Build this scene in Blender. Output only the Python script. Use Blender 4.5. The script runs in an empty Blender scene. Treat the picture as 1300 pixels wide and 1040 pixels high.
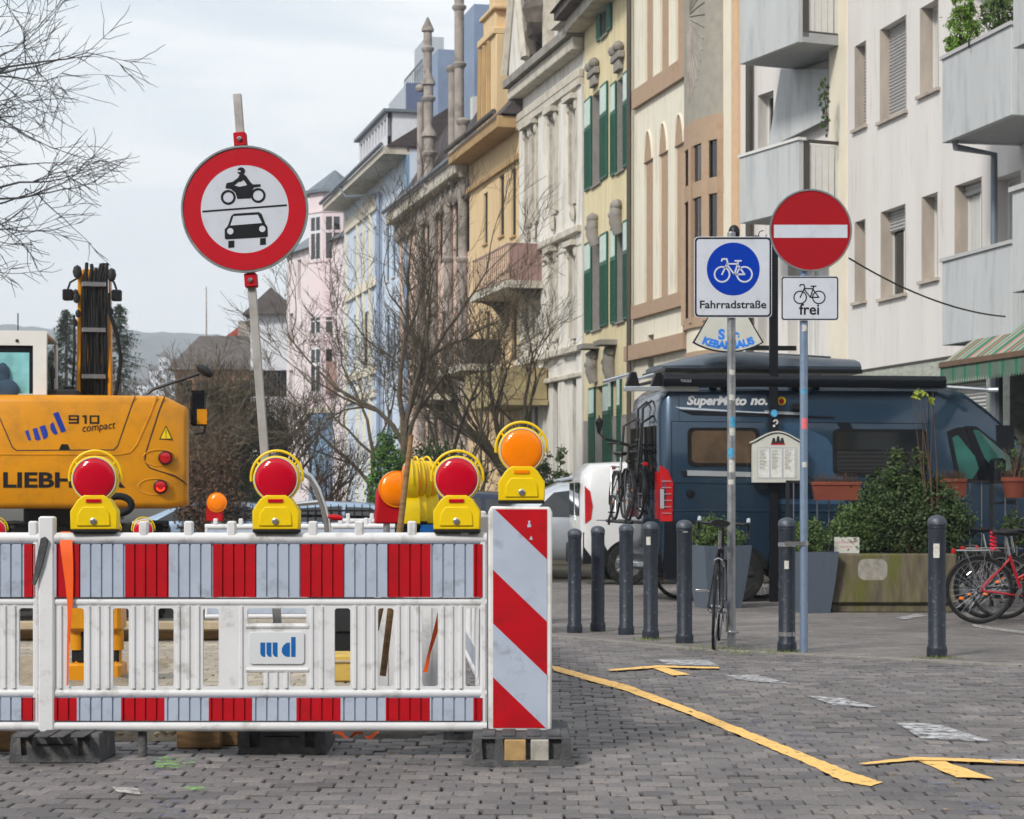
import bpy, bmesh, math, random
from mathutils import Vector, Matrix
R = math.radians
F, CX, HY, H = 2600.0, 650.0, 622.0, 1.22
scene = bpy.context.scene
COL = scene.collection
PI = math.pi

GN = [(-50, 0), (14, 0), (20, -.14), (35, -.25), (60, -.35), (4000, -.35)]
def zg(d):
    for (a, za), (b, zb) in zip(GN, GN[1:]):
        if d <= b:
            return za + (zb - za) * (d - a) / (b - a)
    return GN[-1][1]
def gd(py):
    """distance at which the ground shows at picture row py"""
    lo, hi = 3.0, 600.0
    for _ in range(50):
        m = (lo + hi) / 2
        if HY + (H - zg(m)) * F / m > py: lo = m
        else: hi = m
    return lo
def gp(px, py):
    d = gd(py)
    return Vector(((px - CX) * d / F, d, zg(d)))
def P(px, py, d): return Vector(((px - CX) * d / F, d, H + (HY - py) * d / F))

def srgb(r, g, b):
    f = lambda v: (v / 255 / 12.92) if v <= 10 else ((v / 255 + .055) / 1.055) ** 2.4
    return (f(r), f(g), f(b), 1)

# ---------------------------------------------------------------- materials
def mat(name, col, rough=.6, metal=0.0, var=.12, vs=6, bump=0.0, bs=80, dirt=None, damt=.3, ds=3,
        stretch=(1, 1, 1), spec=.5, coat=0.0, emit=0.0, trans=0.0, dthr=(.5, .7)):
    if spec == .5: spec = .32
    m = bpy.data.materials.new(name); m.use_nodes = True
    nt = m.node_tree; N = nt.nodes; L = nt.links
    b = N['Principled BSDF']
    b.inputs['Roughness'].default_value = rough
    b.inputs['Metallic'].default_value = metal
    b.inputs['Specular IOR Level'].default_value = spec
    b.inputs['Coat Weight'].default_value = coat
    b.inputs['Coat Roughness'].default_value = .08
    if trans: b.inputs['Transmission Weight'].default_value = trans
    tc = N.new('ShaderNodeTexCoord'); mp = N.new('ShaderNodeMapping')
    mp.inputs['Scale'].default_value = stretch
    L.new(tc.outputs['Object'], mp.inputs['Vector'])
    n1 = N.new('ShaderNodeTexNoise'); n1.inputs['Scale'].default_value = vs; n1.inputs['Detail'].default_value = 6
    L.new(mp.outputs['Vector'], n1.inputs['Vector'])
    mr = N.new('ShaderNodeMapRange'); mr.inputs['From Min'].default_value = .3; mr.inputs['From Max'].default_value = .7
    mr.inputs['To Min'].default_value = 1 - var; mr.inputs['To Max'].default_value = 1 + var
    L.new(n1.outputs['Fac'], mr.inputs['Value'])
    vm = N.new('ShaderNodeVectorMath'); vm.operation = 'SCALE'
    vm.inputs[0].default_value = col[:3]
    L.new(mr.outputs['Result'], vm.inputs['Scale'])
    out = vm.outputs['Vector']
    if dirt:
        n2 = N.new('ShaderNodeTexNoise'); n2.inputs['Scale'].default_value = ds; n2.inputs['Detail'].default_value = 8
        n2.inputs['Roughness'].default_value = .65
        L.new(mp.outputs['Vector'], n2.inputs['Vector'])
        m2 = N.new('ShaderNodeMapRange'); m2.inputs['From Min'].default_value = dthr[0]; m2.inputs['From Max'].default_value = dthr[1]
        m2.inputs['To Max'].default_value = damt
        L.new(n2.outputs['Fac'], m2.inputs['Value'])
        mx = N.new('ShaderNodeMix'); mx.data_type = 'RGBA'
        L.new(m2.outputs['Result'], mx.inputs[0]); L.new(out, mx.inputs[6]); mx.inputs[7].default_value = dirt
        out = mx.outputs[2]
    L.new(out, b.inputs['Base Color'])
    if emit:
        L.new(out, b.inputs['Emission Color']); b.inputs['Emission Strength'].default_value = emit
    if bump:
        n3 = N.new('ShaderNodeTexNoise'); n3.inputs['Scale'].default_value = bs; n3.inputs['Detail'].default_value = 5
        L.new(mp.outputs['Vector'], n3.inputs['Vector'])
        bp = N.new('ShaderNodeBump'); bp.inputs['Strength'].default_value = bump; bp.inputs['Distance'].default_value = .02
        L.new(n3.outputs['Fac'], bp.inputs['Height']); L.new(bp.outputs['Normal'], b.inputs['Normal'])
    return m

DIRT = srgb(70, 62, 52)
M = {}
M['white_plastic'] = mat('white_plastic', srgb(208, 209, 212), .45, var=.05, vs=5, dirt=srgb(120, 112, 100), damt=.7, ds=9, dthr=(.55, .75), bump=.06, bs=60)
M['beacon_white'] = mat('beacon_white', srgb(214, 214, 214), .45, var=.06, vs=5, dirt=srgb(100, 95, 90), damt=.6, ds=7, dthr=(.52, .75))
M['refl_white'] = mat('refl_white', srgb(166, 176, 194), .35, var=.06, vs=8, dirt=srgb(110, 112, 112), damt=.6, ds=12, dthr=(.55, .75))
M['refl_red'] = mat('refl_red', srgb(172, 0, 20), .5, spec=.25, var=.10, vs=8, dirt=srgb(120, 20, 25), damt=.5, ds=12, dthr=(.5, .75))
M['sign_red'] = mat('sign_red', srgb(176, 0, 26), .5, spec=.25, var=.06, vs=10, dirt=srgb(150, 60, 70), damt=.4, ds=25, dthr=(.6, .75))
M['sign_red_dark'] = mat('sign_red_dark', srgb(150, 0, 18), .5, spec=.25, var=.05, vs=10)
M['sign_white'] = mat('sign_white', srgb(192, 197, 208), .35, var=.05, vs=4, dirt=srgb(140, 140, 135), damt=.35, ds=14, dthr=(.55, .8))
M['sign_blue'] = mat('sign_blue', srgb(0, 52, 160), .3, var=.05)
M['sign_black'] = mat('sign_black', srgb(22, 24, 30), .4, var=.1)
M['logo_blue'] = mat('logo_blue', srgb(20, 92, 160), .4, var=.06)
M['logo_darkblue'] = mat('logo_darkblue', srgb(20, 50, 140), .4, var=.06)
M['galv'] = mat('galv', srgb(150, 152, 155), .42, .75, var=.18, vs=14, dirt=srgb(105, 105, 105), damt=.5, ds=20)
M['bark_dark'] = mat('bark_dark', srgb(52, 50, 50), .9, var=.3, vs=8)
M['galv_blue'] = mat('galv_blue', srgb(128, 146, 170), .45, .5, var=.15, vs=14, dirt=srgb(90, 100, 112), damt=.5, ds=14)
M['alu_post'] = mat('alu_post', srgb(170, 168, 165), .5, .4, var=.12, vs=12, dirt=srgb(120, 115, 110), damt=.5, ds=9)
M['steel'] = mat('steel', srgb(190, 190, 192), .25, .9, var=.1)
M['chrome'] = mat('chrome', srgb(205, 205, 210), .15, 1, var=.05)
M['rubber'] = mat('rubber', srgb(72, 73, 76), .8, var=.2, vs=18, dirt=srgb(130, 125, 118), damt=.5, ds=10, bump=.4, bs=90)
M['rubber_black'] = mat('rubber_black', srgb(16, 16, 18), .75, var=.2, vs=18)
M['tyre'] = mat('tyre', srgb(20, 20, 22), .8, var=.2, vs=20, dirt=srgb(90, 85, 78), damt=.3, ds=10)
M['black'] = mat('black', srgb(20, 20, 24), .4, var=.15)
M['black_gloss'] = mat('black_gloss', srgb(14, 15, 20), .18, var=.1, coat=.5)
M['interior'] = mat('interior', srgb(6, 6, 8), .9, var=.1)
M['lamp_yellow'] = mat('lamp_yellow', srgb(224, 190, 0), .42, var=.06, vs=10, dirt=srgb(120, 100, 30), damt=.4, ds=16, dthr=(.58, .8))
def lens(name, col, e):
    m = mat(name, col, .14, var=.05, vs=12, coat=.3, emit=e)
    nt = m.node_tree; b = nt.nodes['Principled BSDF']
    b.inputs['Subsurface Weight'].default_value = .15; b.inputs['Subsurface Scale'].default_value = .05
    tc = nt.nodes.new('ShaderNodeTexCoord')
    w = nt.nodes.new('ShaderNodeTexWave'); w.wave_type = 'RINGS'; w.rings_direction = 'SPHERICAL'
    w.inputs['Scale'].default_value = 38
    nt.links.new(tc.outputs['Object'], w.inputs['Vector'])
    bp = nt.nodes.new('ShaderNodeBump'); bp.inputs['Strength'].default_value = .12; bp.inputs['Distance'].default_value = .004
    nt.links.new(w.outputs['Fac'], bp.inputs['Height']); nt.links.new(bp.outputs['Normal'], b.inputs['Normal'])
    return m
M['lens_red'] = lens('lens_red', srgb(186, 0, 34), 0.0)
M['lens_amber'] = lens('lens_amber', srgb(244, 128, 0), 0.0)
M['tail_lit'] = mat('tail_lit', srgb(255, 60, 20), .3, emit=1.2)
M['tail_red'] = mat('tail_red', srgb(170, 12, 22), .2, coat=.5)
M['exc_yellow'] = mat('exc_yellow', srgb(202, 133, 0), .38, var=.05, vs=2, dirt=srgb(140, 96, 36), damt=.55, ds=5, coat=.15, dthr=(.48, .75))
M['exc_dark'] = mat('exc_dark', srgb(34, 34, 36), .6, var=.2)
M['cab_white'] = mat('cab_white', srgb(214, 212, 208), .4, var=.05)
M['glass'] = mat('glass', srgb(10, 16, 20), .05, var=.3, vs=2, spec=1.0)
M['seat_blue'] = mat('seat_blue', srgb(52, 72, 92), .8, var=.3)
M['glass_cyan'] = mat('glass_cyan', srgb(120, 190, 200), .12, var=.25, vs=5)
M['glass_brown'] = mat('glass_brown', srgb(78, 62, 48), .12, var=.5, vs=3, spec=.8)
M['curtain'] = mat('curtain', srgb(190, 190, 188), .7, var=.15, vs=6, stretch=(6, 6, .3))
M['orange_strap'] = mat('orange_strap', srgb(232, 92, 30), .6, var=.1)
M['wood'] = mat('wood', srgb(135, 105, 70), .75, var=.3, vs=8, stretch=(1, 1, 6), dirt=srgb(70, 50, 30), damt=.6, ds=6)
M['wood_pale'] = mat('wood_pale', srgb(165, 150, 126), .75, var=.2, vs=8)
M['bark'] = mat('bark', srgb(80, 71, 61), .9, var=.35, vs=10, bump=.5, bs=30, dirt=srgb(80, 88, 60), damt=.5, ds=3)
M['bark_light'] = mat('bark_light', srgb(100, 88, 74), .9, var=.3, vs=10, dirt=srgb(92, 96, 70), damt=.5, ds=2)
M['van_blue'] = mat('van_blue', srgb(34, 56, 76), .26, .4, var=.08, vs=1.5, coat=.8, dirt=srgb(46, 64, 82), damt=.3, ds=2)
M['van_dark'] = mat('van_dark', srgb(16, 20, 28), .4, .2, var=.1)
M['car_silver'] = mat('car_silver', srgb(186, 191, 198), .3, .6, coat=.8, var=.04)
M['car_white'] = mat('car_white', srgb(205, 206, 208), .3, 0, coat=.6, var=.04, dirt=srgb(150, 145, 138), damt=.3, ds=3)
M['car_navy'] = mat('car_navy', srgb(28, 40, 66), .3, .4, coat=.8, var=.05)
M['car_pale'] = mat('car_pale', srgb(150, 172, 196), .3, .4, coat=.8, var=.05)
M['bollard'] = mat('bollard', srgb(40, 46, 56), .45, .2, var=.15, vs=12, dirt=srgb(120, 122, 124), damt=.6, ds=24, dthr=(.61, .70), bump=.2, bs=50)
M['bollard_cap'] = mat('bollard_cap', srgb(72, 78, 88), .5, .3, var=.2, vs=20, dirt=srgb(140, 140, 138), damt=.5, ds=24)
M['pole_black'] = mat('pole_black', srgb(20, 21, 28), .4, .3, var=.12)
M['terracotta'] = mat('terracotta', srgb(122, 60, 44), .7, var=.15, dirt=srgb(90, 60, 45), damt=.4)
M['zinc_pot'] = mat('zinc_pot', srgb(92, 102, 116), .55, .2, var=.15, vs=4, stretch=(8, 8, .6), dirt=srgb(70, 76, 84), damt=.5, ds=4)
M['box_white'] = mat('box_white', srgb(190, 190, 182), .45, var=.05)
M['paper'] = mat('paper', srgb(205, 205, 200), .7, var=.12, vs=30)
M['sticker_pink'] = mat('sticker_pink', srgb(214, 110, 120), .6)
M['sticker_blue'] = mat('sticker_blue', srgb(70, 150, 190), .6, var=.4, vs=60)
M['sticker_white'] = mat('sticker_white', srgb(190, 188, 182), .6, var=.2, vs=60)
M['bike_red'] = mat('bike_red', srgb(160, 20, 36), .35, coat=.5)
M['reflector'] = mat('reflector', srgb(240, 120, 20), .3)

# ---------------------------------------------------------------- mesh builder
class MB:
    def __init__(s):
        s.v = []; s.f = []; s.m = []; s.mi = 0; s.M = None
    def add(s, vs, fs):
        o = len(s.v)
        if s.M is not None: vs = [s.M @ Vector(p) for p in vs]
        s.v += [tuple(p) for p in vs]
        for f in fs:
            s.f.append([i + o for i in f]); s.m.append(s.mi)
    def box(s, x0, x1, y0, y1, z0, z1):
        s.add([(x0, y0, z0), (x1, y0, z0), (x1, y1, z0), (x0, y1, z0), (x0, y0, z1), (x1, y0, z1), (x1, y1, z1), (x0, y1, z1)],
              [(3, 2, 1, 0), (4, 5, 6, 7), (0, 1, 5, 4), (1, 2, 6, 5), (2, 3, 7, 6), (3, 0, 4, 7)])
        return s
    def cbox(s, x0, x1, y0, y1, z0, z1, c=.01):
        """box with chamfered edges in all three directions"""
        vs = []
        for z, e in ((z0, c), (z0 + c, 0), (z1 - c, 0), (z1, c)):
            for (a, b) in ((x0, y0), (x1, y0), (x1, y1), (x0, y1)):
                sx = 1 if a == x0 else -1; sy = 1 if b == y0 else -1
                if (a, b) in ((x0, y0), (x1, y1)):
                    vs += [(a + sx * e, b + sy * (c + e), z), (a + sx * (c + e), b + sy * e, z)]
                else:
                    vs += [(a + sx * (c + e), b + sy * e, z), (a + sx * e, b + sy * (c + e), z)]
        fs = [tuple(reversed(range(8))), tuple(range(24, 32))]
        for k in range(3):
            for i in range(8):
                j = (i + 1) % 8
                fs.append((k * 8 + i, k * 8 + j, k * 8 + 8 + j, k * 8 + 8 + i))
        s.add(vs, fs); return s
    def poly(s, pts):
        s.add(pts, [tuple(range(len(pts)))]); return s
    def prism(s, pts, off):
        n = len(pts); off = Vector(off); a = [Vector(p) for p in pts]; b = [p + off for p in a]
        fs = [tuple(range(n)), tuple(reversed(range(n, 2 * n)))]
        for i in range(n):
            j = (i + 1) % n; fs.append((j, i, n + i, n + j))
        s.add(a + b, fs); return s
    # 2-D helpers in the x/z plane, front face at y0 (towards -y), back at y1
    def flat(s, pts, y0=-.001, y1=0.0):
        return s.prism([(p[0], y0, p[1]) for p in pts], (0, y1 - y0, 0))
    def disc(s, cx, cz, r, y0=-.001, y1=0.0, n=32, sx=1.0):
        return s.flat([(cx + r * sx * math.cos(2 * PI * i / n), cz + r * math.sin(2 * PI * i / n)) for i in range(n)], y0, y1)
    def ring(s, cx, cz, r0, r1, y0=-.001, y1=0.0, n=40, a0=0.0, a1=360.0):
        full = abs(a1 - a0) >= 359.9; k = n if full else n + 1; vs = []
        for i in range(k):
            a = R(a0 + (a1 - a0) * i / n); c, d = math.cos(a), math.sin(a)
            vs += [(cx + r0 * c, y0, cz + r0 * d), (cx + r1 * c, y0, cz + r1 * d), (cx + r1 * c, y1, cz + r1 * d), (cx + r0 * c, y1, cz + r0 * d)]
        fs = []
        for i in range(n):
            a = i * 4; b = ((i + 1) % k) * 4
            for q in range(4): fs.append((a + q, a + (q + 1) % 4, b + (q + 1) % 4, b + q))
        if not full: fs += [(3, 2, 1, 0), (n * 4, n * 4 + 1, n * 4 + 2, n * 4 + 3)]
        s.add(vs, fs); return s
    def stroke(s, pts, w, y0=-.001, y1=0.0, caps=True):
        for a, b in zip(pts, pts[1:]):
            dx, dz = b[0] - a[0], b[1] - a[1]; l = math.hypot(dx, dz) or 1
            nx, nz = -dz / l * w / 2, dx / l * w / 2
            s.flat([(a[0] + nx, a[1] + nz), (a[0] - nx, a[1] - nz), (b[0] - nx, b[1] - nz), (b[0] + nx, b[1] + nz)], y0, y1)
        if caps:
            for p in pts: s.disc(p[0], p[1], w / 2, y0 - .00004, y1, 10)
        return s
    def tube(s, pts, rad, n=8, cap=True):
        pts = [Vector(p) for p in pts]
        if not isinstance(rad, (list, tuple)): rad = [rad] * len(pts)
        vs = []; ref = None
        for i, p in enumerate(pts):
            t = (pts[min(i + 1, len(pts) - 1)] - pts[max(i - 1, 0)])
            if t.length < 1e-9: t = Vector((0, 0, 1))
            t.normalize()
            if ref is None:
                ref = Vector((0, 0, 1)) if abs(t.z) < .9 else Vector((1, 0, 0))
            a = (ref - t * ref.dot(t))
            if a.length < 1e-6: a = t.orthogonal()
            a.normalize(); ref = a; b = t.cross(a)
            for k in range(n):
                an = 2 * PI * k / n
                vs.append(p + (a * math.cos(an) + b * math.sin(an)) * rad[i])
        fs = []
        for i in range(len(pts) - 1):
            for k in range(n):
                j = (k + 1) % n; fs.append((i * n + k, i * n + j, (i + 1) * n + j, (i + 1) * n + k))
        if cap:
            fs.append(tuple(reversed(range(n)))); o = (len(pts) - 1) * n; fs.append(tuple(range(o, o + n)))
        s.add(vs, fs); return s
    def cyl(s, p0, p1, r0, r1=None, n=16): return s.tube([p0, p1], [r0, r0 if r1 is None else r1], n)
    def lathe(s, prof, org=(0, 0, 0), axis='z', n=24):
        """prof: (radius, height) pairs; axis z, y (towards -y) or x"""
        vs = []; o = Vector(org)
        for r, h in prof:
            for k in range(n):
                a = 2 * PI * k / n; c, d = r * math.cos(a), r * math.sin(a)
                if axis == 'z': q = Vector((c, d, h))
                elif axis == 'y': q = Vector((c, -h, d))
                else: q = Vector((h, c, d))
                vs.append(o + q)
        fs = []
        for i in range(len(prof) - 1):
            for k in range(n):
                j = (k + 1) % n; fs.append((i * n + k, i * n + j, (i + 1) * n + j, (i + 1) * n + k))
        fs.append(tuple(reversed(range(n)))); q = (len(prof) - 1) * n; fs.append(tuple(range(q, q + n)))
        s.add(vs, fs); return s
    def ball(s, c, r, n=10, sc=(1, 1, 1), jit=0, rng=None):
        prof = []; vs = []; m = max(4, n // 2)
        for i in range(m + 1):
            a = -PI / 2 + PI * i / m
            for k in range(n):
                b = 2 * PI * k / n; q = 1 + (rng.uniform(-jit, jit) if rng else 0)
                vs.append((c[0] + r * sc[0] * q * math.cos(a) * math.cos(b), c[1] + r * sc[1] * q * math.cos(a) * math.sin(b), c[2] + r * sc[2] * q * math.sin(a)))
        fs = []
        for i in range(m):
            for k in range(n):
                j = (k + 1) % n; fs.append((i * n + k, i * n + j, (i + 1) * n + j, (i + 1) * n + k))
        s.add(vs, fs); return s
    def holes(s, x0, x1, z0, z1, hs, y0=0.0, y1=.2, back=False):
        """wall in the x/z plane at y0 with rectangular holes (x0,x1,z0,z1) and reveals back to y1"""
        xs = sorted({round(v, 5) for v in [x0, x1] + [h[0] for h in hs] + [h[1] for h in hs] if x0 - 1e-6 <= v <= x1 + 1e-6})
        zs = sorted({round(v, 5) for v in [z0, z1] + [h[2] for h in hs] + [h[3] for h in hs] if z0 - 1e-6 <= v <= z1 + 1e-6})
        for a, b in zip(xs, xs[1:]):
            for c, d in zip(zs, zs[1:]):
                mx, mz = (a + b) / 2, (c + d) / 2
                if any(h[0] < mx < h[1] and h[2] < mz < h[3] for h in hs): continue
                s.add([(a, y0, c), (b, y0, c), (b, y0, d), (a, y0, d)], [(0, 1, 2, 3)])
                if back: s.add([(a, y1, c), (b, y1, c), (b, y1, d), (a, y1, d)], [(3, 2, 1, 0)])
        for h in hs:
            a, b, c, d = max(h[0], x0), min(h[1], x1), max(h[2], z0), min(h[3], z1)
            s.add([(a, y0, c), (a, y1, c), (a, y1, d), (a, y0, d)], [(0, 1, 2, 3)])
            s.add([(b, y0, c), (b, y1, c), (b, y1, d), (b, y0, d)], [(3, 2, 1, 0)])
            s.add([(a, y0, c), (b, y0, c), (b, y1, c), (a, y1, c)], [(0, 1, 2, 3)])
            s.add([(a, y0, d), (b, y0, d), (b, y1, d), (a, y1, d)], [(3, 2, 1, 0)])
        return s
    def build(s, name, mats, parent=None, smooth=35, bev=0, seg=2, loc=None, kind=None):
        me = bpy.data.meshes.new(name)
        me.from_pydata(s.v, [], s.f)
        if not isinstance(mats, (list, tuple)): mats = [mats]
        for m in mats: me.materials.append(M[m] if isinstance(m, str) else m)
        if len(mats) > 1: me.polygons.foreach_set('material_index', s.m)
        me.update()
        if len(s.f) < 60000:
            bm = bmesh.new(); bm.from_mesh(me)
            if not getattr(s, 'open', False):
                bmesh.ops.recalc_face_normals(bm, faces=bm.faces)
            bm.to_mesh(me); bm.free()
        if smooth:
            me.polygons.foreach_set('use_smooth', [True] * len(me.polygons))
            me.set_sharp_from_angle(angle=R(smooth))
        o = bpy.data.objects.new(name, me); COL.objects.link(o)
        if parent is not None: o.parent = parent
        if loc is not None: o.location = loc
        if kind: o['kind'] = kind
        if bev:
            b = o.modifiers.new('Bevel', 'BEVEL'); b.width = bev; b.segments = seg; b.limit_method = 'ANGLE'; b.angle_limit = R(40)
        return o

def tag(o, label, cat, group=None, kind=None):
    o['label'] = label; o['category'] = cat
    if group: o['group'] = group
    if kind: o['kind'] = kind
    return o
def thing(name, label, cat, loc=(0, 0, 0), rz=0.0, group=None):
    o = bpy.data.objects.new(name, None); COL.objects.link(o)
    o.empty_display_size = .2
    o.location = loc; o.rotation_euler = (0, 0, rz)
    return tag(o, label, cat, group)
KIDS = {}
def copy_tree(o, parent=None):
    c = o.copy(); COL.objects.link(c)
    if parent is not None: c.parent = parent
    for ch in [x for x in COL.objects if x.parent == o]: copy_tree(ch, c)
    return c
def dup(src, label, loc, rz=None, group=None):
    c = copy_tree(src); c.location = loc
    if rz is not None: c.rotation_euler = (0, 0, rz)
    c['label'] = label
    if group: c['group'] = group
    return c

def txt(name, s, size, material, parent, at=(0, 0, 0), ext=.0006, bold=0.0, shear=0.0, sx=1.0, rot=0.0, align='CENTER', roll=0.0, yaw=0.0, curve=None):
    """lettering as a thin mesh, reading from -y; at = centre of baseline"""
    cu = bpy.data.curves.new(name, 'FONT'); cu.body = s; cu.size = size; cu.extrude = ext; cu.offset = bold
    cu.shear = shear; cu.align_x = align; cu.resolution_u = 4
    t = bpy.data.objects.new(name + '_tmp', cu); COL.objects.link(t)
    dg = bpy.context.evaluated_depsgraph_get(); dg.update()
    me = bpy.data.meshes.new_from_object(t.evaluated_get(dg))
    bpy.data.objects.remove(t); bpy.data.curves.remove(cu)
    me.transform(Matrix.Diagonal((sx, 1, 1, 1)))
    if curve:
        for v in me.vertices:
            a = v.co.x / curve; r = curve + (-v.co.y if curve > 0 else -v.co.y)
            v.co.x = r * math.sin(a); v.co.y = curve - r * math.cos(a)
    me.transform(Matrix.Translation(at) @ Matrix.Rotation(yaw, 4, 'Z') @ Matrix.Rotation(roll, 4, 'Y') @ Matrix.Rotation(PI / 2, 4, 'X'))
    me.materials.clear(); me.materials.append(M[material])
    o = bpy.data.objects.new(name, me); COL.objects.link(o)
    if parent is not None: o.parent = parent
    return o
# ================================================================= world, sun, camera
rnd = random.Random(7)
w = bpy.data.worlds.new("World"); scene.world = w; w.use_nodes = True
nt = w.node_tree; N = nt.nodes; L = nt.links
bg = N['Background']; SUN_EL, SUN_AZ = R(38), R(215)
sky = N.new('ShaderNodeTexSky'); sky.sky_type = 'NISHITA'; sky.sun_disc = False
sky.sun_elevation = SUN_EL; sky.sun_rotation = SUN_AZ; sky.air_density = 1.0; sky.dust_density = 1.5
tc = N.new('ShaderNodeTexCoord'); mp = N.new('ShaderNodeMapping'); mp.inputs['Scale'].default_value = (1.6, 1.6, 7.0)
mp.inputs['Location'].default_value = (.35, .1, .62)
L.new(tc.outputs['Generated'], mp.inputs['Vector'])
nz = N.new('ShaderNodeTexNoise'); nz.inputs['Scale'].default_value = 2.2; nz.inputs['Detail'].default_value = 7; nz.inputs['Roughness'].default_value = .55
nz.inputs['Distortion'].default_value = .4
L.new(mp.outputs['Vector'], nz.inputs['Vector'])
cr = N.new('ShaderNodeMapRange'); cr.inputs['From Min'].default_value = .38; cr.inputs['From Max'].default_value = .66
cr.inputs['To Min'].default_value = .80; cr.inputs['To Max'].default_value = 1.0; cr.interpolation_type = 'SMOOTHSTEP'
L.new(nz.outputs['Fac'], cr.inputs['Value'])
# cloud layer is thin high up and closes towards the horizon
sx = N.new('ShaderNodeSeparateXYZ'); L.new(tc.outputs['Generated'], sx.inputs[0])
hz = N.new('ShaderNodeMapRange'); hz.inputs['From Min'].default_value = .02; hz.inputs['From Max'].default_value = .30
hz.inputs['To Min'].default_value = .26; hz.inputs['To Max'].default_value = 0.0
L.new(sx.outputs['Z'], hz.inputs['Value'])
ad = N.new('ShaderNodeMath'); ad.operation = 'ADD'; ad.use_clamp = True
L.new(cr.outputs['Result'], ad.inputs[0]); L.new(hz.outputs['Result'], ad.inputs[1])
mx = N.new('ShaderNodeMix'); mx.data_type = 'RGBA'
L.new(ad.outputs[0], mx.inputs[0]); L.new(sky.outputs['Color'], mx.inputs[6])
cc = N.new('ShaderNodeMix'); cc.data_type = 'RGBA'
cc.inputs[6].default_value = (8.7, 9.6, 10.3, 1); cc.inputs[7].default_value = (11.4, 11.6, 11.7, 1)
L.new(cr.outputs['Result'], cc.inputs[0])
m01 = N.new('ShaderNodeMapRange'); m01.inputs['From Min'].default_value = .82; m01.inputs['From Max'].default_value = 1.0
L.new(ad.outputs[0], m01.inputs['Value']); L.new(m01.outputs['Result'], cc.inputs[0])
L.new(cc.outputs[2], mx.inputs[7])
L.new(mx.outputs[2], bg.inputs['Color']); bg.inputs['Strength'].default_value = .10

sl = bpy.data.lights.new('sun', 'SUN'); sl.energy = 3.2; sl.angle = R(10); sl.color = (1, .95, .87)
so = bpy.data.objects.new('sun', sl); COL.objects.link(so)
# towards the sun: behind the camera, to the left
sd = Vector((math.cos(SUN_EL) * math.sin(SUN_AZ), math.cos(SUN_EL) * math.cos(SUN_AZ), math.sin(SUN_EL)))
so.rotation_euler = sd.to_track_quat('Z', 'Y').to_euler()

cam = bpy.data.cameras.new('camera'); co = bpy.data.objects.new('camera', cam); COL.objects.link(co)
co.location = (0, 0, H); co.rotation_euler = (R(90), 0, 0)
cam.sensor_width = 36; cam.lens = F / 1300 * 36; cam.shift_y = (HY - 520) / 1300; cam.clip_end = 6000; cam.clip_start = .2
cam.dof.use_dof = True; cam.dof.focus_distance = 11.0; cam.dof.aperture_fstop = 9.0
scene.camera = co
scene.view_settings.view_transform = 'Standard'; scene.view_settings.look = 'None'
scene.view_settings.exposure = 0.0; scene.view_settings.gamma = 1.0

# ================================================================= ground
def sheet(name, x0, x1, ys, dz, m, kind='structure'):
    b = MB(); ys = sorted(set([ys[0], ys[1]] + [g[0] for g in GN if ys[0] < g[0] < ys[1]]))
    for a, c in zip(ys, ys[1:]):
        b.add([(x0, a, zg(a) + dz), (x1, a, zg(a) + dz), (x1, c, zg(c) + dz), (x0, c, zg(c) + dz)], [(0, 1, 2, 3)])
    b.open = True
    o = b.build(name, m, smooth=0); o['kind'] = kind; return o
M['ground'] = mat('ground', srgb(66, 62, 56), .95, var=.3, vs=1.5, dirt=srgb(60, 70, 40), damt=.6, ds=.4)
M['joint'] = mat('joint', srgb(62, 58, 54), .95, var=.4, vs=30, dirt=srgb(66, 70, 48), damt=.5, ds=3)
sheet('ground', -1500, 1500, (-20, 3500), -.05, 'ground')
sheet('road_bed', -9, 9, (2, 26), -.018, 'joint')

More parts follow.
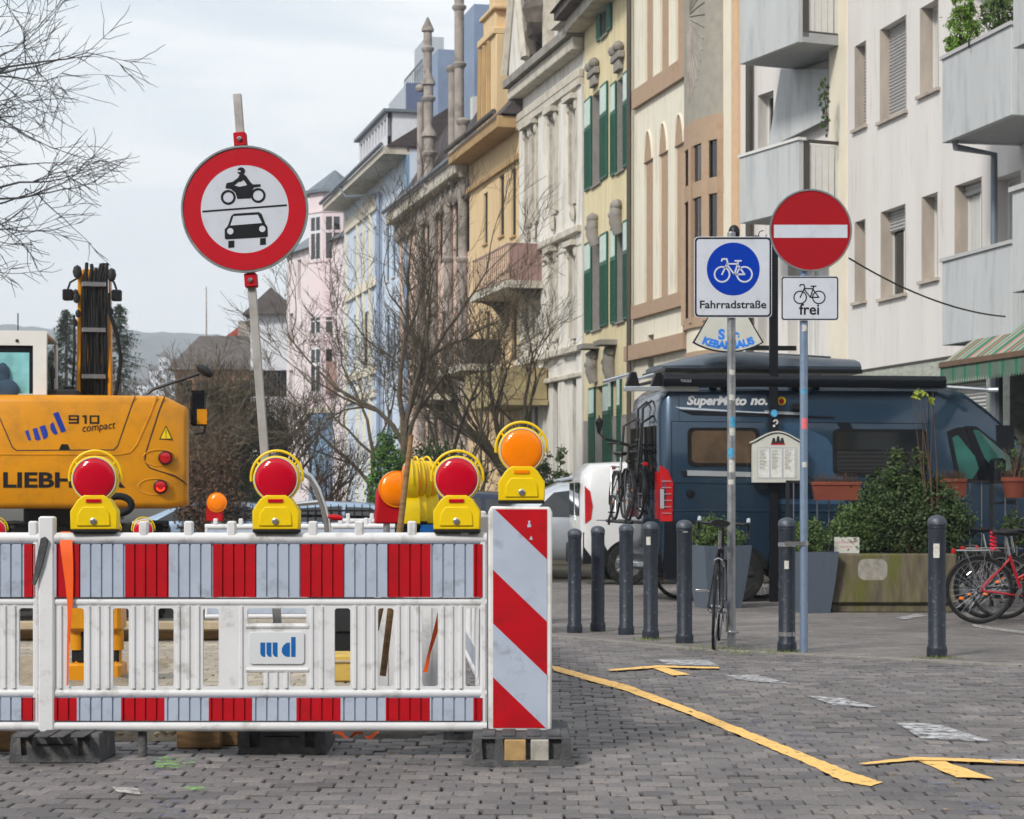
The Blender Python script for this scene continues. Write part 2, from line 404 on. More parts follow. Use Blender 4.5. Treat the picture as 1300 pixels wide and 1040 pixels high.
def stone_mat(name, c1, c2, c3, rough, sc):
    """per-stone tone from an attribute of each stone, plus fine grain and stains"""
    m = bpy.data.materials.new(name); m.use_nodes = True; nt = m.node_tree; N = nt.nodes; L = nt.links; b = N['Principled BSDF']
    at = N.new('ShaderNodeAttribute'); at.attribute_name = 'tone'
    r = N.new('ShaderNodeValToRGB'); e = r.color_ramp.elements
    e[0].color = c1; e[1].color = c2; k = e.new(.5); k.color = c3
    L.new(at.outputs['Fac'], r.inputs['Fac'])
    tc = N.new('ShaderNodeTexCoord')
    n1 = N.new('ShaderNodeTexNoise'); n1.inputs['Scale'].default_value = 90; n1.inputs['Detail'].default_value = 6; L.new(tc.outputs['Object'], n1.inputs['Vector'])
    n2 = N.new('ShaderNodeTexNoise'); n2.inputs['Scale'].default_value = .9; n2.inputs['Detail'].default_value = 6; L.new(tc.outputs['Object'], n2.inputs['Vector'])
    mr = N.new('ShaderNodeMapRange'); mr.inputs['From Min'].default_value = .3; mr.inputs['From Max'].default_value = .7; mr.inputs['To Min'].default_value = .72; mr.inputs['To Max'].default_value = 1.25
    L.new(n1.outputs['Fac'], mr.inputs['Value'])
    m2 = N.new('ShaderNodeMapRange'); m2.inputs['From Min'].default_value = .35; m2.inputs['From Max'].default_value = .68; m2.inputs['To Min'].default_value = .78; m2.inputs['To Max'].default_value = 1.18
    L.new(n2.outputs['Fac'], m2.inputs['Value'])
    mu = N.new('ShaderNodeMath'); mu.operation = 'MULTIPLY'; L.new(mr.outputs['Result'], mu.inputs[0]); L.new(m2.outputs['Result'], mu.inputs[1])
    vm = N.new('ShaderNodeVectorMath'); vm.operation = 'SCALE'; L.new(r.outputs['Color'], vm.inputs[0]); L.new(mu.outputs[0], vm.inputs['Scale'])
    L.new(vm.outputs['Vector'], b.inputs['Base Color'])
    rr = N.new('ShaderNodeMapRange'); rr.inputs['To Min'].default_value = rough - .12; rr.inputs['To Max'].default_value = rough + .15
    L.new(n2.outputs['Fac'], rr.inputs['Value']); L.new(rr.outputs['Result'], b.inputs['Roughness'])
    bp = N.new('ShaderNodeBump'); bp.inputs['Strength'].default_value = .5; bp.inputs['Distance'].default_value = .004
    n3 = N.new('ShaderNodeTexNoise'); n3.inputs['Scale'].default_value = sc; n3.inputs['Detail'].default_value = 4; L.new(tc.outputs['Object'], n3.inputs['Vector'])
    L.new(n3.outputs['Fac'], bp.inputs['Height']); L.new(bp.outputs['Normal'], b.inputs['Normal'])
    return m
M['sett'] = stone_mat('sett', srgb(88, 85, 87), srgb(122, 116, 114), srgb(104, 100, 100), .72, 60)
M['sett_light'] = stone_mat('sett_light', srgb(98, 94, 92), srgb(122, 116, 113), srgb(110, 105, 103), .7, 60)
M['sett_sandy'] = stone_mat('sett_sandy', srgb(140, 131, 118), srgb(168, 158, 142), srgb(154, 145, 131), .8, 60)

# line between road setts and the forecourt paving, through points of the ground
BL = [gp(560, 792), gp(700, 808), gp(900, 826), gp(1040, 833), gp(1300, 846), gp(1500, 856)]
def bline(x):
    for a, b in zip(BL, BL[1:]):
        if x <= b.x: return a.y + (b.y - a.y) * (x - a.x) / (b.x - a.x)
    return BL[-1].y
def paving(name, inside, x0, x1, y0, y1, px, py, gap, m, ang=0.0, jit=.003, zj=.0022, bond=.5, seed=3, cham=.006, h=.012):
    rg = random.Random(seed); V = []; Fc = []; T = []
    ca, sa = math.cos(ang), math.sin(ang)
    cx, cy = (x0 + x1) / 2, (y0 + y1) / 2; rad = math.hypot(x1 - x0, y1 - y0) / 2
    ny = int(2 * rad / py) + 1; nx = int(2 * rad / px) + 2
    for j in range(ny):
        v = -rad + j * py; off = (j % 2) * px * bond + rg.uniform(-.006, .006); wav = .008 * math.sin(j * .37)
        for i in range(nx):
            u = -rad + i * px + off
            X = cx + u * ca - v * sa; Y = cy + u * sa + v * ca
            if not (x0 < X < x1 and y0 < Y < y1) or not inside(X, Y): continue
            hx, hy = px / 2 - gap / 2 + rg.uniform(-jit, jit), py / 2 - gap / 2 + rg.uniform(-jit, jit)
            du, dv = rg.uniform(-jit, jit), rg.uniform(-jit, jit)
            zz = rg.gauss(0, zj) + .004 * math.sin(X * 1.3 + Y * .7) * math.sin(Y * .9 - X * .4); zz = max(-.009, min(.004, zz))
            tx, ty = rg.gauss(0, .006), rg.gauss(0, .008); rot = rg.gauss(0, .012)
            o = len(V); ring = []
            for (lev, ins) in ((0, cham), (1, 0), (2, 0)):
                for (sx_, sy_) in ((-1, -1), (1, -1), (1, 1), (-1, 1)):
                    a_, b_ = sx_ * (hx - ins) + du, sy_ * (hy - ins) + dv
                    a_, b_ = a_ - b_ * rot, b_ + a_ * rot
                    wx = X + a_ * ca - b_ * sa; wy = Y + a_ * sa + b_ * ca + wav
                    z = zg(wy) + zz + a_ * tx + b_ * ty - (0, .004, h + .01)[lev]
                    V.append((wx, wy, z))
            Fc.append((o, o + 1, o + 2, o + 3))
            for lv in (0, 4):
                for k in range(4):
                    Fc.append((o + lv + k, o + lv + 4 + k, o + lv + 4 + (k + 1) % 4, o + lv + (k + 1) % 4))
            t = min(1, max(0, rg.gauss(.5, .26))); T += [t] * 12
    me = bpy.data.meshes.new(name); me.from_pydata(V, [], Fc); me.materials.append(M[m])
    a = me.attributes.new('tone', 'FLOAT', 'POINT'); a.data.foreach_set('value', T)
    o = bpy.data.objects.new(name, me); COL.objects.link(o); o['kind'] = 'structure'
    return o
def vis(X, Y, m=.5): return -m - .27 * Y < X < m + .27 * Y
paving('road_setts', lambda X, Y: vis(X, Y, .8) and Y < bline(X) and not (X < -.42 - (Y - 10) * .03 and Y > 9.98),
       -5.5, 6.5, 6.2, 24, .126, .114, .0075, 'sett', ang=R(-1.2), jit=.0045, zj=.0026, cham=.006)
paving('forecourt_paving', lambda X, Y: vis(X, Y, 1) and Y > bline(X) + .06, -.6, 9.5, 13.5, 32, .2, .1, .006, 'sett_light',
       ang=R(14), jit=.002, zj=.0012, cham=.003)
paving('dusty_paving', lambda X, Y: vis(X, Y, .3) and X < -.55 - (Y - 10) * .03 and Y > 10.75, -7.5, -.4, 10.6, 22, .2, .15, .008, 'sett_sandy', jit=.003, zj=.0016)
# flush kerb stones between the two pavings
b = MB(); 
def kerb_run(mb, pts, wd, dz0, dz1, seg=.6):
    for a, c in zip(pts, pts[1:]):
        d = (c - a); Ln = math.hypot(d.x, d.y); n = max(1, int(Ln / seg)); t = Vector((d.x / Ln, d.y / Ln, 0)); nn = Vector((-t.y, t.x, 0)) * wd / 2
        for i in range(n):
            p = a + d * (i / n) + t * .004; q = a + d * ((i + 1) / n) - t * .004
            mb.add([(p - nn).to_tuple()[:2] + (zg(p.y) + dz0,), (q - nn).to_tuple()[:2] + (zg(q.y) + dz0,), (q + nn).to_tuple()[:2] + (zg(q.y) + dz0,), (p + nn).to_tuple()[:2] + (zg(p.y) + dz0,),
                    (p - nn).to_tuple()[:2] + (zg(p.y) + dz1,), (q - nn).to_tuple()[:2] + (zg(q.y) + dz1,), (q + nn).to_tuple()[:2] + (zg(q.y) + dz1,), (p + nn).to_tuple()[:2] + (zg(p.y) + dz1,)],
                   [(4, 5, 6, 7), (0, 1, 5, 4), (1, 2, 6, 5), (2, 3, 7, 6), (3, 0, 4, 7)])
kerb_run(b, [p for p in BL], .12, -.03, .012)
M['kerb'] = mat('kerb', srgb(132, 128, 124), .8, var=.2, vs=10, dirt=srgb(84, 80, 74), damt=.6, ds=6)
o = b.build('kerb', 'kerb', smooth=0); o['kind'] = 'structure'

# work area behind the barriers: trampled sand and rubble
M['sand'] = mat('sand', srgb(146, 134, 116), .95, var=.25, vs=6, bump=.9, bs=24, dirt=srgb(120, 105, 84), damt=.6, ds=3)
def rough_sheet(name, x0, x1, y0, y1, n, m, amp, base, seed):
    rg = random.Random(seed); b = MB(); nx = int((x1 - x0) / n); ny = int((y1 - y0) / n); vs = []
    for j in range(ny + 1):
        for i in range(nx + 1):
            y = y0 + (y1 - y0) * j / ny; x = x0 + (x1 - x0) * i / nx
            e = 0 if i in (0, nx) or j in (0, ny) else 1
            vs.append((x, y, zg(y) + base + e * amp * (rg.random() ** 2 + .5 * math.sin(x * 5 + y * 3) ** 2)))
    b.add(vs, [(j * (nx + 1) + i, j * (nx + 1) + i + 1, (j + 1) * (nx + 1) + i + 1, (j + 1) * (nx + 1) + i) for j in range(ny) for i in range(nx)])
    b.open = True
    o = b.build(name, m, smooth=60); o['kind'] = 'structure'; return o
rough_sheet('sand_bed', -3.0, -1.25, 10.05, 10.8, .05, 'sand', .05, -.012, 2)
rough_sheet('sand_ground', -7, -2.35, 10.8, 15.0, .12, 'sand', .05, -.01, 5)
# gravel scattered on the sand
b = MB(); rg = random.Random(9)
for i in range(900):
    x, y = rg.uniform(-2.95, -1.3), rg.uniform(10.0, 10.8); r = rg.uniform(.006, .022)
    b.ball((x, y, zg(y) + .035 + rg.uniform(-.01, .02)), r, 6, (1, rg.uniform(.6, 1), rg.uniform(.5, .8)), .3, rg)
M['gravel'] = mat('gravel', srgb(178, 158, 130), .9, var=.4, vs=15)
o = b.build('gravel', 'gravel', smooth=0); o['kind'] = 'stuff'

# ---------------------------------------------------------------- painted markings
def paint_mat(name, col, thr, soft=.06):
    m = mat(name, col, .6, var=.08, vs=30, dirt=srgb(150, 130, 90) if 'yellow' in name else srgb(120, 118, 116), damt=.5, ds=18)
    nt = m.node_tree; N = nt.nodes; L = nt.links; b = N['Principled BSDF']
    tc = N.new('ShaderNodeTexCoord'); n = N.new('ShaderNodeTexNoise'); n.inputs['Scale'].default_value = 14; n.inputs['Detail'].default_value = 9; n.inputs['Roughness'].default_value = .75
    L.new(tc.outputs['Object'], n.inputs['Vector'])
    r = N.new('ShaderNodeMapRange'); r.inputs['From Min'].default_value = thr - soft; r.inputs['From Max'].default_value = thr + soft
    L.new(n.outputs['Fac'], r.inputs['Value']); L.new(r.outputs['Result'], b.inputs['Alpha'])
    return m
M['paint_yellow'] = paint_mat('paint_yellow', srgb(236, 188, 108), .385, .04)
M['paint_white'] = paint_mat('paint_white', srgb(196, 196, 200), .50, .10)
M['spray_blue'] = paint_mat('spray_blue', srgb(92, 104, 138), .62, .11)
M['spray_green'] = paint_mat('spray_green', srgb(116, 196, 60), .558, .06)
M['spray_pale'] = paint_mat('spray_pale', srgb(185, 182, 178), .48, .1)
def marking(name, pix, m, sub=10, wob=.006, dz=.0068, seed=1, name_label=None):
    """band given as list of (left pixel, right pixel) pairs on the ground"""
    rg = random.Random(seed); b = MB(); rows = []
    for (a, c), (a2, c2) in zip(pix, pix[1:]):
        A, C, A2, C2 = gp(*a), gp(*c), gp(*a2), gp(*c2)
        for i in range(sub + (1 if (a2, c2) == pix[-1] else 0)):
            t = i / sub
            l = A.lerp(A2, t); r = C.lerp(C2, t)
            l.x += rg.uniform(-wob, wob); r.x += rg.uniform(-wob, wob); l.y += rg.uniform(-wob, wob); r.y += rg.uniform(-wob, wob)
            rows.append([l.lerp(r, k / 3) for k in range(4)])
    vs = []
    for rw in rows:
        for p in rw: vs.append((p.x, p.y, zg(p.y) + dz + .0015 * math.sin(p.x * 33) * math.sin(p.y * 49)))
    fs = [(i * 4 + k, i * 4 + k + 1, (i + 1) * 4 + k + 1, (i + 1) * 4 + k) for i in range(len(rows) - 1) for k in range(3)]
    b.add(vs, fs); b.open = True
    o = b.build(name, m, smooth=60); o['kind'] = 'structure'; return o
marking('lane_marking', [((700, 846), (702, 852)), ((742, 857), (739, 863)), ((800, 872), (793, 878)), ((880, 902), (871, 907)), ((960, 934), (950, 940)),
                         ((1040, 966), (1028, 973)), ((1085, 984), (1070, 994)), ((1120, 995), (1105, 1000))], 'paint_yellow', 14, .005)
marking('lane_marking', [((773, 852.5), (775, 854)), ((835, 847), (838, 849.5)), ((912, 849), (914, 851))], 'paint_yellow', 8, .004, .012)
marking('lane_marking', [((828, 849.5), (843, 848.5)), ((854, 859), (877, 858))], 'paint_yellow', 6, .003, .0085)
marking('lane_marking', [((1092, 972), (1098, 974)), ((1162, 964), (1168, 968)), ((1320, 970), (1320, 974))], 'paint_yellow', 10, .004, .012)
marking('lane_marking', [((1163, 967), (1192, 966)), ((1215, 989), (1262, 991))], 'paint_yellow', 8, .004, .0085)
for k, q in enumerate([[((834, 839), (845, 845)), ((897, 839), (912, 847))], [((920, 859), (940, 865)), ((960, 858), (1006, 870))],
                       [((1024, 885), (1056, 897)), ((1070, 888), (1113, 900))], [((1138, 919), (1170, 940)), ((1190, 921), (1258, 943))]]):
    marking('lane_marking', q, 'paint_white', 8, .01, .0085, k)
marking('lane_marking', [((1138, 785), (1150, 787)), ((1165, 780), (1178, 782))], 'paint_white', 6, .004, .006)
marking('lane_marking', [((1258, 968), (1262, 972)), ((1320, 968), (1320, 972))], 'paint_white', 6, .004, .016)
marking('lane_marking', [((1235, 793), (1235, 796)), ((1330, 806), (1330, 810))], 'spray_pale', 6, .004, .006)
marking('spray_marking', [((186, 985), (212, 985)), ((190, 1010), (222, 1010)), ((200, 1040), (242, 1040))], 'spray_blue', 8, .03, .0078)
marking('spray_marking', [((190, 968), (206, 968)), ((186, 985), (212, 985))], 'spray_blue', 5, .03, .0078)
marking('spray_marking', [((905, 908), (960, 908)), ((960, 930), (1020, 930)), ((1010, 950), (1060, 950))], 'spray_blue', 8, .03, .0078)
marking('spray_marking', [((1150, 985), (1180, 985)), ((1190, 1010), (1225, 1010)), ((1240, 1038), (1290, 1038))], 'spray_blue', 8, .03, .0078)
marking('spray_marking', [((196, 964), (196, 976)), ((218, 963), (218, 977)), ((245, 966), (245, 974))], 'spray_green', 6, .02, .0082)
marking('spray_marking', [((232, 1001), (232, 1005)), ((264, 1001), (264, 1006))], 'spray_green', 6, .02, .0082)
marking('spray_marking', [((146, 1002), (146, 1008)), ((180, 1003), (180, 1010))], 'spray_pale', 6, .02, .0082)

# grit, twigs and leaf scraps lying on the setts
b = MB(); rg = random.Random(77)
for i in range(900):
    Y = rg.uniform(7.6, 16) ; x = rg.uniform(-.27, .27) * Y; z = zg(Y) + .004; r = rg.uniform(.003, .011) * (1.6 if rg.random() < .06 else 1); a = rg.uniform(0, PI)
    pts = [(x + r * rg.uniform(.6, 1.3) * math.cos(a + k * 1.257), Y + r * rg.uniform(.6, 1.3) * math.sin(a + k * 1.257), z + rg.uniform(0, .004)) for k in range(5)]
    b.add(pts + [(x, Y, z + r * .5)], [(k, (k + 1) % 5, 5) for k in range(5)])
b.open = True
M['grit'] = mat('grit', srgb(120, 104, 84), .9, var=.5, vs=3)
o = b.build('grit', 'grit', smooth=0); o['kind'] = 'stuff'
# ---------------------------------------------------------------- hills far off
M['hill'] = mat('hill', srgb(74, 80, 80), .95, var=.35, vs=.02, dirt=srgb(120, 110, 84), damt=.6, ds=.006)
b = MB(); rg = random.Random(4); n = 90; vs = []
prof = [(-300, 400), (-60, 410), (20, 413), (80, 420), (160, 420), (240, 424), (320, 428), (420, 440), (520, 470), (600, 520), (720, 600), (760, 640)]
def ridge(px):
    for a, c in zip(prof, prof[1:]):
        if px <= c[0]: return a[1] + (c[1] - a[1]) * (px - a[0]) / (c[0] - a[0])
    return 640
for i in range(n + 1):
    px = -300 + 1060 * i / n
    top = ridge(px) + rg.uniform(-1.5, 1.5)
    for (d, k) in ((900, 0), (1100, .35), (1300, .6), (1500, .85), (1650, 1.0), (1900, .9)):
        Z = H + (HY - top) * 1650 / F
        vs.append(((px - CX) * 1650 / F * (d / 1650) ** .5, d, -2 + (Z + 2) * k + (rg.uniform(-3, 3) if 0 < k < 1 else 0)))
b.add(vs, [(i * 6 + k, (i + 1) * 6 + k, (i + 1) * 6 + k + 1, i * 6 + k + 1) for i in range(n) for k in range(5)])
b.open = True
o = b.build('hill', 'hill', smooth=60); o['kind'] = 'structure'
# ================================================================= barriers
S0 = 279.0; D0 = F / S0                     # the front row of barriers
def bx(px): return (px - 60) / S0
def barrier(label, loc, rz, slots, reds, reds2, sign=False, group='red and white site barriers', latch=True, u1=2.0):
    t = thing('site_barrier', label, 'barrier', loc, rz, group)
    b = MB()
    # rails
    for z, r in ((1.0, .026), (.71, .020), (.296, .020), (.146, .025)):
        b.tube([(0.0, 0, z), (u1, 0, z)], r, 12)
    b.build('rail', 'white_plastic', t)
    b = MB()
    # board with slots, panel field
    hs = [(c - .036, c + .036, .325, .682) for c in slots]
    if sign: hs += [(.912, 1.180, .609, .682), (.912, .985, .325, .392), (1.105, 1.180, .325, .392)]
    b.holes(.03, u1 - .005, .30, .70, hs, -.012, .012, back=True)
    for (a, c, z0, z1) in hs:                # rounded slot corners
        r = .014
        for sx_, xx in ((1, a), (-1, c)):
            for sz, zz in ((1, z0), (-1, z1)):
                pts = [(xx, zz)] + [(xx + sx_ * r * (1 - math.sin(q * PI / 8)), zz + sz * r * (1 - math.cos(q * PI / 8))) for q in range(5)]
                b.flat(pts, -.0121, .0119)
    # ribs on the slats
    edges = sorted([.03] + [c for s_ in slots for c in (s_ - .036, s_ + .036)] + [u1])
    for a, c in zip(edges[0::2], edges[1::2]):
        if sign and a < 1.0 < c: 
            for q in (.885, 1.205, 1.25): b.tube([(q, -.012, .32), (q, -.012, .69)], .010, 6)
            for q in (1.0, 1.045, 1.09): b.tube([(q, -.012, .32), (q, -.012, .39)], .010, 6)
            continue
        n = max(1, round((c - a) / .045) - 0)
        for i in range(n):
            q = a + (c - a) * (i + .5) / n
            b.tube([(q, -.012, .318), (q, -.012, .692)], .011, 6)
            b.tube([(q, .012, .318), (q, .012, .692)], .011, 6)
    if sign:
        b.tube([(.905, -.006, .60), (1.19, -.006, .60)], .013, 8); b.tube([(.905, -.006, .402), (1.19, -.006, .402)], .013, 8)
    b.build('slat_board', 'white_plastic', t)
    # end posts and top spigots
    b = MB()
    b.cbox(-.035, .038, -.03, .03, .10, 1.10, .008)
    b.build('post', 'white_plastic', t)
    b = MB(); b.cbox(u1 - .03, u1 + .0, -.02, .02, .13, 1.02, .008); b.build('post', 'white_plastic', t)
    for q in (.44, .645, .84, 1.21, 1.42, 1.66, 1.90):
        b = MB(); b.cbox(q - .020, q + .020, -.022, .022, 1.0, 1.078, .006); b.build('spigot', 'white_plastic', t)
    # reflective bands, corrugated
    for (z0, z1, rd, nm) in ((.733, .974, reds, 'upper'), (.172, .276, reds2, 'lower')):
        b = MB(); k = 96; vs = []; x0, x1 = .035, u1 - .02
        cuts = sorted({x0, x1, *[q for r_ in rd for q in r_ if x0 < q < x1]} | {x0 + (x1 - x0) * i / k for i in range(k)})
        cuts = sorted(set(cuts) | {q * .05 + e for q in range(41) for e in (.0, .0065, .008) if x0 < q * .05 + e < x1} | {q * .05 - .0015 for q in range(1, 41) if x0 < q * .05 - .0015 < x1})
        def yy(x): 
            ph = (x / .05) % 1.0
            return -.016 - (.008 if ph > .15 else 0.0)
        for a, c in zip(cuts, cuts[1:]):
            if c - a < 1e-4: continue
            m_ = (a + c) / 2; b.mi = 1 if any(r0 < m_ < r1 for r0, r1 in rd) else 0
            b.add([(a, yy(a), z0), (c, yy(c), z0), (c, yy(c), z1), (a, yy(a), z1)], [(0, 1, 2, 3)])
        b.mi = 0
        b.add([(x0, .014, z0), (x1, .014, z0), (x1, .014, z1), (x0, .014, z1)], [(3, 2, 1, 0)])
        b.add([(x0, yy(x0), z0), (x1, yy(x1), z0), (x1, .014, z0), (x0, .014, z0)], [(3, 2, 1, 0)])
        b.add([(x0, yy(x0), z1), (x1, yy(x1), z1), (x1, .014, z1), (x0, .014, z1)], [(0, 1, 2, 3)])
        b.open = True
        b.build('reflective_band', ['refl_white', 'refl_red'], t, smooth=20)
    if sign:
        b = MB()
        b.flat([(x, z) for x, z in rrect(.921, 1.172, .428, .575, .016)], -.020, -.008)
        pl = b.build('name_plate', 'frame_plate', t, bev=.002)
        b = MB(); z0, z1 = .462, .527
        for (a, c) in ((.972, .994), (1.000, 1.022), (1.028, 1.050)):
            b.flat([(a, z1), (a, z0 + .014), (a + .006, z0 + .004), (a + .014, z0), (c, z0), (c, z1)], -.0212, -.0198)
        b.flat([(1.112, .552), (1.132, .552), (1.132, z0), (1.112, z0)], -.0212, -.0198)
        b.flat([(1.106, z0), (1.106, z1), (1.092, z1 - .001), (1.078, z1 - .012), (1.070, z1 - .026), (1.069, z0 + .022), (1.078, z0 + .008), (1.090, z0 + .001)], -.0212, -.0198)
        b.build('logo', 'logo_blue', pl)
    if latch:
        b = MB(); b.M = Matrix.Translation((-.005, -.040, .985)) @ Matrix.Rotation(R(12), 4, 'Y')
        b.flat([(-.018, .012), (0, .024), (.018, .012), (.016, -.10), (.004, -.20), (-.012, -.20), (-.016, -.10)], -.008, .004)
        b.build('latch', 'rubber', t, bev=.003)
    return t
def rrect(x0, x1, z0, z1, r, n=5):
    out = []
    for (cx, cz, a0) in ((x1 - r, z0 + r, -90), (x1 - r, z1 - r, 0), (x0 + r, z1 - r, 90), (x0 + r, z0 + r, 180)):
        for i in range(n + 1):
            a = R(a0 + 90 * i / n); out.append((cx + r * math.cos(a), cz + r * math.sin(a)))
    return out
M['frame_plate'] = mat('frame_plate', srgb(200, 203, 208), .4, var=.03)
SL = [.133, .337, .541, .746, 1.344, 1.541, 1.742, 1.939]
RD = [(bx(73), bx(103)), (bx(160), bx(215)), (bx(271), bx(326)), (bx(382), bx(437)), (bx(492), bx(547)), (bx(601), bx(618))]
RD2 = [(bx(70), bx(99)), (bx(155), bx(210)), (bx(266), bx(321)), (bx(377), bx(433)), (bx(490), bx(546)), (bx(601), bx(618))]
fx = (60 - CX) / S0
b1 = barrier('red and white plastic barrier with the blue lettered plate and orange strap', (fx, D0, 0), 0, SL, RD, RD2, sign=True)
RL = [(.12, .32), (.52, .72), (.915, 1.11), (1.31, 1.51), (1.71, 1.775), (1.87, 1.925)]
SLL = [.133, .337, .541, .746, .95, 1.15, 1.344, 1.541, 1.715, 1.862]
b2 = barrier('barrier cut off by the photo edge, left of the lettered barrier', (fx - 1.965, D0 + .012, 0), 0, [.133, .337, .541, .746, .95, 1.15, 1.344, 1.541, 1.872],
             [(.12, .32), (.52, .72), (.915, 1.11), (1.31, 1.51), (1.862, 1.93)], [(.1, .3), (.5, .7), (.9, 1.1), (1.3, 1.5), (1.85, 1.92)], latch=False, u1=1.93)
# receding return and the row across the far end of the work area
proto = barrier('plain barrier turning away behind the striped beacon', (-.125, D0 + .30, 0), R(91.5), [.133, .337, .541, .746, .95, 1.15, 1.344, 1.541, 1.742, 1.9],
                RD, RD2, latch=False)
p = Vector((-.125, D0 + .30, 0)); q = p + Vector((math.cos(R(91.5)), math.sin(R(91.5)), 0)) * 2.05
for k in range(3):
    dup(proto, ['second barrier of the return, next behind the one at the striped beacon', 'third barrier of the return towards the parked silver car',
                'last barrier of the return, farthest from the striped beacon'][k], (q.x, q.y, zg(q.y)), R(91.5 + 2 * (k + 1)))
    q = q + Vector((math.cos(R(91.5 + 2 * (k + 1))), math.sin(R(91.5 + 2 * (k + 1))), 0)) * 2.05
for k, (pxl, dd, rz, lb) in enumerate([(262, 19.6, 3, 'far white barrier beside the small amber lamp on a red stand'),
                                       (418, 19.2, -2, 'far white barrier behind the red lamp and the bent steel pipe'),
                                       (430, 20.8, 4, 'farthest white barrier, partly behind the one at the bent pipe')]):
    pp = P(pxl + 2.0 * F / dd, 640, dd); dup(proto, lb, (pp.x, dd, zg(dd) + (.05 if k == 2 else 0)), PI + R(rz))

# ---------------------------------------------------------------- rubber feet
def foot(name, label, loc, rz=0.0, blocks=False, group='rubber barrier feet', sc=(1, 1, 1)):
    w_, d_, h_ = .41 * sc[0], .80 * sc[1], .125 * sc[2]
    t = thing(name, label, 'base', loc, rz, group)
    b = MB()
    def frus(x0, x1, y0, y1, z0, z1, k):
        b.add([(x0, y0, z0), (x1, y0, z0), (x1, y1, z0), (x0, y1, z0), (x0 + k, y0 + k, z1), (x1 - k, y0 + k, z1), (x1 - k, y1 - k, z1), (x0 + k, y1 - k, z1)],
              [(3, 2, 1, 0), (4, 5, 6, 7), (0, 1, 5, 4), (1, 2, 6, 5), (2, 3, 7, 6), (3, 0, 4, 7)])
    W = w_ / 2; D = d_ / 2
    frus(-W, W, -D, D, 0, .03, .004)
    frus(-W + .03, W - .03, -D + .035, D - .035, .03, h_ - .012, .004)
    for x0, x1 in ((-W + .002, -W + .055), (-W + .105, -W + .15) if blocks else (-W + .10, W - .10), (W - .15, W - .105) if blocks else (0, 0), (W - .055, W - .002)):
        if x1 > x0: frus(x0, x1, -D + .004, D - .004, .03, h_ - .008, .006)
    frus(-W + .008, W - .008, -D + .012, D - .012, h_ - .010, h_, .006)
    for x0 in (-W + .05, -W + .14, W - .20, W - .11):
        b.cbox(x0, x0 + .06, -.30, .30, h_, h_ + .007, .003)
    b.build('body', 'rubber', t, bev=.004)
    if not blocks:
        b = MB(); b.box(-.08, .08, -D - .0010, -D + .010, .078, .084); b.build('moulded_mark', 'rubber_black', t)
    else:
        for x0, x1, m_ in ((-W + .15, -W + .245, 'tan_block'), (W - .245 + .06, W - .105, 'pale_block')):
            b = MB(); b.cbox(x0, x1, -D + .0, -D + .05, .025, h_ - .012, .004); b.build('reflector_block', m_, t)
    return t
M['tan_block'] = mat('tan_block', srgb(168, 138, 92), .7, var=.2, vs=15, dirt=srgb(100, 90, 75), damt=.6, ds=12)
M['pale_block'] = mat('pale_block', srgb(164, 160, 152), .7, var=.2, vs=15, dirt=srgb(100, 95, 88), damt=.6, ds=12)
foot('barrier_base', 'dark rubber foot under the latch post of the barriers', ((71 - CX) / 283, D0 + .02, 0), sc=(1, .45, 1))
foot('barrier_base', 'dark rubber foot under the middle of the lettered barrier, holding the leaning post', ((359 - CX) / 274, D0 + .38, 0), sc=(1, .6, 1))
foot('barrier_base', 'worn rubber foot with tan and grey blocks under the striped beacon', ((662 - CX) / 285, D0 + .02, 0), blocks=True, sc=(1.10, .8, 1.05))
foot('barrier_base', 'rubber foot behind the beacon foot under the return barrier', (-.13, D0 + 1.05, 0))

# ---------------------------------------------------------------- warning lamps
def lamp(label, loc, rz, lm, group='site warning lamps', rx=0.0):
    t = thing('warning_lamp', label, 'warning lamp', loc, rz, group)
    b = MB()
    b.flat([(-.105, .014), (.105, .014), (.106, .098), (.072, .150), (.045, .170), (-.045, .170), (-.072, .150), (-.106, .098)], -.045, .045)
    b.flat([(-.076, .030), (.076, .030), (.072, .085), (.050, .118), (-.050, .118), (-.072, .085)], -.052, -.040)
    b.ring(0, .243, .092, .106, -.030, .035, 40)
    b.disc(0, .243, .1, -.004, .030, 40)
    b.build('housing', 'lamp_yellow', t, bev=.005)
    b = MB()
    b.tube([(.118 * math.cos(R(a)), 0, .250 + .122 * math.sin(R(a))) for a in range(-8, 189, 7)], .006, 8)
    for a in (38, 142): b.tube([(.10 * math.cos(R(a)), 0, .243 + .10 * math.sin(R(a))), (.118 * math.cos(R(a)), 0, .250 + .122 * math.sin(R(a)))], .005, 6)
    b.build('carrying_ring', 'lamp_yellow', t)
    b = MB(); b.lathe([(.097, .022), (.096, .030), (.089, .038), (.070, .043), (.045, .046), (.02, .048), (.0005, .048)], (0, 0, .243), 'y', 40)
    b.flat([(-.034, .137), (.034, .137), (.034, .152), (-.034, .152)], -.050, -.034)
    b.build('lens', lm, t)
    b = MB(); b.ring(0, .243, .0955, .0995, -.0345, -.02, 40); b.build('bezel', 'box_white', t)
    b = MB(); b.lathe([(.097, -.022), (.09, -.045), (.05, -.06), (.0005, -.063)], (0, 0, .243), 'y', 30); b.build('lens', lm, t)
    b = MB(); b.box(-.104, .104, -.047, .047, 0, .014); b.build('base_strip', 'rubber_black', t, bev=.003)
    b = MB(); b.lathe([(.015, .050), (.015, .058), (.011, .060), (.0005, .060)], (0, 0, .052), 'y', 16); b.build('screw', 'steel', t)
    return t
Y0 = D0
l1 = lamp('red warning lamp on the barrier in front of the yellow excavator', ((121 - CX) / S0, Y0, 1.026), R(2), 'lens_red')
dup(l1, 'red warning lamp on the barrier in front of the leaning sign post', ((351.5 - CX) / S0, Y0, 1.026), R(-1))
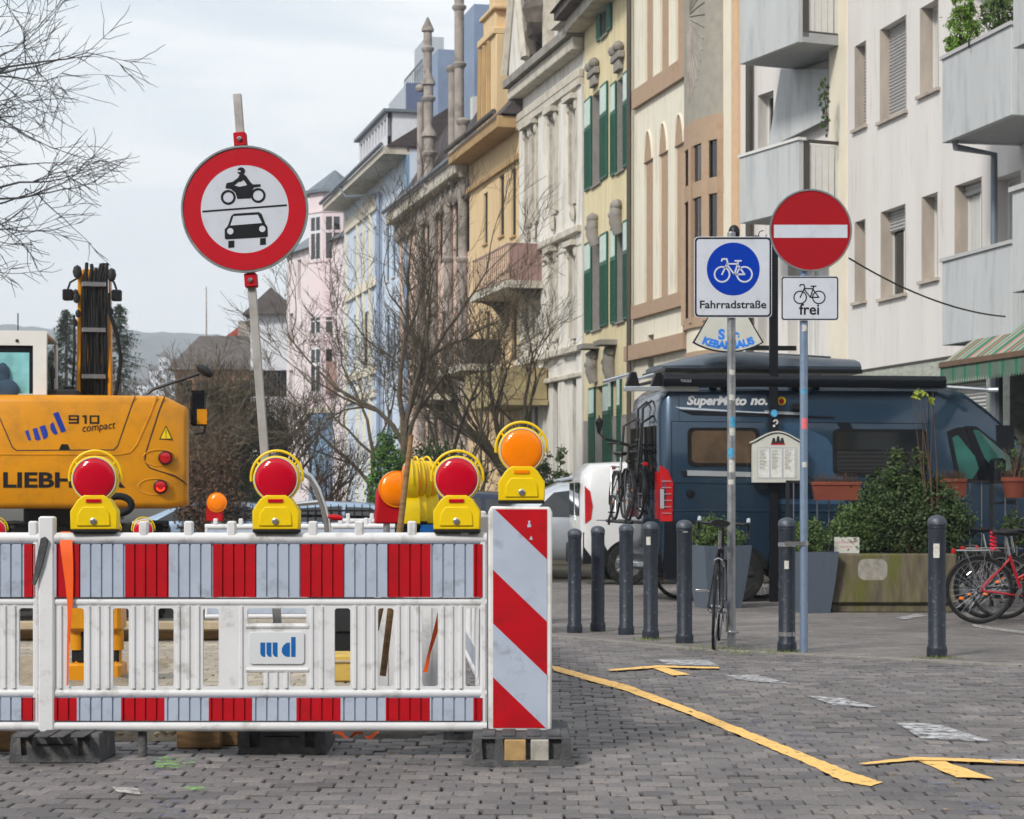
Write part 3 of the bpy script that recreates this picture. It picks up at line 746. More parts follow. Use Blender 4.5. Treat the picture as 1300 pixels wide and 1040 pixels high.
dup(l1, 'red warning lamp on the barrier next to the striped beacon', ((580.5 - CX) / S0, Y0, 1.026), R(-3))
lamp('amber warning lamp on top of the striped beacon', ((662 - CX) / S0, Y0 + .02, 1.157), R(1), 'lens_amber')

# ---------------------------------------------------------------- beacon
t = thing('striped_beacon', 'upright beacon board with slanting red and white stripes on a rubber foot', 'beacon', ((662 - CX) / S0, Y0 - .02, 0), R(-1.5))
b = MB(); 
pts = [(-.150, .135), (-.132, .128), (.118, .128), (.137, .135), (.140, 1.118), (.128, 1.143), (-.138, 1.146), (-.150, 1.12)]
b.flat(pts, -.030, .030)
b.build('board', 'beacon_white', t, bev=.008)
b = MB(); b.flat([(-.09, .128), (.10, .128), (.05, .100), (-.05, .100)], -.02, .02); b.box(-.03, .03, -.02, .02, .07, .13); b.build('stem', 'beacon_white', t, bev=.003)
x0, x1, z0, z1 = -.128, .116, .143, 1.132
def clipstripe(c0, c1):
    """region between lines z = c - 1.0*(x-x0)*k"""
    k = .96; pts = []
    def inside(p, c, up): 
        v = p[1] + k * (p[0] - x0) - c; return v <= 0 if up else v >= 0
    poly = [(x0, z0), (x1, z0), (x1, z1), (x0, z1)]
    for c, up in ((c1, True), (c0, False)):
        out = []
        for i in range(len(poly)):
            a, d = poly[i], poly[(i + 1) % len(poly)]
            ia, id_ = inside(a, c, up), inside(d, c, up)
            if ia: out.append(a)
            if ia != id_:
                fa = a[1] + k * (a[0] - x0) - c; fd = d[1] + k * (d[0] - x0) - c; tt = fa / (fa - fd)
                out.append((a[0] + (d[0] - a[0]) * tt, a[1] + (d[1] - a[1]) * tt))
        poly = out
        if len(poly) < 3: return None
    return poly
b = MB()
lv = [-1, .372, .615, .858, 1.14, 2]
for i, (a, c) in enumerate(zip(lv, lv[1:])):
    pg = clipstripe(a, c); b.mi = 1 if i % 2 == 0 else 0
    if pg: b.flat(pg, -.0335, -.0295)
b.build('striped_sheet', ['refl_white', 'refl_red'], t, smooth=0)
b = MB(); b.flat([(.028, 1.05), (.045, 1.052), (.043, 1.064), (.039, 1.066), (.041, 1.080), (.030, 1.080), (.032, 1.066), (.027, 1.062)], -.0345, -.033)
b.flat([(.036, .995), (.052, .994), (.046, 1.012), (.041, 1.008)], -.0345, -.033); b.build('scuff', 'refl_white', t)

# ---------------------------------------------------------------- orange strap over the rail
def strap(name, label, pts, w_, cat='strap', side=(1, 0, 0)):
    b = MB(); vs = []; sd_ = Vector(side)
    for i, (p_, wd) in enumerate(pts):
        p_ = Vector(p_); ww = wd * w_ / 2
        vs += [p_ - sd_ * ww, p_ + sd_ * ww, p_ + sd_ * ww + Vector((0, .003, 0)), p_ - sd_ * ww + Vector((0, .003, 0))]
    fs = []
    for i in range(len(pts) - 1):
        for k in range(4): fs.append((i * 4 + k, i * 4 + (k + 1) % 4, i * 4 + 4 + (k + 1) % 4, i * 4 + 4 + k))
    b.add(vs, fs)
    o = b.build(name, 'orange_strap', smooth=50); tag(o, label, cat, 'orange lashing straps'); return o
xs = lambda px: (px - CX) / S0
zs = lambda py: (622 + 342 - py) / S0 - .005
strap('lashing_strap', 'orange strap looped over the top rail beside the latch post', [((xs(85), Y0 + .03, 1.0), 1), ((xs(85), Y0, 1.030), 1), ((xs(86), Y0 - .034, zs(690)), 1.0), ((xs(88), Y0 - .036, zs(712)), .9), ((xs(90), Y0 - .036, zs(740)), .65),
       ((xs(91), Y0 - .036, zs(765)), .45), ((xs(90), Y0 - .030, zs(785)), .3), ((xs(88), Y0 - .028, zs(820)), .18), ((xs(87), Y0 - .028, zs(870)), .12)], .056)
strap('lashing_strap', 'thin orange strap hanging slack behind the barrier slats near the beacon', [((xs(556), Y0 + .25, zs(780)), .8), ((xs(550), Y0 + .25, zs(808)), 1), ((xs(542), Y0 + .25, zs(835)), .6), ((xs(537), Y0 + .25, zs(860)), 1)], .022)
b = MB(); vs = []; 
for i in range(25):
    a = i / 24; x = xs(415) + a * .22; z = .075 + .015 * math.sin(a * 14); tw = math.sin(a * 9)
    vs += [(x, Y0 + .25, z - .010 * tw), (x, Y0 + .25 + .012, z + .012 * tw)]
b.add(vs, [(i * 2, i * 2 + 2, i * 2 + 3, i * 2 + 1) for i in range(24)]); b.open = True
o = b.build('lashing_strap', 'orange_strap', smooth=60); tag(o, 'twisted end of orange strap lying under the bottom rail', 'strap', 'orange lashing straps')

# timbers, peg and bits behind the front barriers
def block(name, label, cat, px0, px1, py0, py1, d, dep, m, group=None, rz=0, bev=.004, legs=None):
    a = P(px0, py0, d); c = P(px1, py1, d)
    t = thing(name, label, cat, ((a.x + c.x) / 2, d, c.z), rz, group)
    b = MB(); W = (c.x - a.x) / 2; b.cbox(-W, W, 0, dep, 0, a.z - c.z, .006)
    b.build('body', m, t, bev=0); return t
for (x0, x1, y0, y1, d, lb) in ((224, 280, 922, 951, 9.9, 'stained timber block under the lettered barrier'), (283, 302, 922, 948, 10.0, 'narrow pale timber beside the stained block'),
                                (-30, 14, 922, 955, 9.9, 'timber block at the photo edge beside the rubber foot')):
    a = gp(x0, y1); d = a.y; c = gp(x1, y1); z = H + (HY - y0) * d / F
    b = MB(); b.cbox(a.x, c.x, d, d + .12, 0.002, z, .005); o = b.build('timber_block', 'wood', smooth=30); tag(o, lb, 'timber', 'timbers behind the barrier')
b = MB(); a = gp(181, 961); b.cyl((a.x, a.y, 0), (a.x, a.y, .17), .021, n=12)
o = b.build('steel_peg', 'rubber', smooth=40); tag(o, 'short grey peg standing under the bottom rail left of the timber', 'peg')
# long beam across the work area
b = MB(); d = 17.6; a = P(-60, 790, d); c = P(300, 790, d); b.cbox(a.x, c.x, d, d + .14, zg(d) + .10, zg(d) + .17, .008); o = b.build('timber_beam', 'wood_pale', smooth=30)
tag(o, 'long pale beam lying in front of the excavator wheels', 'timber', 'timbers behind the barrier')
b = MB(); b.cbox(a.x + .2, c.x - .1, d + .2, d + .4, zg(d), zg(d) + .09, .01); o = b.build('timber_beam', 'wood', smooth=30); tag(o, 'dark beam lying just behind the long pale beam', 'timber', 'timbers behind the barrier')
# sacks / crates seen through the slots
def crate(label, px0, px1, py0, py1, m, d=None):
    a = gp(px0, py1); d = a.y; c = gp(px1, py1); z = H + (HY - py0) * d / F
    t = thing('crate', label, 'crate', ((a.x + c.x) / 2, d, zg(d)), 0, 'crates in the work area'); W = (c.x - a.x) / 2; h = z - zg(d)
    b = MB(); b.cbox(-W, W, 0, .35, 0, h, .01); b.build('body', m, t)
    b = MB(); b.cbox(-W - .01, W + .01, -.012, .36, h * .72, h * .82, .004); b.build('rim', 'wood_pale', t); return t
M['crate_yellow'] = mat('crate_yellow', srgb(190, 160, 80), .7, var=.2, dirt=srgb(120, 110, 90), damt=.6, ds=8)
crate('dirty yellow crate behind the barrier, second slot right of the lettered plate', 470, 512, 848, 872, 'crate_yellow')
crate('beige yellow crate under the dark skip', 415, 452, 832, 866, 'crate_yellow')
t = thing('dark_skip', 'dark grey container behind the barrier, right of the lettered plate', 'container', (gp(440, 840).x, 14.6, zg(14.6) + .22))
b = MB(); b.prism([(-.24, 0, 0), (.24, 0, 0), (.28, 0, .42), (-.28, 0, .42)], (0, .5, 0)); b.build('body', 'exc_dark', t, bev=.01)
b = MB(); b.box(-.3, .3, -.02, .52, .42, .45); b.build('rim', 'exc_dark', t, bev=.004)
b = MB(); b.box(-.2, .2, .02, .45, -.22, 0); b.build('stand', 'rubber_black', t)
# beacon stored behind the slats
for (px, lb) in ((490, 'white plastic post behind the third slot from the beacon'), (545, 'scratched white plastic board behind the strap')):
    t = thing('plastic_board', lb, 'barrier part', ((px - CX) / 250, D0 + 1.0, 0), 0)
    b = MB(); b.prism([(-.07, 0, .0), (.07, 0, 0), (.05, 0, .82), (-.05, 0, .82)], (0, .04, 0)); b.build('board', 'beacon_white', t, bev=.006)
    b = MB(); b.box(-.015, .015, -.006, 0, .05, .75); b.build('rib', 'beacon_white', t)

# leaning wooden stake with its props
b = MB(); q0 = P(486, 858, D0 + .55); q1 = P(522, 552, D0 + .55)
b.tube([q0, q0.lerp(q1, .35), q0.lerp(q1, .7), q1], [.016, .016, .015, .012], 8)
o = b.build('wooden_stake', 'wood', smooth=50); tag(o, 'thin wooden stake leaning upright between the lamps behind the barrier', 'stake')
b = MB(); q0 = P(478, 800, D0 + .7); q1 = P(510, 655, D0 + .65); b.tube([q0, q1], [.012, .010], 8)
o = b.build('wooden_stake', 'wood', smooth=50); tag(o, 'shorter slanting wooden stake behind the tall thin one', 'stake')
# big amber lamp on a red head, seen obliquely, and small one
def redhead(label, px, py, s, rz=0.0):
    d = F / s; pt = P(px, py, d); g = zg(d)
    t = thing('amber_lamp', label, 'warning lamp', (pt.x, d, g), rz, 'amber lamps on red stands')
    z = pt.z - g
    b = MB(); b.flat([(-.10, z - .20), (.08, z - .20), (.08, z - .12), (.09, z), (.0, z + .09), (-.06, z + .05), (-.09, z - .02)], .0, .06); b.build('housing', 'refl_red', t, bev=.01)
    b = MB(); b.lathe([(.098, 0), (.096, .014), (.08, .028), (.05, .036), (.0005, .04)], (0.02, 0, z), 'y', 32); b.build('lens', 'lens_amber', t)
    b = MB(); b.ring(.02, z, .094, .106, -.012, .01, 32); b.build('bezel', 'lens_amber', t)
    b = MB(); b.cyl((-.03, .03, 0), (-.03, .03, z - .19), .02, n=10); b.cyl((.04, .03, 0), (.04, .03, z - .19), .02, n=10); b.build('stand', 'galv', t)
    return t
redhead('large amber lamp on a red head beside the row of stored yellow lamps', 499, 621, 220, R(20))
redhead('small amber lamp on a red stand right of the excavator', 273, 638, 120)
# stored row of yellow lamps, edge on
for k in range(4):
    t = dup(l1, ['nearest of four stored lamps, turned edge on', 'second of the four stored lamps turned edge on', 'third of the four stored lamps turned edge on', 'last of the four stored lamps, above the blue crate'][k],
            ((522 + k * 6.5 - CX) / 228, D0 + 1.95 + k * .05, 1.02 + .012 * (k % 2)), R(-80 + 4 * k), 'stored lamps standing in a row')
    for ch in [x for x in COL.objects if x.parent == t and x.name.startswith('lens')]:
        ch.data = ch.data.copy(); ch.data.materials[0] = M['lens_amber']
t = thing('lamp_rack', 'low rack with a blue front carrying the stored yellow lamps', 'rack', ((531 - CX) / 228, D0 + 2.0, 0))
b = MB(); b.box(-.12, .14, -.12, .16, .96, 1.015); b.build('tray', 'rubber_black', t, bev=.004)
b = MB(); b.box(.02, .16, -.135, -.12, .96, 1.03); b.build('front_panel', 'logo_blue', t)
b = MB(); 
for x in (-.10, .12): b.box(x - .015, x + .015, -.1, -.07, 0, .96); b.box(x - .015, x + .015, .1, .13, 0, .96)
b.build('legs_frame', 'galv', t)
# bent steel pipe
b = MB(); d = D0 + 1.6
b.tube([P(p_[0], p_[1], d) for p_ in ((418, 700), (416, 668), (411, 645), (403, 622), (394, 606), (386, 601), (374, 600), (358, 602))], .019, 12)
o = b.build('bent_pipe', 'steel', smooth=60); tag(o, 'bent steel pipe rising behind the middle red lamp', 'pipe')
b = MB(); b.tube([P(340, 645, d + .4), P(380, 640, d + .4), P(412, 637, d + .4)], .014, 10)
o = b.build('steel_rod', 'steel', smooth=60); tag(o, 'short steel rod crossing behind the bent pipe', 'pipe')
b = MB(); q = P(425, 657, D0 + 1.55); b.tube([q + Vector((-.035, 0, .006)), q, q + Vector((.04, 0, -.004))], [.010, .018, .012], 10)
o = b.build('red_grip', 'refl_red', smooth=60); tag(o, 'small red grip clamped on the bent pipe', 'clamp')
b = MB(); q = P(330, 655, D0 + 1.55); b.tube([q + Vector((-.025, 0, -.012)), q, q + Vector((.03, 0, .016))], [.010, .018, .012], 10)
o = b.build('red_grip', 'refl_red', smooth=60); tag(o, 'small red grip just left of the middle lamp', 'clamp')
# rubber hose beside first lamp
b = MB(); d = D0 + .9
b.tube([P(150 + 17 * math.cos(a), 641 + 11 * math.sin(a), d) for a in [R(q) for q in range(-180, 121, 20)]], .018, 10)
o = b.build('rubber_hose', 'rubber_black', smooth=60); tag(o, 'loop of thick black hose right of the first red lamp', 'hose')
# soil rammer
t = thing('soil_rammer', 'yellow ramming machine behind the slats left of the lettered plate', 'machine', (gp(120, 868).x, gp(120, 868).y, zg(13)))
b = MB(); b.cbox(-.17, .17, -.05, .2, .0, .13, .015); b.build('foot_plate', 'exc_yellow', t)
for x in (-.12, .13): b = MB(); b.cyl((x, .05, .13), (x, .05, .22), .03, n=12); b.cyl((x, .05, .21), (x, .05, .33), .045, n=12); b.build('cylinder', 'exc_yellow', t)
b = MB(); b.box(-.15, .15, .02, .12, .13, .34); b.build('bellows', 'rubber_black', t, bev=.01)
b = MB(); b.cbox(-.18, .17, -.04, .18, .33, .52, .02); b.build('housing', 'exc_yellow', t)
# ================================================================= signs
def post_round(name, label, px, py, top, r, m, cat='sign post'):
    g = gp(px, py); z = H + (HY - top) * g.y / F - g.z
    t = thing(name, label, cat, g)
    b = MB(); b.tube([(0, 0, -.02), (0, 0, z)], r, 18); b.lathe([(r, z), (r * .9, z + .008), (r * .3, z + .012)], (0, 0, 0), 'z', 18)
    b.build('pole', m, t); return t, g
# leaning ban sign
g = gp(363, 948); s_ = F / 9.74
t = thing('traffic_sign', 'round red-rimmed ban sign with motorcycle and car on a leaning square post', 'traffic sign', ((363 - CX) / s_, 9.74, .06))
t.rotation_euler = (0, R(-4.35), 0)
b = MB(); b.cbox(-.019, .019, -.019, .019, 0, 3.05, .002); b.build('post', 'alu_post', t)
zc = 2.495
b = MB()
b.disc(0, zc, .300, -.050, -.046, 64); b.ring(0, zc, .292, .301, -.058, -.040, 64)
b.build('sign_back', 'galv', t)
b = MB(); b.ring(0, zc, .208, .288, -.0530, -.050, 64); b.build('sign_ring', 'sign_red', t)
b = MB(); b.disc(0, zc, .2095, -.0525, -.050, 64); b.build('sign_face', 'sign_white', t)
th = R(4.2)
def crp(cx, cy):
    dx, dz = (cx - 322) / 925.7, (516 - cy) / 925.7
    return (dx * math.cos(th) + dz * math.sin(th), zc - dx * math.sin(th) + dz * math.cos(th))
ya, yb = -.0545, -.0524
b = MB()
b.stroke([(-.200, zc + .004), (.200, zc + .004)], .0075, ya, yb, False)
for c in ((250, 464), (381, 456)):
    q = crp(*c); b.ring(q[0], q[1], .0245, .0350, ya, yb, 32)
b.flat([crp(*q) for q in ((238, 424), (243, 402), (270, 396), (292, 380), (300, 392), (276, 412), (300, 418), (330, 412), (346, 396), (358, 408), (391, 407), (392, 417), (362, 421), (354, 440), (348, 468), (290, 471), (282, 445), (262, 428))], ya, yb)
b.flat([crp(*q) for q in ((292, 380), (300, 366), (316, 360), (330, 372), (350, 402), (334, 412), (318, 388), (300, 398))], ya + .0001, yb)
q = crp(307, 349); b.disc(q[0], q[1], .0175, ya - .0001, yb, 20, 1.05)
b.build('motorcycle_symbol', 'sign_black', t, smooth=0)
b = MB(); b.flat([crp(*q) for q in ((288, 352), (291, 346), (305, 348), (304, 354))], ya - .0006, ya - .0001); b.build('visor_mark', 'sign_white', t, smooth=0)
b = MB()
body = [crp(*q) for q in ((234, 604), (246, 592), (250, 584), (263, 546), (274, 536), (384, 529), (396, 537), (412, 580), (421, 592), (423, 634), (418, 638), (240, 648), (235, 644))]
b.flat(body, ya, yb)
for x0, x1, y0, y1 in ((250, 276, 654, 684), (389, 414, 643, 672)):
    b.flat([crp(x0, y0 + 1), crp(x1, y0 - 1), crp(x1, y1 - 1), crp(x0, y1 + 1)], ya, yb)
b.build('car_symbol', 'sign_black', t, smooth=0)
b = MB(); b.flat([crp(*q) for q in ((259, 588), (273, 547), (380, 541), (398, 577))], ya - .0006, ya - .0001)
for c in ((259, 613), (399, 603)):
    q = crp(*c); b.disc(q[0], q[1], .0150, ya - .0006, ya - .0001, 20)
b.build('car_symbol_lights', 'sign_white', t, smooth=0)
for sg in (1, -1):
    b = MB(); b.cbox(-.029, .029, -.046, .024, zc + sg * .335 - .033, zc + sg * .335 + .033, .004); cb = b.build('clamp', 'sign_red', t)
    b = MB(); b.lathe([(.012, 0), (.012, .008), (.007, .012), (.0005, .012)], (0, -.046, zc + sg * .335), 'y', 6); b.build('bolt', 'steel', cb)

def bicycle_symbol(name, parent, m, cx, cz, s, lw, y0, y1):
    """pictogram, width 2.0*s"""
    b = MB(); q = lambda x, z: (cx + x * s, cz + z * s)
    for x in (-.60, .60): b.ring(cx + x * s, cz - .22 * s, (.40 - lw / 2) * s, (.40 + lw / 2) * s, y0, y1, 36)
    st = lambda pts: b.stroke([q(*p_) for p_ in pts], lw * s, y0, y1)
    st([(-.60, -.22), (-.30, .42), (-.36, .60), (-.58, .60), (-.62, .50)])
    st([(-.36, .32), (.06, -.22), (.60, -.22), (.20, .34), (-.34, .34)])
    st([(.06, -.22), (.28, .50)]); st([(.10, .50), (.42, .50)])
    return b.build(name, m, parent, smooth=0)
# cycle street sign
t, g = post_round('traffic_sign', 'square white cycle street sign on a stickered grey pole', 928.5, 822, 296, .034, 'galv', 'traffic sign')
sc = F / g.y
Z = lambda py: (HY - py) / sc + H - g.z
x0, x1, z0, z1 = (880.5 - 928.5) / sc, (979 - 928.5) / sc, Z(404), Z(301.5)
b = MB(); b.flat(rrect(x0, x1, z0, z1, .035), -.052, -.046); b.build('sign_rim', 'sign_white', t, smooth=0, bev=.001)
b = MB(); 
ro, ri = rrect(x0 + .006, x1 - .006, z0 + .006, z1 - .006, .032), rrect(x0 + .020, x1 - .020, z0 + .020, z1 - .020, .024)
def frame2(b, ro, ri, y0, y1):
    n = len(ro); vs = [(p_[0], y0, p_[1]) for p_ in ro] + [(p_[0], y0, p_[1]) for p_ in ri] + [(p_[0], y1, p_[1]) for p_ in ro] + [(p_[0], y1, p_[1]) for p_ in ri]
    fs = []
    for i in range(n):
        j = (i + 1) % n; fs += [(i, j, n + j, n + i), (2 * n + j, 2 * n + i, 3 * n + i, 3 * n + j), (i, 2 * n + i, 2 * n + j, j), (n + j, 3 * n + j, 3 * n + i, n + i)]
    b.add(vs, fs)
frame2(b, ro, ri, -.0530, -.0515); b.build('border', 'sign_black', t, smooth=0)
cx_, cz_ = (930 - 928.5) / sc, Z(342.5)
b = MB(); b.disc(cx_, cz_, 33.5 / sc, -.0532, -.0518, 56); b.build('blue_disc', 'sign_blue', t, smooth=0)
bicycle_symbol('bicycle_symbol', t, 'sign_white', cx_, cz_ - .01, .152 * 1.0, .085, -.0545, -.0530)
tx = txt('lettering', 'Fahrradstraße', .088, 'sign_black', t, ((929.5 - 928.5) / sc, -.0530, Z(392)), ext=.0008, bold=.0014, sx=1.0)
wd = max(v.co.x for v in tx.data.vertices) - min(v.co.x for v in tx.data.vertices)
tgt = 84 / sc; cxx = 1.2 / sc
for v in tx.data.vertices: v.co.x = cxx + (v.co.x - cxx) * tgt / wd
for zz in (Z(312), Z(395)): 
    b = MB(); b.cbox(-.045, .045, -.046, .040, zz - .015, zz + .015, .003); b.build('clamp', 'steel', t)
rg = random.Random(5)
for (py, h_, m_) in ((505, .05, 'sticker_white'), (536, .08, 'sticker_blue'), (548, .06, 'sticker_white'), (575, .07, 'sticker_blue'), (592, .10, 'sticker_white'), (612, .04, 'sticker_white'), (473, .04, 'sticker_white')):
    b = MB(); a0 = rg.uniform(-150, -110); k = 8; zz = Z(py); 
    pts = [(.0346 * math.cos(R(a0 + 80 * i / k)), .0346 * math.sin(R(a0 + 80 * i / k))) for i in range(k + 1)]
    b.add([(x, y, zz - h_ / 2 + rg.uniform(-.006, .006)) for x, y in pts] + [(x, y, zz + h_ / 2 + rg.uniform(-.006, .006)) for x, y in pts], [(i, i + 1, k + 2 + i, k + 1 + i) for i in range(k)])
    b.open = True; b.build('sticker', m_, t)
# no entry sign
t, g = post_round('traffic_sign', 'round red no entry sign with white bar above a small bicycle plate', 1020.5, 829, 250, .031, 'galv_blue', 'traffic sign')
sc = F / g.y; ox = 1020.5
cx_, cz_ = (1028 - ox) / sc, Z(293.5)
Z = lambda py: (HY - py) / sc + H - g.z
cz_ = Z(293.5)
b = MB(); b.disc(cx_, cz_, .318, -.046, -.042, 64); b.ring(cx_, cz_, .306, .319, -.054, -.038, 64); b.build('sign_back', 'galv', t)
b = MB(); b.disc(cx_, cz_, .306, -.048, -.0462, 64); b.build('sign_face', 'sign_red_dark', t, smooth=0)
b = MB(); b.flat([((981.5 - ox) / sc, Z(303)), ((1074.5 - ox) / sc, Z(303)), ((1074.5 - ox) / sc, Z(286.5)), ((981.5 - ox) / sc, Z(286.5))], -.0495, -.0481); b.build('white_bar', 'sign_white', t, smooth=0)
x0, x1, z0, z1 = (990.5 - ox) / sc, (1063.5 - ox) / sc, Z(407.5), Z(351.5)
b = MB(); b.flat(rrect(x0, x1, z0, z1, .022), -.048, -.042); pl = b.build('supplementary_plate', 'sign_white', t, smooth=0)
b = MB(); frame2(b, rrect(x0 + .004, x1 - .004, z0 + .004, z1 - .004, .02), rrect(x0 + .013, x1 - .013, z0 + .013, z1 - .013, .014), -.0492, -.0478); b.build('border', 'sign_black', pl, smooth=0)
bicycle_symbol('bicycle_symbol', pl, 'sign_black', (1026.5 - ox) / sc, Z(374), .120, .075, -.0495, -.0479)
txt('lettering', 'frei', .118, 'sign_black', pl, ((1026.5 - ox) / sc, -.0486, Z(400)), ext=.0008, bold=.002)
for zz in (Z(262), Z(325), Z(357), Z(402)):
    b = MB(); b.cbox(-.042, .042, -.044, .036, zz - .014, zz + .014, .003); b.build('clamp', 'steel', t)
for (py, h_, m_) in ((497, .035, 'sticker_blue'), (538, .085, 'sticker_pink'), (417, .05, 'sticker_white'), (590, .04, 'sticker_white')):
    b = MB(); a0 = rg.uniform(-140, -120); k = 8; zz = Z(py); w_ = 110 if py == 538 else 70
    pts = [(.0316 * math.cos(R(a0 + w_ * i / k)), .0316 * math.sin(R(a0 + w_ * i / k))) for i in range(k + 1)]
    b.add([(x, y, zz - h_ / 2) for x, y in pts] + [(x, y, zz + h_ / 2) for x, y in pts], [(i, i + 1, k + 2 + i, k + 1 + i) for i in range(k)])
    b.open = True; b.build('sticker', m_, t)
for py in (690, 857):          # band clamps to the neighbouring bollard
    zz = Z(py); b = MB(); b.box(-.15, .0, -.036, -.030, zz - .016, zz + .016); b.box(-.06, -.03, -.044, -.024, zz - .014, zz + .014)
    b.lathe([(.0335, zz - .016), (.0345, zz - .016), (.0345, zz + .016), (.0335, zz + .016)], (0, 0, 0), 'z', 16)
    b.build('bracket', 'steel', t)

# ================================================================= bollards
def bollard(label, px, py, top, first=None):
    g = gp(px, py); hh = (py - top) * g.y / F
    if first is None:
        t = thing('bollard', label, 'bollard', g, 0, 'bollards along the forecourt edge')
        b = MB(); b.lathe([(.074, 0), (.074, .055), (.070, .075), (.0635, .085), (.0635, .905), (.0665, .908), (.0665, .925), (.0625, .930)], n=28); b.build('shaft', 'bollard', t)
        b = MB(); b.lathe([(.0640, .930), (.0690, .934), (.0690, .955), (.064, .972), (.048, .988), (.025, .997), (.0005, 1.0)], n=28); b.build('cap', 'bollard_cap', t)
    else:
        t = copy_tree(first); t.location = g; t['label'] = label; t.rotation_euler.z = R(px % 57)
    k = hh / 1.0; t.scale = (.5 + .5 * k, .5 + .5 * k, k)
    return t
bo = bollard('bollard directly left of the red bicycle, alone on the right', 1189.5, 834, 654)
B = {}
for lb, px, py, top in (('bollard strapped to the grey-blue no entry pole', 999, 828, 657), ('bollard left of the black bicycle on the pole', 869, 817, 660),
                        ('bollard in front of the camper tail light, second left of the black bicycle', 826, 811, 662), ('bollard third left of the black bicycle', 795, 805.5, 665),
                        ('bollard in front of the white van tail, second from the striped beacon', 759, 801, 667.5), ('bollard nearest to the striped beacon', 729.5, 803, 671)):
    B[px] = bollard(lb, px, py, top, bo)
t = B[999]
for z in (.80, .075 + .06):
    b = MB(); b.lathe([(.066, z - .016), (.0685, z - .016), (.0685, z + .016), (.066, z + .016)], n=24); b.build('steel_band', 'steel', t)
def bsticker(t, z, a0, a1, h_):
    b = MB(); k = 6; vs = [(.0645 * math.cos(R(a0 + (a1 - a0) * i / k)), .0645 * math.sin(R(a0 + (a1 - a0) * i / k)), z + dz) for dz in (0, h_) for i in range(k + 1)]
    b.add(vs, [(i, i + 1, k + 2 + i, k + 1 + i) for i in range(k)]); b.open = True; b.build('sticker', 'sticker_white', t)
t.rotation_euler.z = 0; bo.rotation_euler.z = 0; B[826].rotation_euler.z = 0; B[869].rotation_euler.z = 0
bsticker(t, .62, -115, -85, .06); bsticker(bo, .70, -125, -85, .10); bsticker(B[826], .80, -130, -95, .07); bsticker(B[869], .90, -105, -70, .02)
# little grass tufts at their feet
b = MB(); rg = random.Random(11)
spots = [(826, 812, 26, 30), (905, 824, 50, 60), (960, 829, 60, 60), (999, 829, 30, 50), (1189, 835, 26, 30), (870, 818, 20, 10), (758, 802, 20, 8), (1120, 836, 8, 4)]
for px, py, wd, n in spots:
    for i in range(n * 3):
        g = gp(px + rg.gauss(0, wd / 2.2), py + rg.uniform(-1, 2.2)); h_ = rg.uniform(.008, .035 if n > 20 else .02); a = rg.uniform(0, PI); dx, dy = math.cos(a) * .004, math.sin(a) * .004; lx, ly = rg.uniform(-.02, .02), rg.uniform(-.02, .02)
        b.add([(g.x - dx, g.y - dy, g.z - .002), (g.x + dx, g.y + dy, g.z - .002), (g.x + lx, g.y + ly, g.z + h_)], [(0, 1, 2)])
M['grass'] = mat('grass', srgb(104, 122, 52), .8, var=.4, vs=4, dirt=srgb(120, 104, 60), damt=.8, ds=3)
b.open = True; o = b.build('grass', 'grass', smooth=0); o['kind'] = 'stuff'

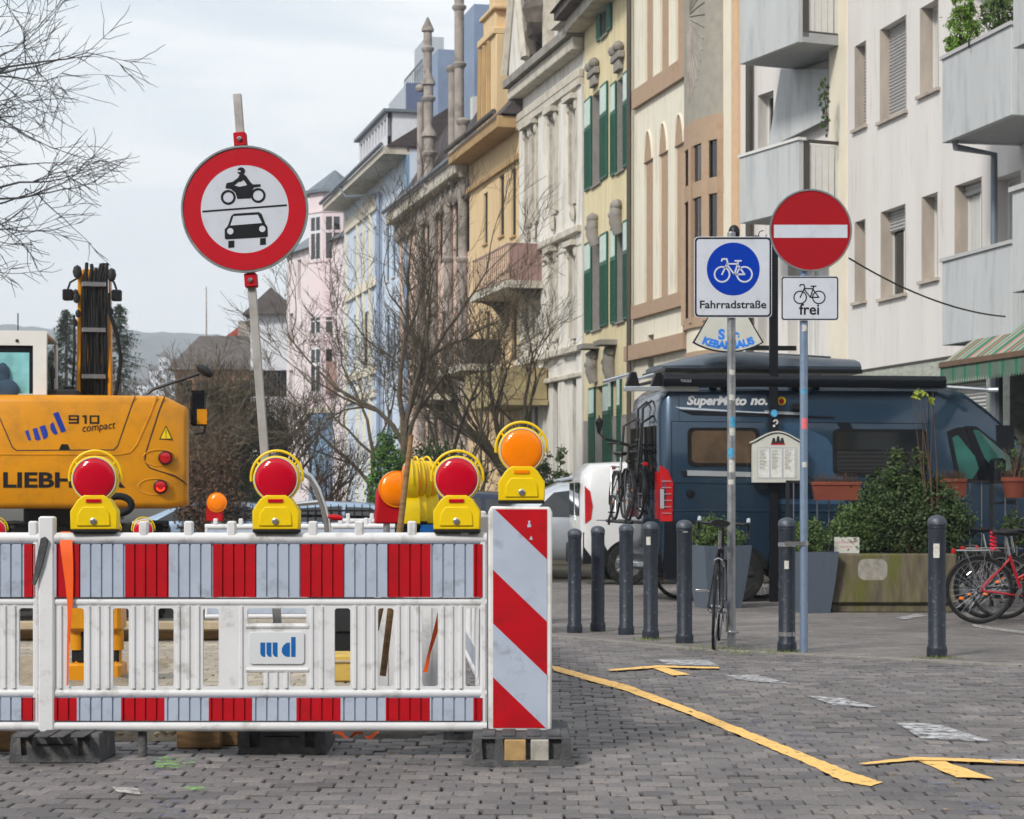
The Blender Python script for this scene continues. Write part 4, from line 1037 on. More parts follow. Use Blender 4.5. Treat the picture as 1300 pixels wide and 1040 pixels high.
# ================================================================= bicycles
M['rim_grey'] = mat('rim_grey', srgb(92, 94, 98), .4, .6)
def bicycle(label, loc, rz, fm, style='city', group='bicycles parked in front of the apartment house', lean=0.0, red=False, steer=0.0):
    t = thing('bicycle', label, 'bicycle', loc, rz, group); t.rotation_euler = (lean, 0, rz)
    rw = .345; wb = 1.04; tw = .019 if style == 'city' else .012
    FX = wb
    def wheel(x, ang=0.0):
        b = MB(); b.M = Matrix.Translation((x, 0, rw)) @ Matrix.Rotation(ang, 4, 'Z')
        n = 40; pts = [( (rw - tw) * math.cos(2 * PI * i / n), 0, (rw - tw) * math.sin(2 * PI * i / n)) for i in range(n + 1)]
        b.tube(pts, tw, 8, cap=False); w_ = b.build('wheel', 'tyre', t)
        b = MB(); b.M = Matrix.Translation((x, 0, rw)) @ Matrix.Rotation(ang, 4, 'Z')
        b.lathe([(rw - tw * 2.6, -.010), (rw - tw * 1.9, -.010), (rw - tw * 1.9, .010), (rw - tw * 2.6, .010), (rw - tw * 2.6, -.010)], (0, 0, 0), 'y', 40)
        b.f = [f for f in b.f if len(f) == 4]; b.m = b.m[:len(b.f)]
        b.build('rim', 'rim_grey', w_)
        b = MB(); b.M = Matrix.Translation((x, 0, rw)) @ Matrix.Rotation(ang, 4, 'Z')
        for i in range(28):
            a = 2 * PI * i / 28; a2 = a + .35 * (1 if i % 2 else -1)
            b.tube([(.02 * math.cos(a2), (.025 if i % 4 < 2 else -.025), .02 * math.sin(a2)), ((rw - tw * 2.4) * math.cos(a), 0, (rw - tw * 2.4) * math.sin(a))], .0011, 3, cap=False)
        b.cyl((0, -.035, 0), (0, .035, 0), .016, n=10)
        b.build('spokes', 'chrome', w_)
        if style == 'city':
            b = MB(); b.M = Matrix.Translation((x, 0, rw)) @ Matrix.Rotation(ang, 4, 'Z')
            for a in (R(205), R(25)): b.ball((.2 * math.cos(a), 0, .2 * math.sin(a)), .027, 8, (1, .25, .6))
            b.build('reflector', 'reflector', w_)
    wheel(0); wheel(FX, steer)
    BB = (.44, 0, .285); ST = (.30, 0, .80 if style == 'road' else .70); HT = (.86, 0, .82); HB = (.895, 0, .70)
    b = MB(); r = .016 if style == 'city' else .015
    b.tube([BB, ST], r, 10); b.tube([BB, HB], r * 1.2, 10); b.tube([HB, HT], r * 1.2, 10)
    if style == 'city': b.tube([(.885, 0, .74), (.38, 0, .46)], r, 10)
    else: b.tube([(.868, 0, .79), ST], r, 10)
    for s in (-1, 1):
        b.tube([(BB[0], s * .02, BB[2]), (0, s * .06, rw)], .009, 8); b.tube([(ST[0], s * .015, ST[2] - .04), (0, s * .06, rw)], .008, 8)
    b.build('frame', fm, t)
    b = MB()
    for s in (-1, 1): b.tube([(.895, s * .035, .69), (.93, s * .055, .55), (FX, s * .055, rw)], .010, 8)
    b.tube([(.895, -.04, .69), (.895, .04, .69)], .012, 8); b.build('fork', 'black' if style == 'road' else fm, t)
    sz = 1.0 if style == 'road' else .93
    b = MB(); b.tube([ST, (.26, 0, sz - .05)], .0135, 10); b.build('seat_post', 'steel', t)
    b = MB(); n = 12
    prof = [(-.13, .07), (-.10, .085), (-.03, .078), (.04, .035), (.10, .022), (.15, .014)] if style == 'road' else [(-.13, .08), (-.09, .11), (-.02, .095), (.04, .04), (.09, .028), (.13, .018)]
    vs = []
    for x, w_ in prof:
        for k in range(n):
            a = 2 * PI * k / n; vs.append((.25 + x, w_ * math.cos(a), sz + .026 * math.sin(a) * (1 if math.sin(a) > 0 else 1.2) + .01 * (x < -.08)))
    b.add(vs, [(i * n + k, i * n + (k + 1) % n, (i + 1) * n + (k + 1) % n, (i + 1) * n + k) for i in range(len(prof) - 1) for k in range(n)] + [tuple(range(n)), tuple(range((len(prof) - 1) * n, len(prof) * n))])
    b.build('saddle', 'black', t)
    b = MB(); hz_ = .99 if style == 'road' else 1.02
    b.tube([HT, (.845, 0, hz_ - .02), (.90 if style == 'road' else .86, 0, hz_)], .013, 10)
    if style == 'road':
        for s in (-1, 1): b.tube([(.90, 0, hz_), (.90, s * .17, hz_), (.93, s * .20, hz_ + .005), (.985, s * .205, hz_), (1.0, s * .208, hz_ - .06), (.95, s * .21, hz_ - .12), (.89, s * .21, hz_ - .125)], .013, 8)
    else:
        for s in (-1, 1): b.tube([(.86, 0, hz_), (.88, s * .14, hz_ + .03), (.80, s * .27, hz_ + .03), (.70, s * .29, hz_ + .02)], .012, 8)
    b.build('handlebar', 'black', t)
    if style == 'road':
        for s in (-1, 1):
            b = MB(); b.tube([(.99, s * .205, hz_ + .01), (1.02, s * .205, hz_ + .045)], .016, 8); b.tube([(1.01, s * .206, hz_ + .01), (1.035, s * .208, hz_ - .07)], .006, 6); b.build('brake_lever', 'chrome', t)
    b = MB(); b.ring(BB[0], BB[2], .05, .09 if style == 'city' else .085, -.055, -.050, 24)
    for a in range(5): b.box(BB[0] - .01, BB[0] + .01, -.054, -.05, BB[2], BB[2] + .06) if a == 0 else None
    b.cyl((BB[0], -.065, BB[2]), (BB[0], .065, BB[2]), .018, n=10)
    ca, sa = math.cos(R(-75)), math.sin(R(-75))
    b.tube([(BB[0], -.075, BB[2]), (BB[0] + .17 * ca, -.08, BB[2] + .17 * sa)], .010, 6); b.tube([(BB[0], .075, BB[2]), (BB[0] - .17 * ca, .08, BB[2] - .17 * sa)], .010, 6)
    b.build('crankset', 'steel', t)
    for s in (1, -1):
        b = MB(); b.box(BB[0] - s * .17 * ca - .045, BB[0] - s * .17 * ca + .045, min(s * .09, s * .18), max(s * .09, s * .18), BB[2] - s * .17 * sa - .01, BB[2] - s * .17 * sa + .01); b.build('pedal', 'steel' if style == 'road' else 'black', t, bev=.002)
    b = MB(); b.tube([(BB[0], -.052, BB[2] + .085), (0, -.052, rw + .035)], .003, 4); b.tube([(BB[0], -.052, BB[2] - .085), (0, -.052, rw - .035)], .003, 4); b.ring(0, rw, .02, .036, -.056, -.048, 16); b.build('chain', 'exc_dark', t)
    b = MB()
    if style == 'road':
        b.tube([(.20, -.045, .66), (.17, -.03, .71), (.165, 0, .725), (.17, .03, .71), (.20, .045, .66)], .007, 6); b.build('brake', 'chrome', t)
    else:
        for (x, a0, a1) in ((0, 20, 200), (FX, 10, 150)):
            b = MB(); n = 22; vs = []
            for i in range(n + 1):
                a = R(a0 + (a1 - a0) * i / n); 
                for s, rr in ((-.030, rw + .008), (0, rw + .016), (.030, rw + .008)): vs.append((x + rr * math.cos(a), s, rw + rr * math.sin(a)))
            b.add(vs, [(i * 3 + k, i * 3 + k + 1, i * 3 + 4 + k, i * 3 + 3 + k) for i in range(n) for k in range(2)]); b.open = True; b.build('mudguard', 'black', t, smooth=60)
        b = MB(); z = rw * 2 + .06
        for s in (-.05, 0, .05): b.tube([(-.24, s, z), (.20, s, z)], .005, 6)
        for x in (-.24, -.1, .05, .2): b.tube([(x, -.05, z), (x, .05, z)], .005, 6)
        for s in (-.065, .065): b.tube([(-.15, s * .8, z), (0, s, rw)], .004, 6); b.tube([(.05, s * .8, z), (0, s, rw)], .004, 6)
        b.build('luggage_rack', 'steel', t)
        b = MB(); b.cbox(-.285, -.25, -.035, .035, z - .03, z + .02, .006); b.build('rear_light', 'tail_red', t)
        b = MB(); b.lathe([(.03, 0), (.034, .03), (.02, .05)], (.96, 0, .80), 'x', 12); b.build('front_light', 'black', t)
    return t
g = gp(906, 826)
bicycle('black racing bicycle seen from behind, leaning on the cycle street sign pole', (g.x, g.y, g.z), R(82), 'black', 'road', group='bicycles', lean=R(2.5))
g = gp(1243, 792); bicycle('red city bicycle with pink chain on its saddle, right of the lone bollard', (g.x, g.y, g.z), R(-3), 'bike_red', lean=R(3))
g2 = gp(1262, 789); bicycle('dark bicycle standing close behind the red one', (g2.x + .02, g2.y + .45, g2.z), R(6), 'black', lean=R(2))
bicycle('black bicycle with wheel cut off by the right photo edge', (g.x + .70, g.y - .28, g.z), R(14), 'black', lean=R(2))
bicycle('dark green bicycle in the middle of the parked row, handlebar against the red one', (g.x + .42, g.y + .75, g.z), R(-16), 'leaf_dark' if 'leaf_dark' in M else 'black', lean=R(-3))
bicycle('black bicycle nearest the camera at the right photo edge', (g.x + .62, g.y - .55, g.z), R(24), 'black', lean=R(3))
g3 = gp(1225, 778); bicycle('grey bicycle at the back of the parked row, its rear wheel behind the lone bollard', (g3.x, g3.y + .3, g3.z), R(-10), 'exc_dark', lean=R(2))
g4 = gp(950, 762); bicycle('bicycle in the shade of the black menu pole, mostly hidden', (g4.x - .85, g4.y + .2, g4.z), R(4), 'black', lean=R(-2), group='bicycles')
b = MB(); rg = random.Random(3); q = Vector((g.x + .13, g.y - .06, g.z + .93)); pts = []
for i in range(26): pts.append((q.x + .03 * math.cos(i * 1.3), q.y + .03 * math.sin(i * 1.3), q.z + .02 - i * .008))
b.tube(pts, .010, 6); o = b.build('chain_lock', 'sticker_pink', smooth=60); M['pinkred'] = mat('pinkred', srgb(200, 30, 60), .5); o.data.materials[0] = M['pinkred']; tag(o, 'pink red lock chain hanging from the red bicycle saddle', 'chain lock')

# ================================================================= forecourt furniture
M['concrete'] = mat('concrete', srgb(96, 88, 74), .85, var=.35, vs=6, bump=.5, bs=20, stretch=(2.2, 2.2, .5), dirt=srgb(88, 92, 34), damt=.8, ds=2.0, dthr=(.46, .62))
M['leaf_dark'] = mat('leaf_dark', srgb(58, 76, 40), .6, var=.5, vs=9)
M['leaf_mid'] = mat('leaf_mid', srgb(74, 96, 48), .6, var=.5, vs=9)
M['leaf_bright'] = mat('leaf_bright', srgb(104, 138, 50), .6, var=.4, vs=9)
M['leaf_lime'] = mat('leaf_lime', srgb(150, 165, 70), .6, var=.3, vs=9)
M['ivy'] = mat('ivy', srgb(44, 62, 30), .6, var=.5, vs=6)
M['twig'] = mat('twig', srgb(86, 66, 52), .9, var=.3, vs=10)
def leaves(b, blobs, n, size, rg, elong=1.6):
    """small leaf faces spread through ellipsoids (cx,cy,cz,rx,ry,rz), clumped"""
    clumps = []
    tot = sum(q[3] * q[5] for q in blobs)
    for q in blobs:
        for _ in range(max(4, int(n * .03 * q[3] * q[5] / tot))):
            while True:
                u = Vector((rg.uniform(-1, 1), rg.uniform(-1, 1), rg.uniform(-1, 1)))
                if .25 < u.length < 1: break
            u *= (.75 + .25 * rg.random()) / max(u.length, .4) if rg.random() < .6 else 1
            clumps.append((q[0] + u.x * q[3], q[1] + u.y * q[4], q[2] + u.z * q[5], rg.uniform(.6, 1.4) * min(q[3], q[5]) * .28))
    per = max(1, n // len(clumps))
    for cx, cy, cz, cr in clumps:
        for _ in range(per):
            x, y, z = cx + rg.gauss(0, cr * .5), cy + rg.gauss(0, cr * .5), cz + rg.gauss(0, cr * .5)
            a = rg.uniform(0, 2 * PI); e = rg.uniform(-1.2, 1.2); s = size * rg.uniform(.6, 1.3)
            u = Vector((math.cos(a) * math.cos(e), math.sin(a) * math.cos(e), math.sin(e))) * s * elong / 2
            v = u.cross(Vector((rg.uniform(-1, 1), rg.uniform(-1, 1), rg.uniform(-1, 1)))).normalized() * s / 2
            c = Vector((x, y, z)); b.add([c - u, c + v * .9 - u * .1, c + u, c - v * .9 - u * .1], [(0, 1, 2, 3)])
    b.open = True
def bushy(name, label, cat, loc, blobs, n, size, m, group=None, seed=1, stems=0, elong=1.6, stem_m='twig', parent_part='foliage'):
    rg = random.Random(seed); t = thing(name, label, cat, loc, 0, group)
    b = MB(); leaves(b, blobs, n, size, rg, elong); b.build(parent_part, m, t, smooth=0)
    b = MB()
    for i in range(max(3, stems)):
        q = rg.choice(blobs); e = Vector((q[0] + rg.uniform(-.8, .8) * q[3], q[1] + rg.uniform(-.8, .8) * q[4], q[2] + rg.uniform(.2, .95) * q[5]))
        s = Vector((rg.uniform(-.05, .05), rg.uniform(-.05, .05), 0)); mid = s.lerp(e, .5) + Vector((rg.uniform(-.05, .05), 0, .03))
        b.tube([s, mid, e], [.012, .007, .003], 5)
    b.build('stems', stem_m, t)
    return t
g = gp(1052, 778); ge = gp(1210, 782); SCp = F / g.y
t = thing('planter_trough', 'long weathered concrete trough stained with moss', 'planter', g)
Lw = (1215 - 1052) / SCp; hh = 75 / SCp
b = MB(); b.cbox(0, Lw, 0, .55, .10, hh, .02); b.build('trough', 'concrete', t)
b = MB(); b.cbox(.04, Lw - .04, .05, .5, 0, .10, .01); b.build('plinth', 'concrete', t)
M['graffiti'] = mat('graffiti', srgb(142, 138, 130), .85, var=.2, vs=14, dirt=srgb(104, 98, 84), damt=.7, ds=10)
b = MB(); b.flat([(x, z) for x, z in rrect(.33, .66, hh - .30, hh - .06, .08)], -.0025, .002); b.build('scraped_patch', 'graffiti', t, smooth=0)
b = MB(); b.box(.02, Lw - .02, .02, .53, hh - .001, hh + .003); b.build('soil', 'ground', t)
gx, gy, gz = g
bushy('evergreen_bush', 'big dark evergreen bush growing in the concrete trough', 'bush', (gx + (1158 - 1052) / SCp, gy + .3, gz + hh - .03),
      [(0, 0, .42, .58, .34, .46), (-.22, .0, .72, .30, .26, .36), (.26, 0, .66, .34, .26, .32), (-.04, 0, 1.08, .20, .18, .32), (.30, 0, .95, .10, .1, .16), (-.36, 0, .98, .07, .07, .16), (.38, 0, .35, .34, .26, .36), (-.42, 0, .3, .3, .25, .34), (.14, 0, 1.18, .10, .10, .22)], 26000, .030, 'leaf_dark', seed=4, stems=20).scale = (1.02, .9, .88)
bushy('evergreen_bush', 'smaller bush at the left end of the concrete trough', 'bush', (gx + (1084 - 1052) / SCp, gy + .25, gz + hh - .03),
      [(0, 0, .30, .24, .2, .28), (.12, 0, .18, .2, .15, .22)], 6000, .024, 'leaf_mid', seed=5, stems=9)
t = thing('card_sign', 'small white card standing on the left end of the trough', 'sign', (gx + (1076 - 1052) / SCp, gy + .06, gz + hh))
b = MB(); W = 16 / SCp; b.flat(rrect(-W, W, 0, 21 / SCp, .01), -.006, .002); b.build('card', 'box_white', t)
M['pinktext'] = mat('pinktext', srgb(190, 140, 150), .7)
for i, (a, c) in enumerate(((-.8, .75), (-.5, .45))):
    b = MB(); z = 21 / SCp * (.62 - .27 * i); x = a
    while x < c:
        b.flat([(W * x, z), (W * (x + .11), z), (W * (x + .11), z + .022), (W * x, z + .022)], -.0068, -.0058); x += .16
    b.build('faded_text', 'pinktext', t, smooth=0)
def zinc_pot(label, px0, px1, py, top, bl, seed):
    g = gp((px0 + px1) / 2, py); s = F / g.y; W = (px1 - px0) / 2 / s; hh = (py - top) / s
    t = thing('zinc_planter', label, 'planter', g, R(18), 'tapered zinc planters')
    b = MB(); k = .68
    vs = []
    for z, q in ((0, k), (hh * .5, .86), (hh, 1.0), (hh, .90), (hh - .06, .88)): vs += [(-W * q, -W * q, z), (W * q, -W * q, z), (W * q, W * q, z), (-W * q, W * q, z)]
    fs = [(3, 2, 1, 0)] + [(i * 4 + j, i * 4 + (j + 1) % 4, i * 4 + 4 + (j + 1) % 4, i * 4 + 4 + j) for i in range(4) for j in range(4)] + [(16, 17, 18, 19)]
    b.add(vs, fs); b.build('pot', 'zinc_pot', t)
    bushy('potted_bush', bl, 'bush', (g.x, g.y, g.z + hh - .05), [(0, 0, .17, W * 1.05, W * 1.0, .22), (-.1, 0, .22, W * .6, W * .6, .16)], 4500, .022, 'leaf_mid', 'bushes in zinc planters', seed, 8)
zinc_pot('grey zinc planter behind the black racing bicycle', 879, 944, 772, 692, 'round bush in the zinc planter behind the racing bicycle', 6)
zinc_pot('grey zinc planter at the left end of the concrete trough', 1004, 1056, 778, 700, 'round bush in the zinc planter beside the concrete trough', 7)
# railing with boxes
d = 24.4; zb = zg(d); a = P(1000, 610, d); c = P(1345, 610, d)
t = thing('railing', 'thin dark terrace railing behind the planters', 'railing', (a.x, d, zb)); Lr = c.x - a.x; hr = a.z - zb
b = MB(); b.box(0, Lr, -.02, .02, hr - .03, hr); b.build('top_rail', 'exc_dark', t)
b = MB(); b.box(0, Lr, -.015, .015, .12, .15); b.build('bottom_rail', 'exc_dark', t)
for i in range(5): b = MB(); b.box(Lr * i / 4 - .02, Lr * i / 4 + .02, -.02, .02, 0, hr); b.build('post', 'exc_dark', t)
n = int(Lr / .14); b = MB()
for i in range(n): x = .07 + i * .14; b.box(x - .006, x + .006, -.006, .006, .15, hr - .03)
b.build('bars', 'galv', t)
def flowerbox(label, px0, px1, py0, py1, dd, rnd_=False):
    a = P(px0, py1, dd); c = P(px1, py0, dd); L_ = c.x - a.x; hh = c.z - a.z
    t = thing('flower_box', label, 'flower pot', ((a.x + c.x) / 2, dd, a.z), 0, 'terracotta pots on the railing')
    b = MB()
    if rnd_: b.lathe([(L_ * .34, 0), (L_ * .46, hh * .8), (L_ * .5, hh * .8), (L_ * .5, hh), (L_ * .44, hh), (L_ * .43, hh * .85)], n=20)
    else:
        b.add([(-L_ * .44, -.07, 0), (L_ * .44, -.07, 0), (L_ * .44, .07, 0), (-L_ * .44, .07, 0), (-L_ * .49, -.09, hh * .85), (L_ * .49, -.09, hh * .85), (L_ * .49, .09, hh * .85), (-L_ * .49, .09, hh * .85)], [(3, 2, 1, 0), (4, 5, 6, 7), (0, 1, 5, 4), (1, 2, 6, 5), (2, 3, 7, 6), (3, 0, 4, 7)])
        b.cbox(-L_ / 2, L_ / 2, -.10, .10, hh * .8, hh, .006)
    b.build('pot', 'terracotta', t)
    rg = random.Random(int(px0)); b = MB()
    for i in range(120):
        x = rg.uniform(-L_ * .45, L_ * .45); y = rg.uniform(-.06, .06); h_ = rg.uniform(.02, .11)
        b.tube([(x, y, hh * .9), (x + rg.uniform(-.03, .03), y, hh + h_)], .003, 3)
    b.build('dry_plants', 'twig', t)
flowerbox('long terracotta box with dry plants, right of the menu case', 1031, 1092, 612, 635, d - .15)
flowerbox('round terracotta pot hanging at the right photo edge', 1271, 1306, 606, 632, d - .15, True)
flowerbox('terracotta box half hidden behind the big bush', 1188, 1226, 608, 632, d - .12)
bushy('potted_plant', 'wispy pale plant in the round pot at the photo edge', 'plant', P(1290, 608, d - .15), [(0, 0, .2, .22, .15, .2), (.2, 0, .3, .2, .15, .3)], 700, .02, 'leaf_mid', seed=8, stems=16)
bushy('potted_plant', 'thin shrub with a few lime leaves rising in front of the camper cab', 'plant', P(1186, 700, 23.2), [(-.12, 0, 1.72, .16, .1, .12)], 70, .05, 'leaf_lime', seed=12, stems=6)
bushy('potted_plant', 'leafy plant hanging beside the bicycles at the photo edge', 'plant', P(1292, 690, d - .6), [(0, 0, .2, .22, .15, .24), (.2, 0, .1, .2, .15, .2)], 1500, .03, 'leaf_dark', seed=13, stems=5)

# black pole with kebab sign and menu case
g = gp(982, 764); s = F / g.y; ox = 982; Z = lambda py: (HY - py) / s + H - g.z; X = lambda px: (px - ox) / s
t = thing('lamp_post', 'black square pole carrying the shop sign and menu case', 'pole', g)
b = MB(); b.cbox(-.052, .052, -.052, .052, 0, Z(302), .006); b.build('pole', 'pole_black', t)
b = MB(); b.lathe([(.05, 0), (.07, .03), (.07, .1), (.05, .14), (.02, .16)], (X(932), 0, Z(302)), 'z', 14); b.build('lantern', 'black', t)
b = MB(); b.tube([(0, 0, Z(306)), (X(960), 0, Z(300)), (X(932), 0, Z(304))], .012, 8); b.build('bracket', 'black', t)
b = MB()
b.tube([(X(968 + 5 * math.cos(a)), 0, Z(298 + 5 * math.sin(a))) for a in [i * .5 for i in range(11)]], .006, 6); b.build('scroll', 'black', t)
b = MB(); b.tube([(0, 0, Z(402)), (X(950), 0, Z(400)), (X(900), 0, Z(400))], .010, 8)
b.build('bracket', 'black', t)
b = MB(); b.lathe([(.045, 0), (.045, .004)], (0, -.056, Z(525)), 'y', 16); b.build('sticker', 'sticker_blue', t)
b = MB(); b.ring(X(984), Z(536), .015, .032, -.0545, -.053, 16, -90, 180); b.disc(X(982), Z(541), .016, -.0545, -.053, 12); b.build('sticker', 'sticker_white', t)
t2 = thing('shop_sign', 'fan shaped white shop sign with blue lettering hanging behind the grey pole', 'sign', (g.x, g.y, g.z))
def arcfan(cx, cz, r0, r1, a0, a1, n=16):
    o_ = [(cx + r1 * math.sin(R(a0 + (a1 - a0) * i / n)), cz - r1 * math.cos(R(a0 + (a1 - a0) * i / n))) for i in range(n + 1)]
    i_ = [(cx + r0 * math.sin(R(a1 - (a1 - a0) * i / n)), cz - r0 * math.cos(R(a1 - (a1 - a0) * i / n))) for i in range(n + 1)]
    return o_ + i_
cx_, cz_ = X(924), Z(360)
b = MB(); b.flat(arcfan(cx_, cz_, .42, .865, -31, 31), -.05, .03); b.build('rim', 'black', t2, smooth=0)
b = MB(); b.flat(arcfan(cx_, cz_, .435, .850, -29.6, 29.6), -.056, -.049); b.build('face', 'box_white', t2, smooth=0)
M['kebab_blue'] = mat('kebab_blue', srgb(40, 120, 215), .5)
M['glass_case'] = mat('glass_case', srgb(170, 176, 180), .15, var=.1)
txt('lettering', 'S', .17, 'kebab_blue', t2, (cx_ - .085, -.0575, cz_ - .70), bold=.009, ext=.001); txt('lettering', 'e', .15, 'kebab_blue', t2, (cx_ + .10, -.0575, cz_ - .69), bold=.008, ext=.001)
txt('lettering', 'KEBAPHAUS', .125, 'kebab_blue', t2, (cx_, -.0575, cz_ - .82), bold=.008, ext=.001, curve=.82)
t3 = thing('menu_case', 'white arched menu case with three menu sheets on the black pole', 'display case', (g.x, g.y - .06, g.z))
x0, x1, z0, z1 = X(953), X(1016), Z(613), Z(564)
arch = [(x0, z0), (x1, z0), (x1, z1)] + [(x1 + (x0 - x1) * i / 12, z1 + .13 * math.sin(PI * i / 12) ** 1.3) for i in range(1, 12)] + [(x0, z1)]
b = MB(); b.flat(arch, -.12, .0); b.build('case', 'box_white', t3, bev=.006)
b = MB(); rp = [(x1 + .025 - (x1 - x0 + .05) * i / 14, z1 + .008 + .135 * math.sin(PI * i / 14) ** 1.3) for i in range(15)]
for p_, q_ in zip(rp, rp[1:]): b.prism([(p_[0], -.14, p_[1]), (q_[0], -.14, q_[1]), (q_[0], -.14, q_[1] + .016), (p_[0], -.14, p_[1] + .016)], (0, .15, 0))
b.build('roof_moulding', 'box_white', t3)
b = MB(); b.flat([(x0 + .06, z0 + .05), (x1 - .06, z0 + .05), (x1 - .06, z1 - .04), (x0 + .06, z1 - .04)], -.1225, -.1195); pn = b.build('pane', 'glass_case', t3, smooth=0)
for i in range(3):
    xa = x0 + .075 + i * (x1 - x0 - .15) / 3
    b = MB(); b.flat([(xa, z0 + .065), (xa + .135, z0 + .065), (xa + .135, z1 - .06), (xa, z1 - .06)], -.1240, -.1222); b.build('menu_sheet', 'paper', pn, smooth=0)
    b = MB(); rg = random.Random(i)
    for k in range(14):
        z = z1 - .08 - k * .018
        if z > z0 + .08: b.flat([(xa + .012, z), (xa + .012 + rg.uniform(.04, .1), z), (xa + .012 + rg.uniform(.04, .1), z + .005), (xa + .012, z + .005)], -.1248, -.1238)
    b.build('menu_print', 'exc_dark', pn, smooth=0)
b = MB(); cx_ = (x0 + x1) / 2 + .01
for dx in (-.055, 0, .05): b.flat([(cx_ + dx - .03, z1 + .005), (cx_ + dx + .03, z1 + .005), (cx_ + dx + .012, z1 + .075 + (.02 if dx == 0 else 0)), (cx_ + dx - .012, z1 + .075 + (.02 if dx == 0 else 0))], -.1225 - .0003 * (dx > 0), -.1195)
b.build('emblem', 'exc_dark', t3, smooth=0)
b = MB(); b.box(cx_ - .09, cx_ + .085, -.1235, -.1195, z1 - .012, z1 + .004); b.build('emblem_base', 'refl_red', t3, smooth=0)
# thin black cable sagging to the facade
b = MB(); q0 = P(1078, 328, 20); q1 = P(1276, 402, 24.5); pts = []
for i in range(17):
    a = i / 16; p_ = q0.lerp(q1, a); p_.z -= .22 * 4 * a * (1 - a) * .5; pts.append(p_)
b.tube(pts, .010, 6); o = b.build('overhead_cable', 'black', smooth=60); tag(o, 'thin black cable sagging from the no entry sign to the awning wall', 'cable')
# ================================================================= vehicles
class Veh:
    """body lofted over stations (x, bottom, top, half width); x forward, right-hand side of the local frame is -y"""
    def __init__(s, name, label, cat, loc, rz, st, belt, ins, body, group=None):
        s.st = st; s.belt = belt; s.ins = ins
        s.t = thing(name, label, cat, loc, rz, group)
        b = MB(); secs = []
        for x, zb, zt, hw in st:
            bl, n_ = s.bi(x); half = [(0, zb), (hw - .10, zb), (hw - .02, zb + .08), (hw, zb + .22), (hw, bl), (hw - n_, zt - .11), (hw - n_ - .03, zt - .055), (hw - n_ - .11, zt - .012), (hw * .45, zt + .008), (0, zt + .012)]
            secs.append([(x, -y, z) for y, z in half] + [(x, y, z) for y, z in reversed(half[1:-1])])
        n = len(secs[0]); vs = [p_ for q in secs for p_ in q]
        fs = [(i * n + k, i * n + (k + 1) % n, (i + 1) * n + (k + 1) % n, (i + 1) * n + k) for i in range(len(secs) - 1) for k in range(n)]
        fs += [tuple(reversed(range(n))), tuple(range((len(secs) - 1) * n, len(secs) * n))]
        b.add(vs, fs); s.body = b.build('body', body, s.t, smooth=38)
    def at(s, x):
        q = s.st
        for a, c in zip(q, q[1:]):
            if x <= c[0]:
                k = (x - a[0]) / (c[0] - a[0]); return [a[i] + (c[i] - a[i]) * k for i in range(4)]
        return list(q[-1])
    def bi(s, x):
        _, zb, zt, hw = s.at(x) if x > s.st[0][0] else s.st[0]
        return (s.belt, s.ins) if zt > s.belt + .2 else (max(zb + .25, zt - .16), .06)
    def sy(s, x, z):
        _, zb, zt, hw = s.at(x); bl, n_ = s.bi(x)
        if z <= bl: return hw
        return hw - n_ * min(1, (z - bl) / max(.01, zt - .11 - bl))
    def patch(s, name, pts, m, off=.006, parent=None, side=-1, sub=3, smooth=0):
        """plate lying on the side of the body, pts = (x, z)"""
        b = MB(); vs = [(x, side * (s.sy(x, z) + off), z) for x, z in pts]; n = len(vs)
        inn = [(x, side * (s.sy(x, z) - .02), z) for x, z in pts]
        b.add(vs + inn, [tuple(range(n))] + [(i, n + i, n + (i + 1) % n, (i + 1) % n) for i in range(n)])
        return b.build(name, m, parent or s.t, smooth=smooth)
    def line(s, name, pts, r, m, off=.0, parent=None, side=-1):
        b = MB(); q = []
        for (a, c) in zip(pts, pts[1:]):
            for i in range(5): k = i / 5; q.append((a[0] + (c[0] - a[0]) * k, a[1] + (c[1] - a[1]) * k))
        q.append(pts[-1]); b.tube([(x, side * (s.sy(x, z) + off), z) for x, z in q], r, 6)
        return b.build(name, m, parent or s.t)
    def wheel(s, x, r, w_, hub='exc_dark', sides=(-1, 1)):
        for sd_ in sides:
            hw = s.at(x)[3]
            b = MB(); n = 28; pts = [(x + (r + .05) * math.cos(PI * i / n), (r + .05) * math.sin(PI * i / n) + r) for i in range(n + 1)] + [(x - r - .05, s.at(x)[1]), (x + r + .05, s.at(x)[1])]
            b.add([(p_[0], sd_ * (hw + .004), max(p_[1], s.at(x)[1] - .0)) for p_ in pts], [tuple(range(len(pts)))]); b.build('wheel_arch', 'interior', s.t, smooth=0)
            b = MB(); k = -1 if sd_ < 0 else 1; y0 = sd_ * (hw - w_ + .02)
            b.lathe([(r * .62, 0), (r * .94, .0), (r, .03), (r, w_ - .03), (r * .94, w_), (r * .66, w_), (r * .62, w_ - .02)], (x, y0, r), 'y', 32)
            if sd_ > 0: b.v = [(v[0], 2 * y0 - v[1], v[2]) for v in b.v]
            wh = b.build('wheel', 'tyre', s.t)
            b = MB(); b.lathe([(r * .63, w_ - .015), (r * .60, w_ - .03), (r * .30, w_ - .05), (r * .2, w_ - .02), (.0005, w_ - .02)], (x, y0, r), 'y', 24)
            for q in range(5):
                a = 2 * PI * q / 5; b.tube([(x + r * .12 * math.cos(a), y0 - w_ + .015, r + r * .12 * math.sin(a)), (x + r * .6 * math.cos(a), y0 - w_ + .012, r + r * .6 * math.sin(a))], r * .07, 5)
            if sd_ > 0: b.v = [(v[0], 2 * y0 - v[1], v[2]) for v in b.v]
            b.build('rim', hub, wh)

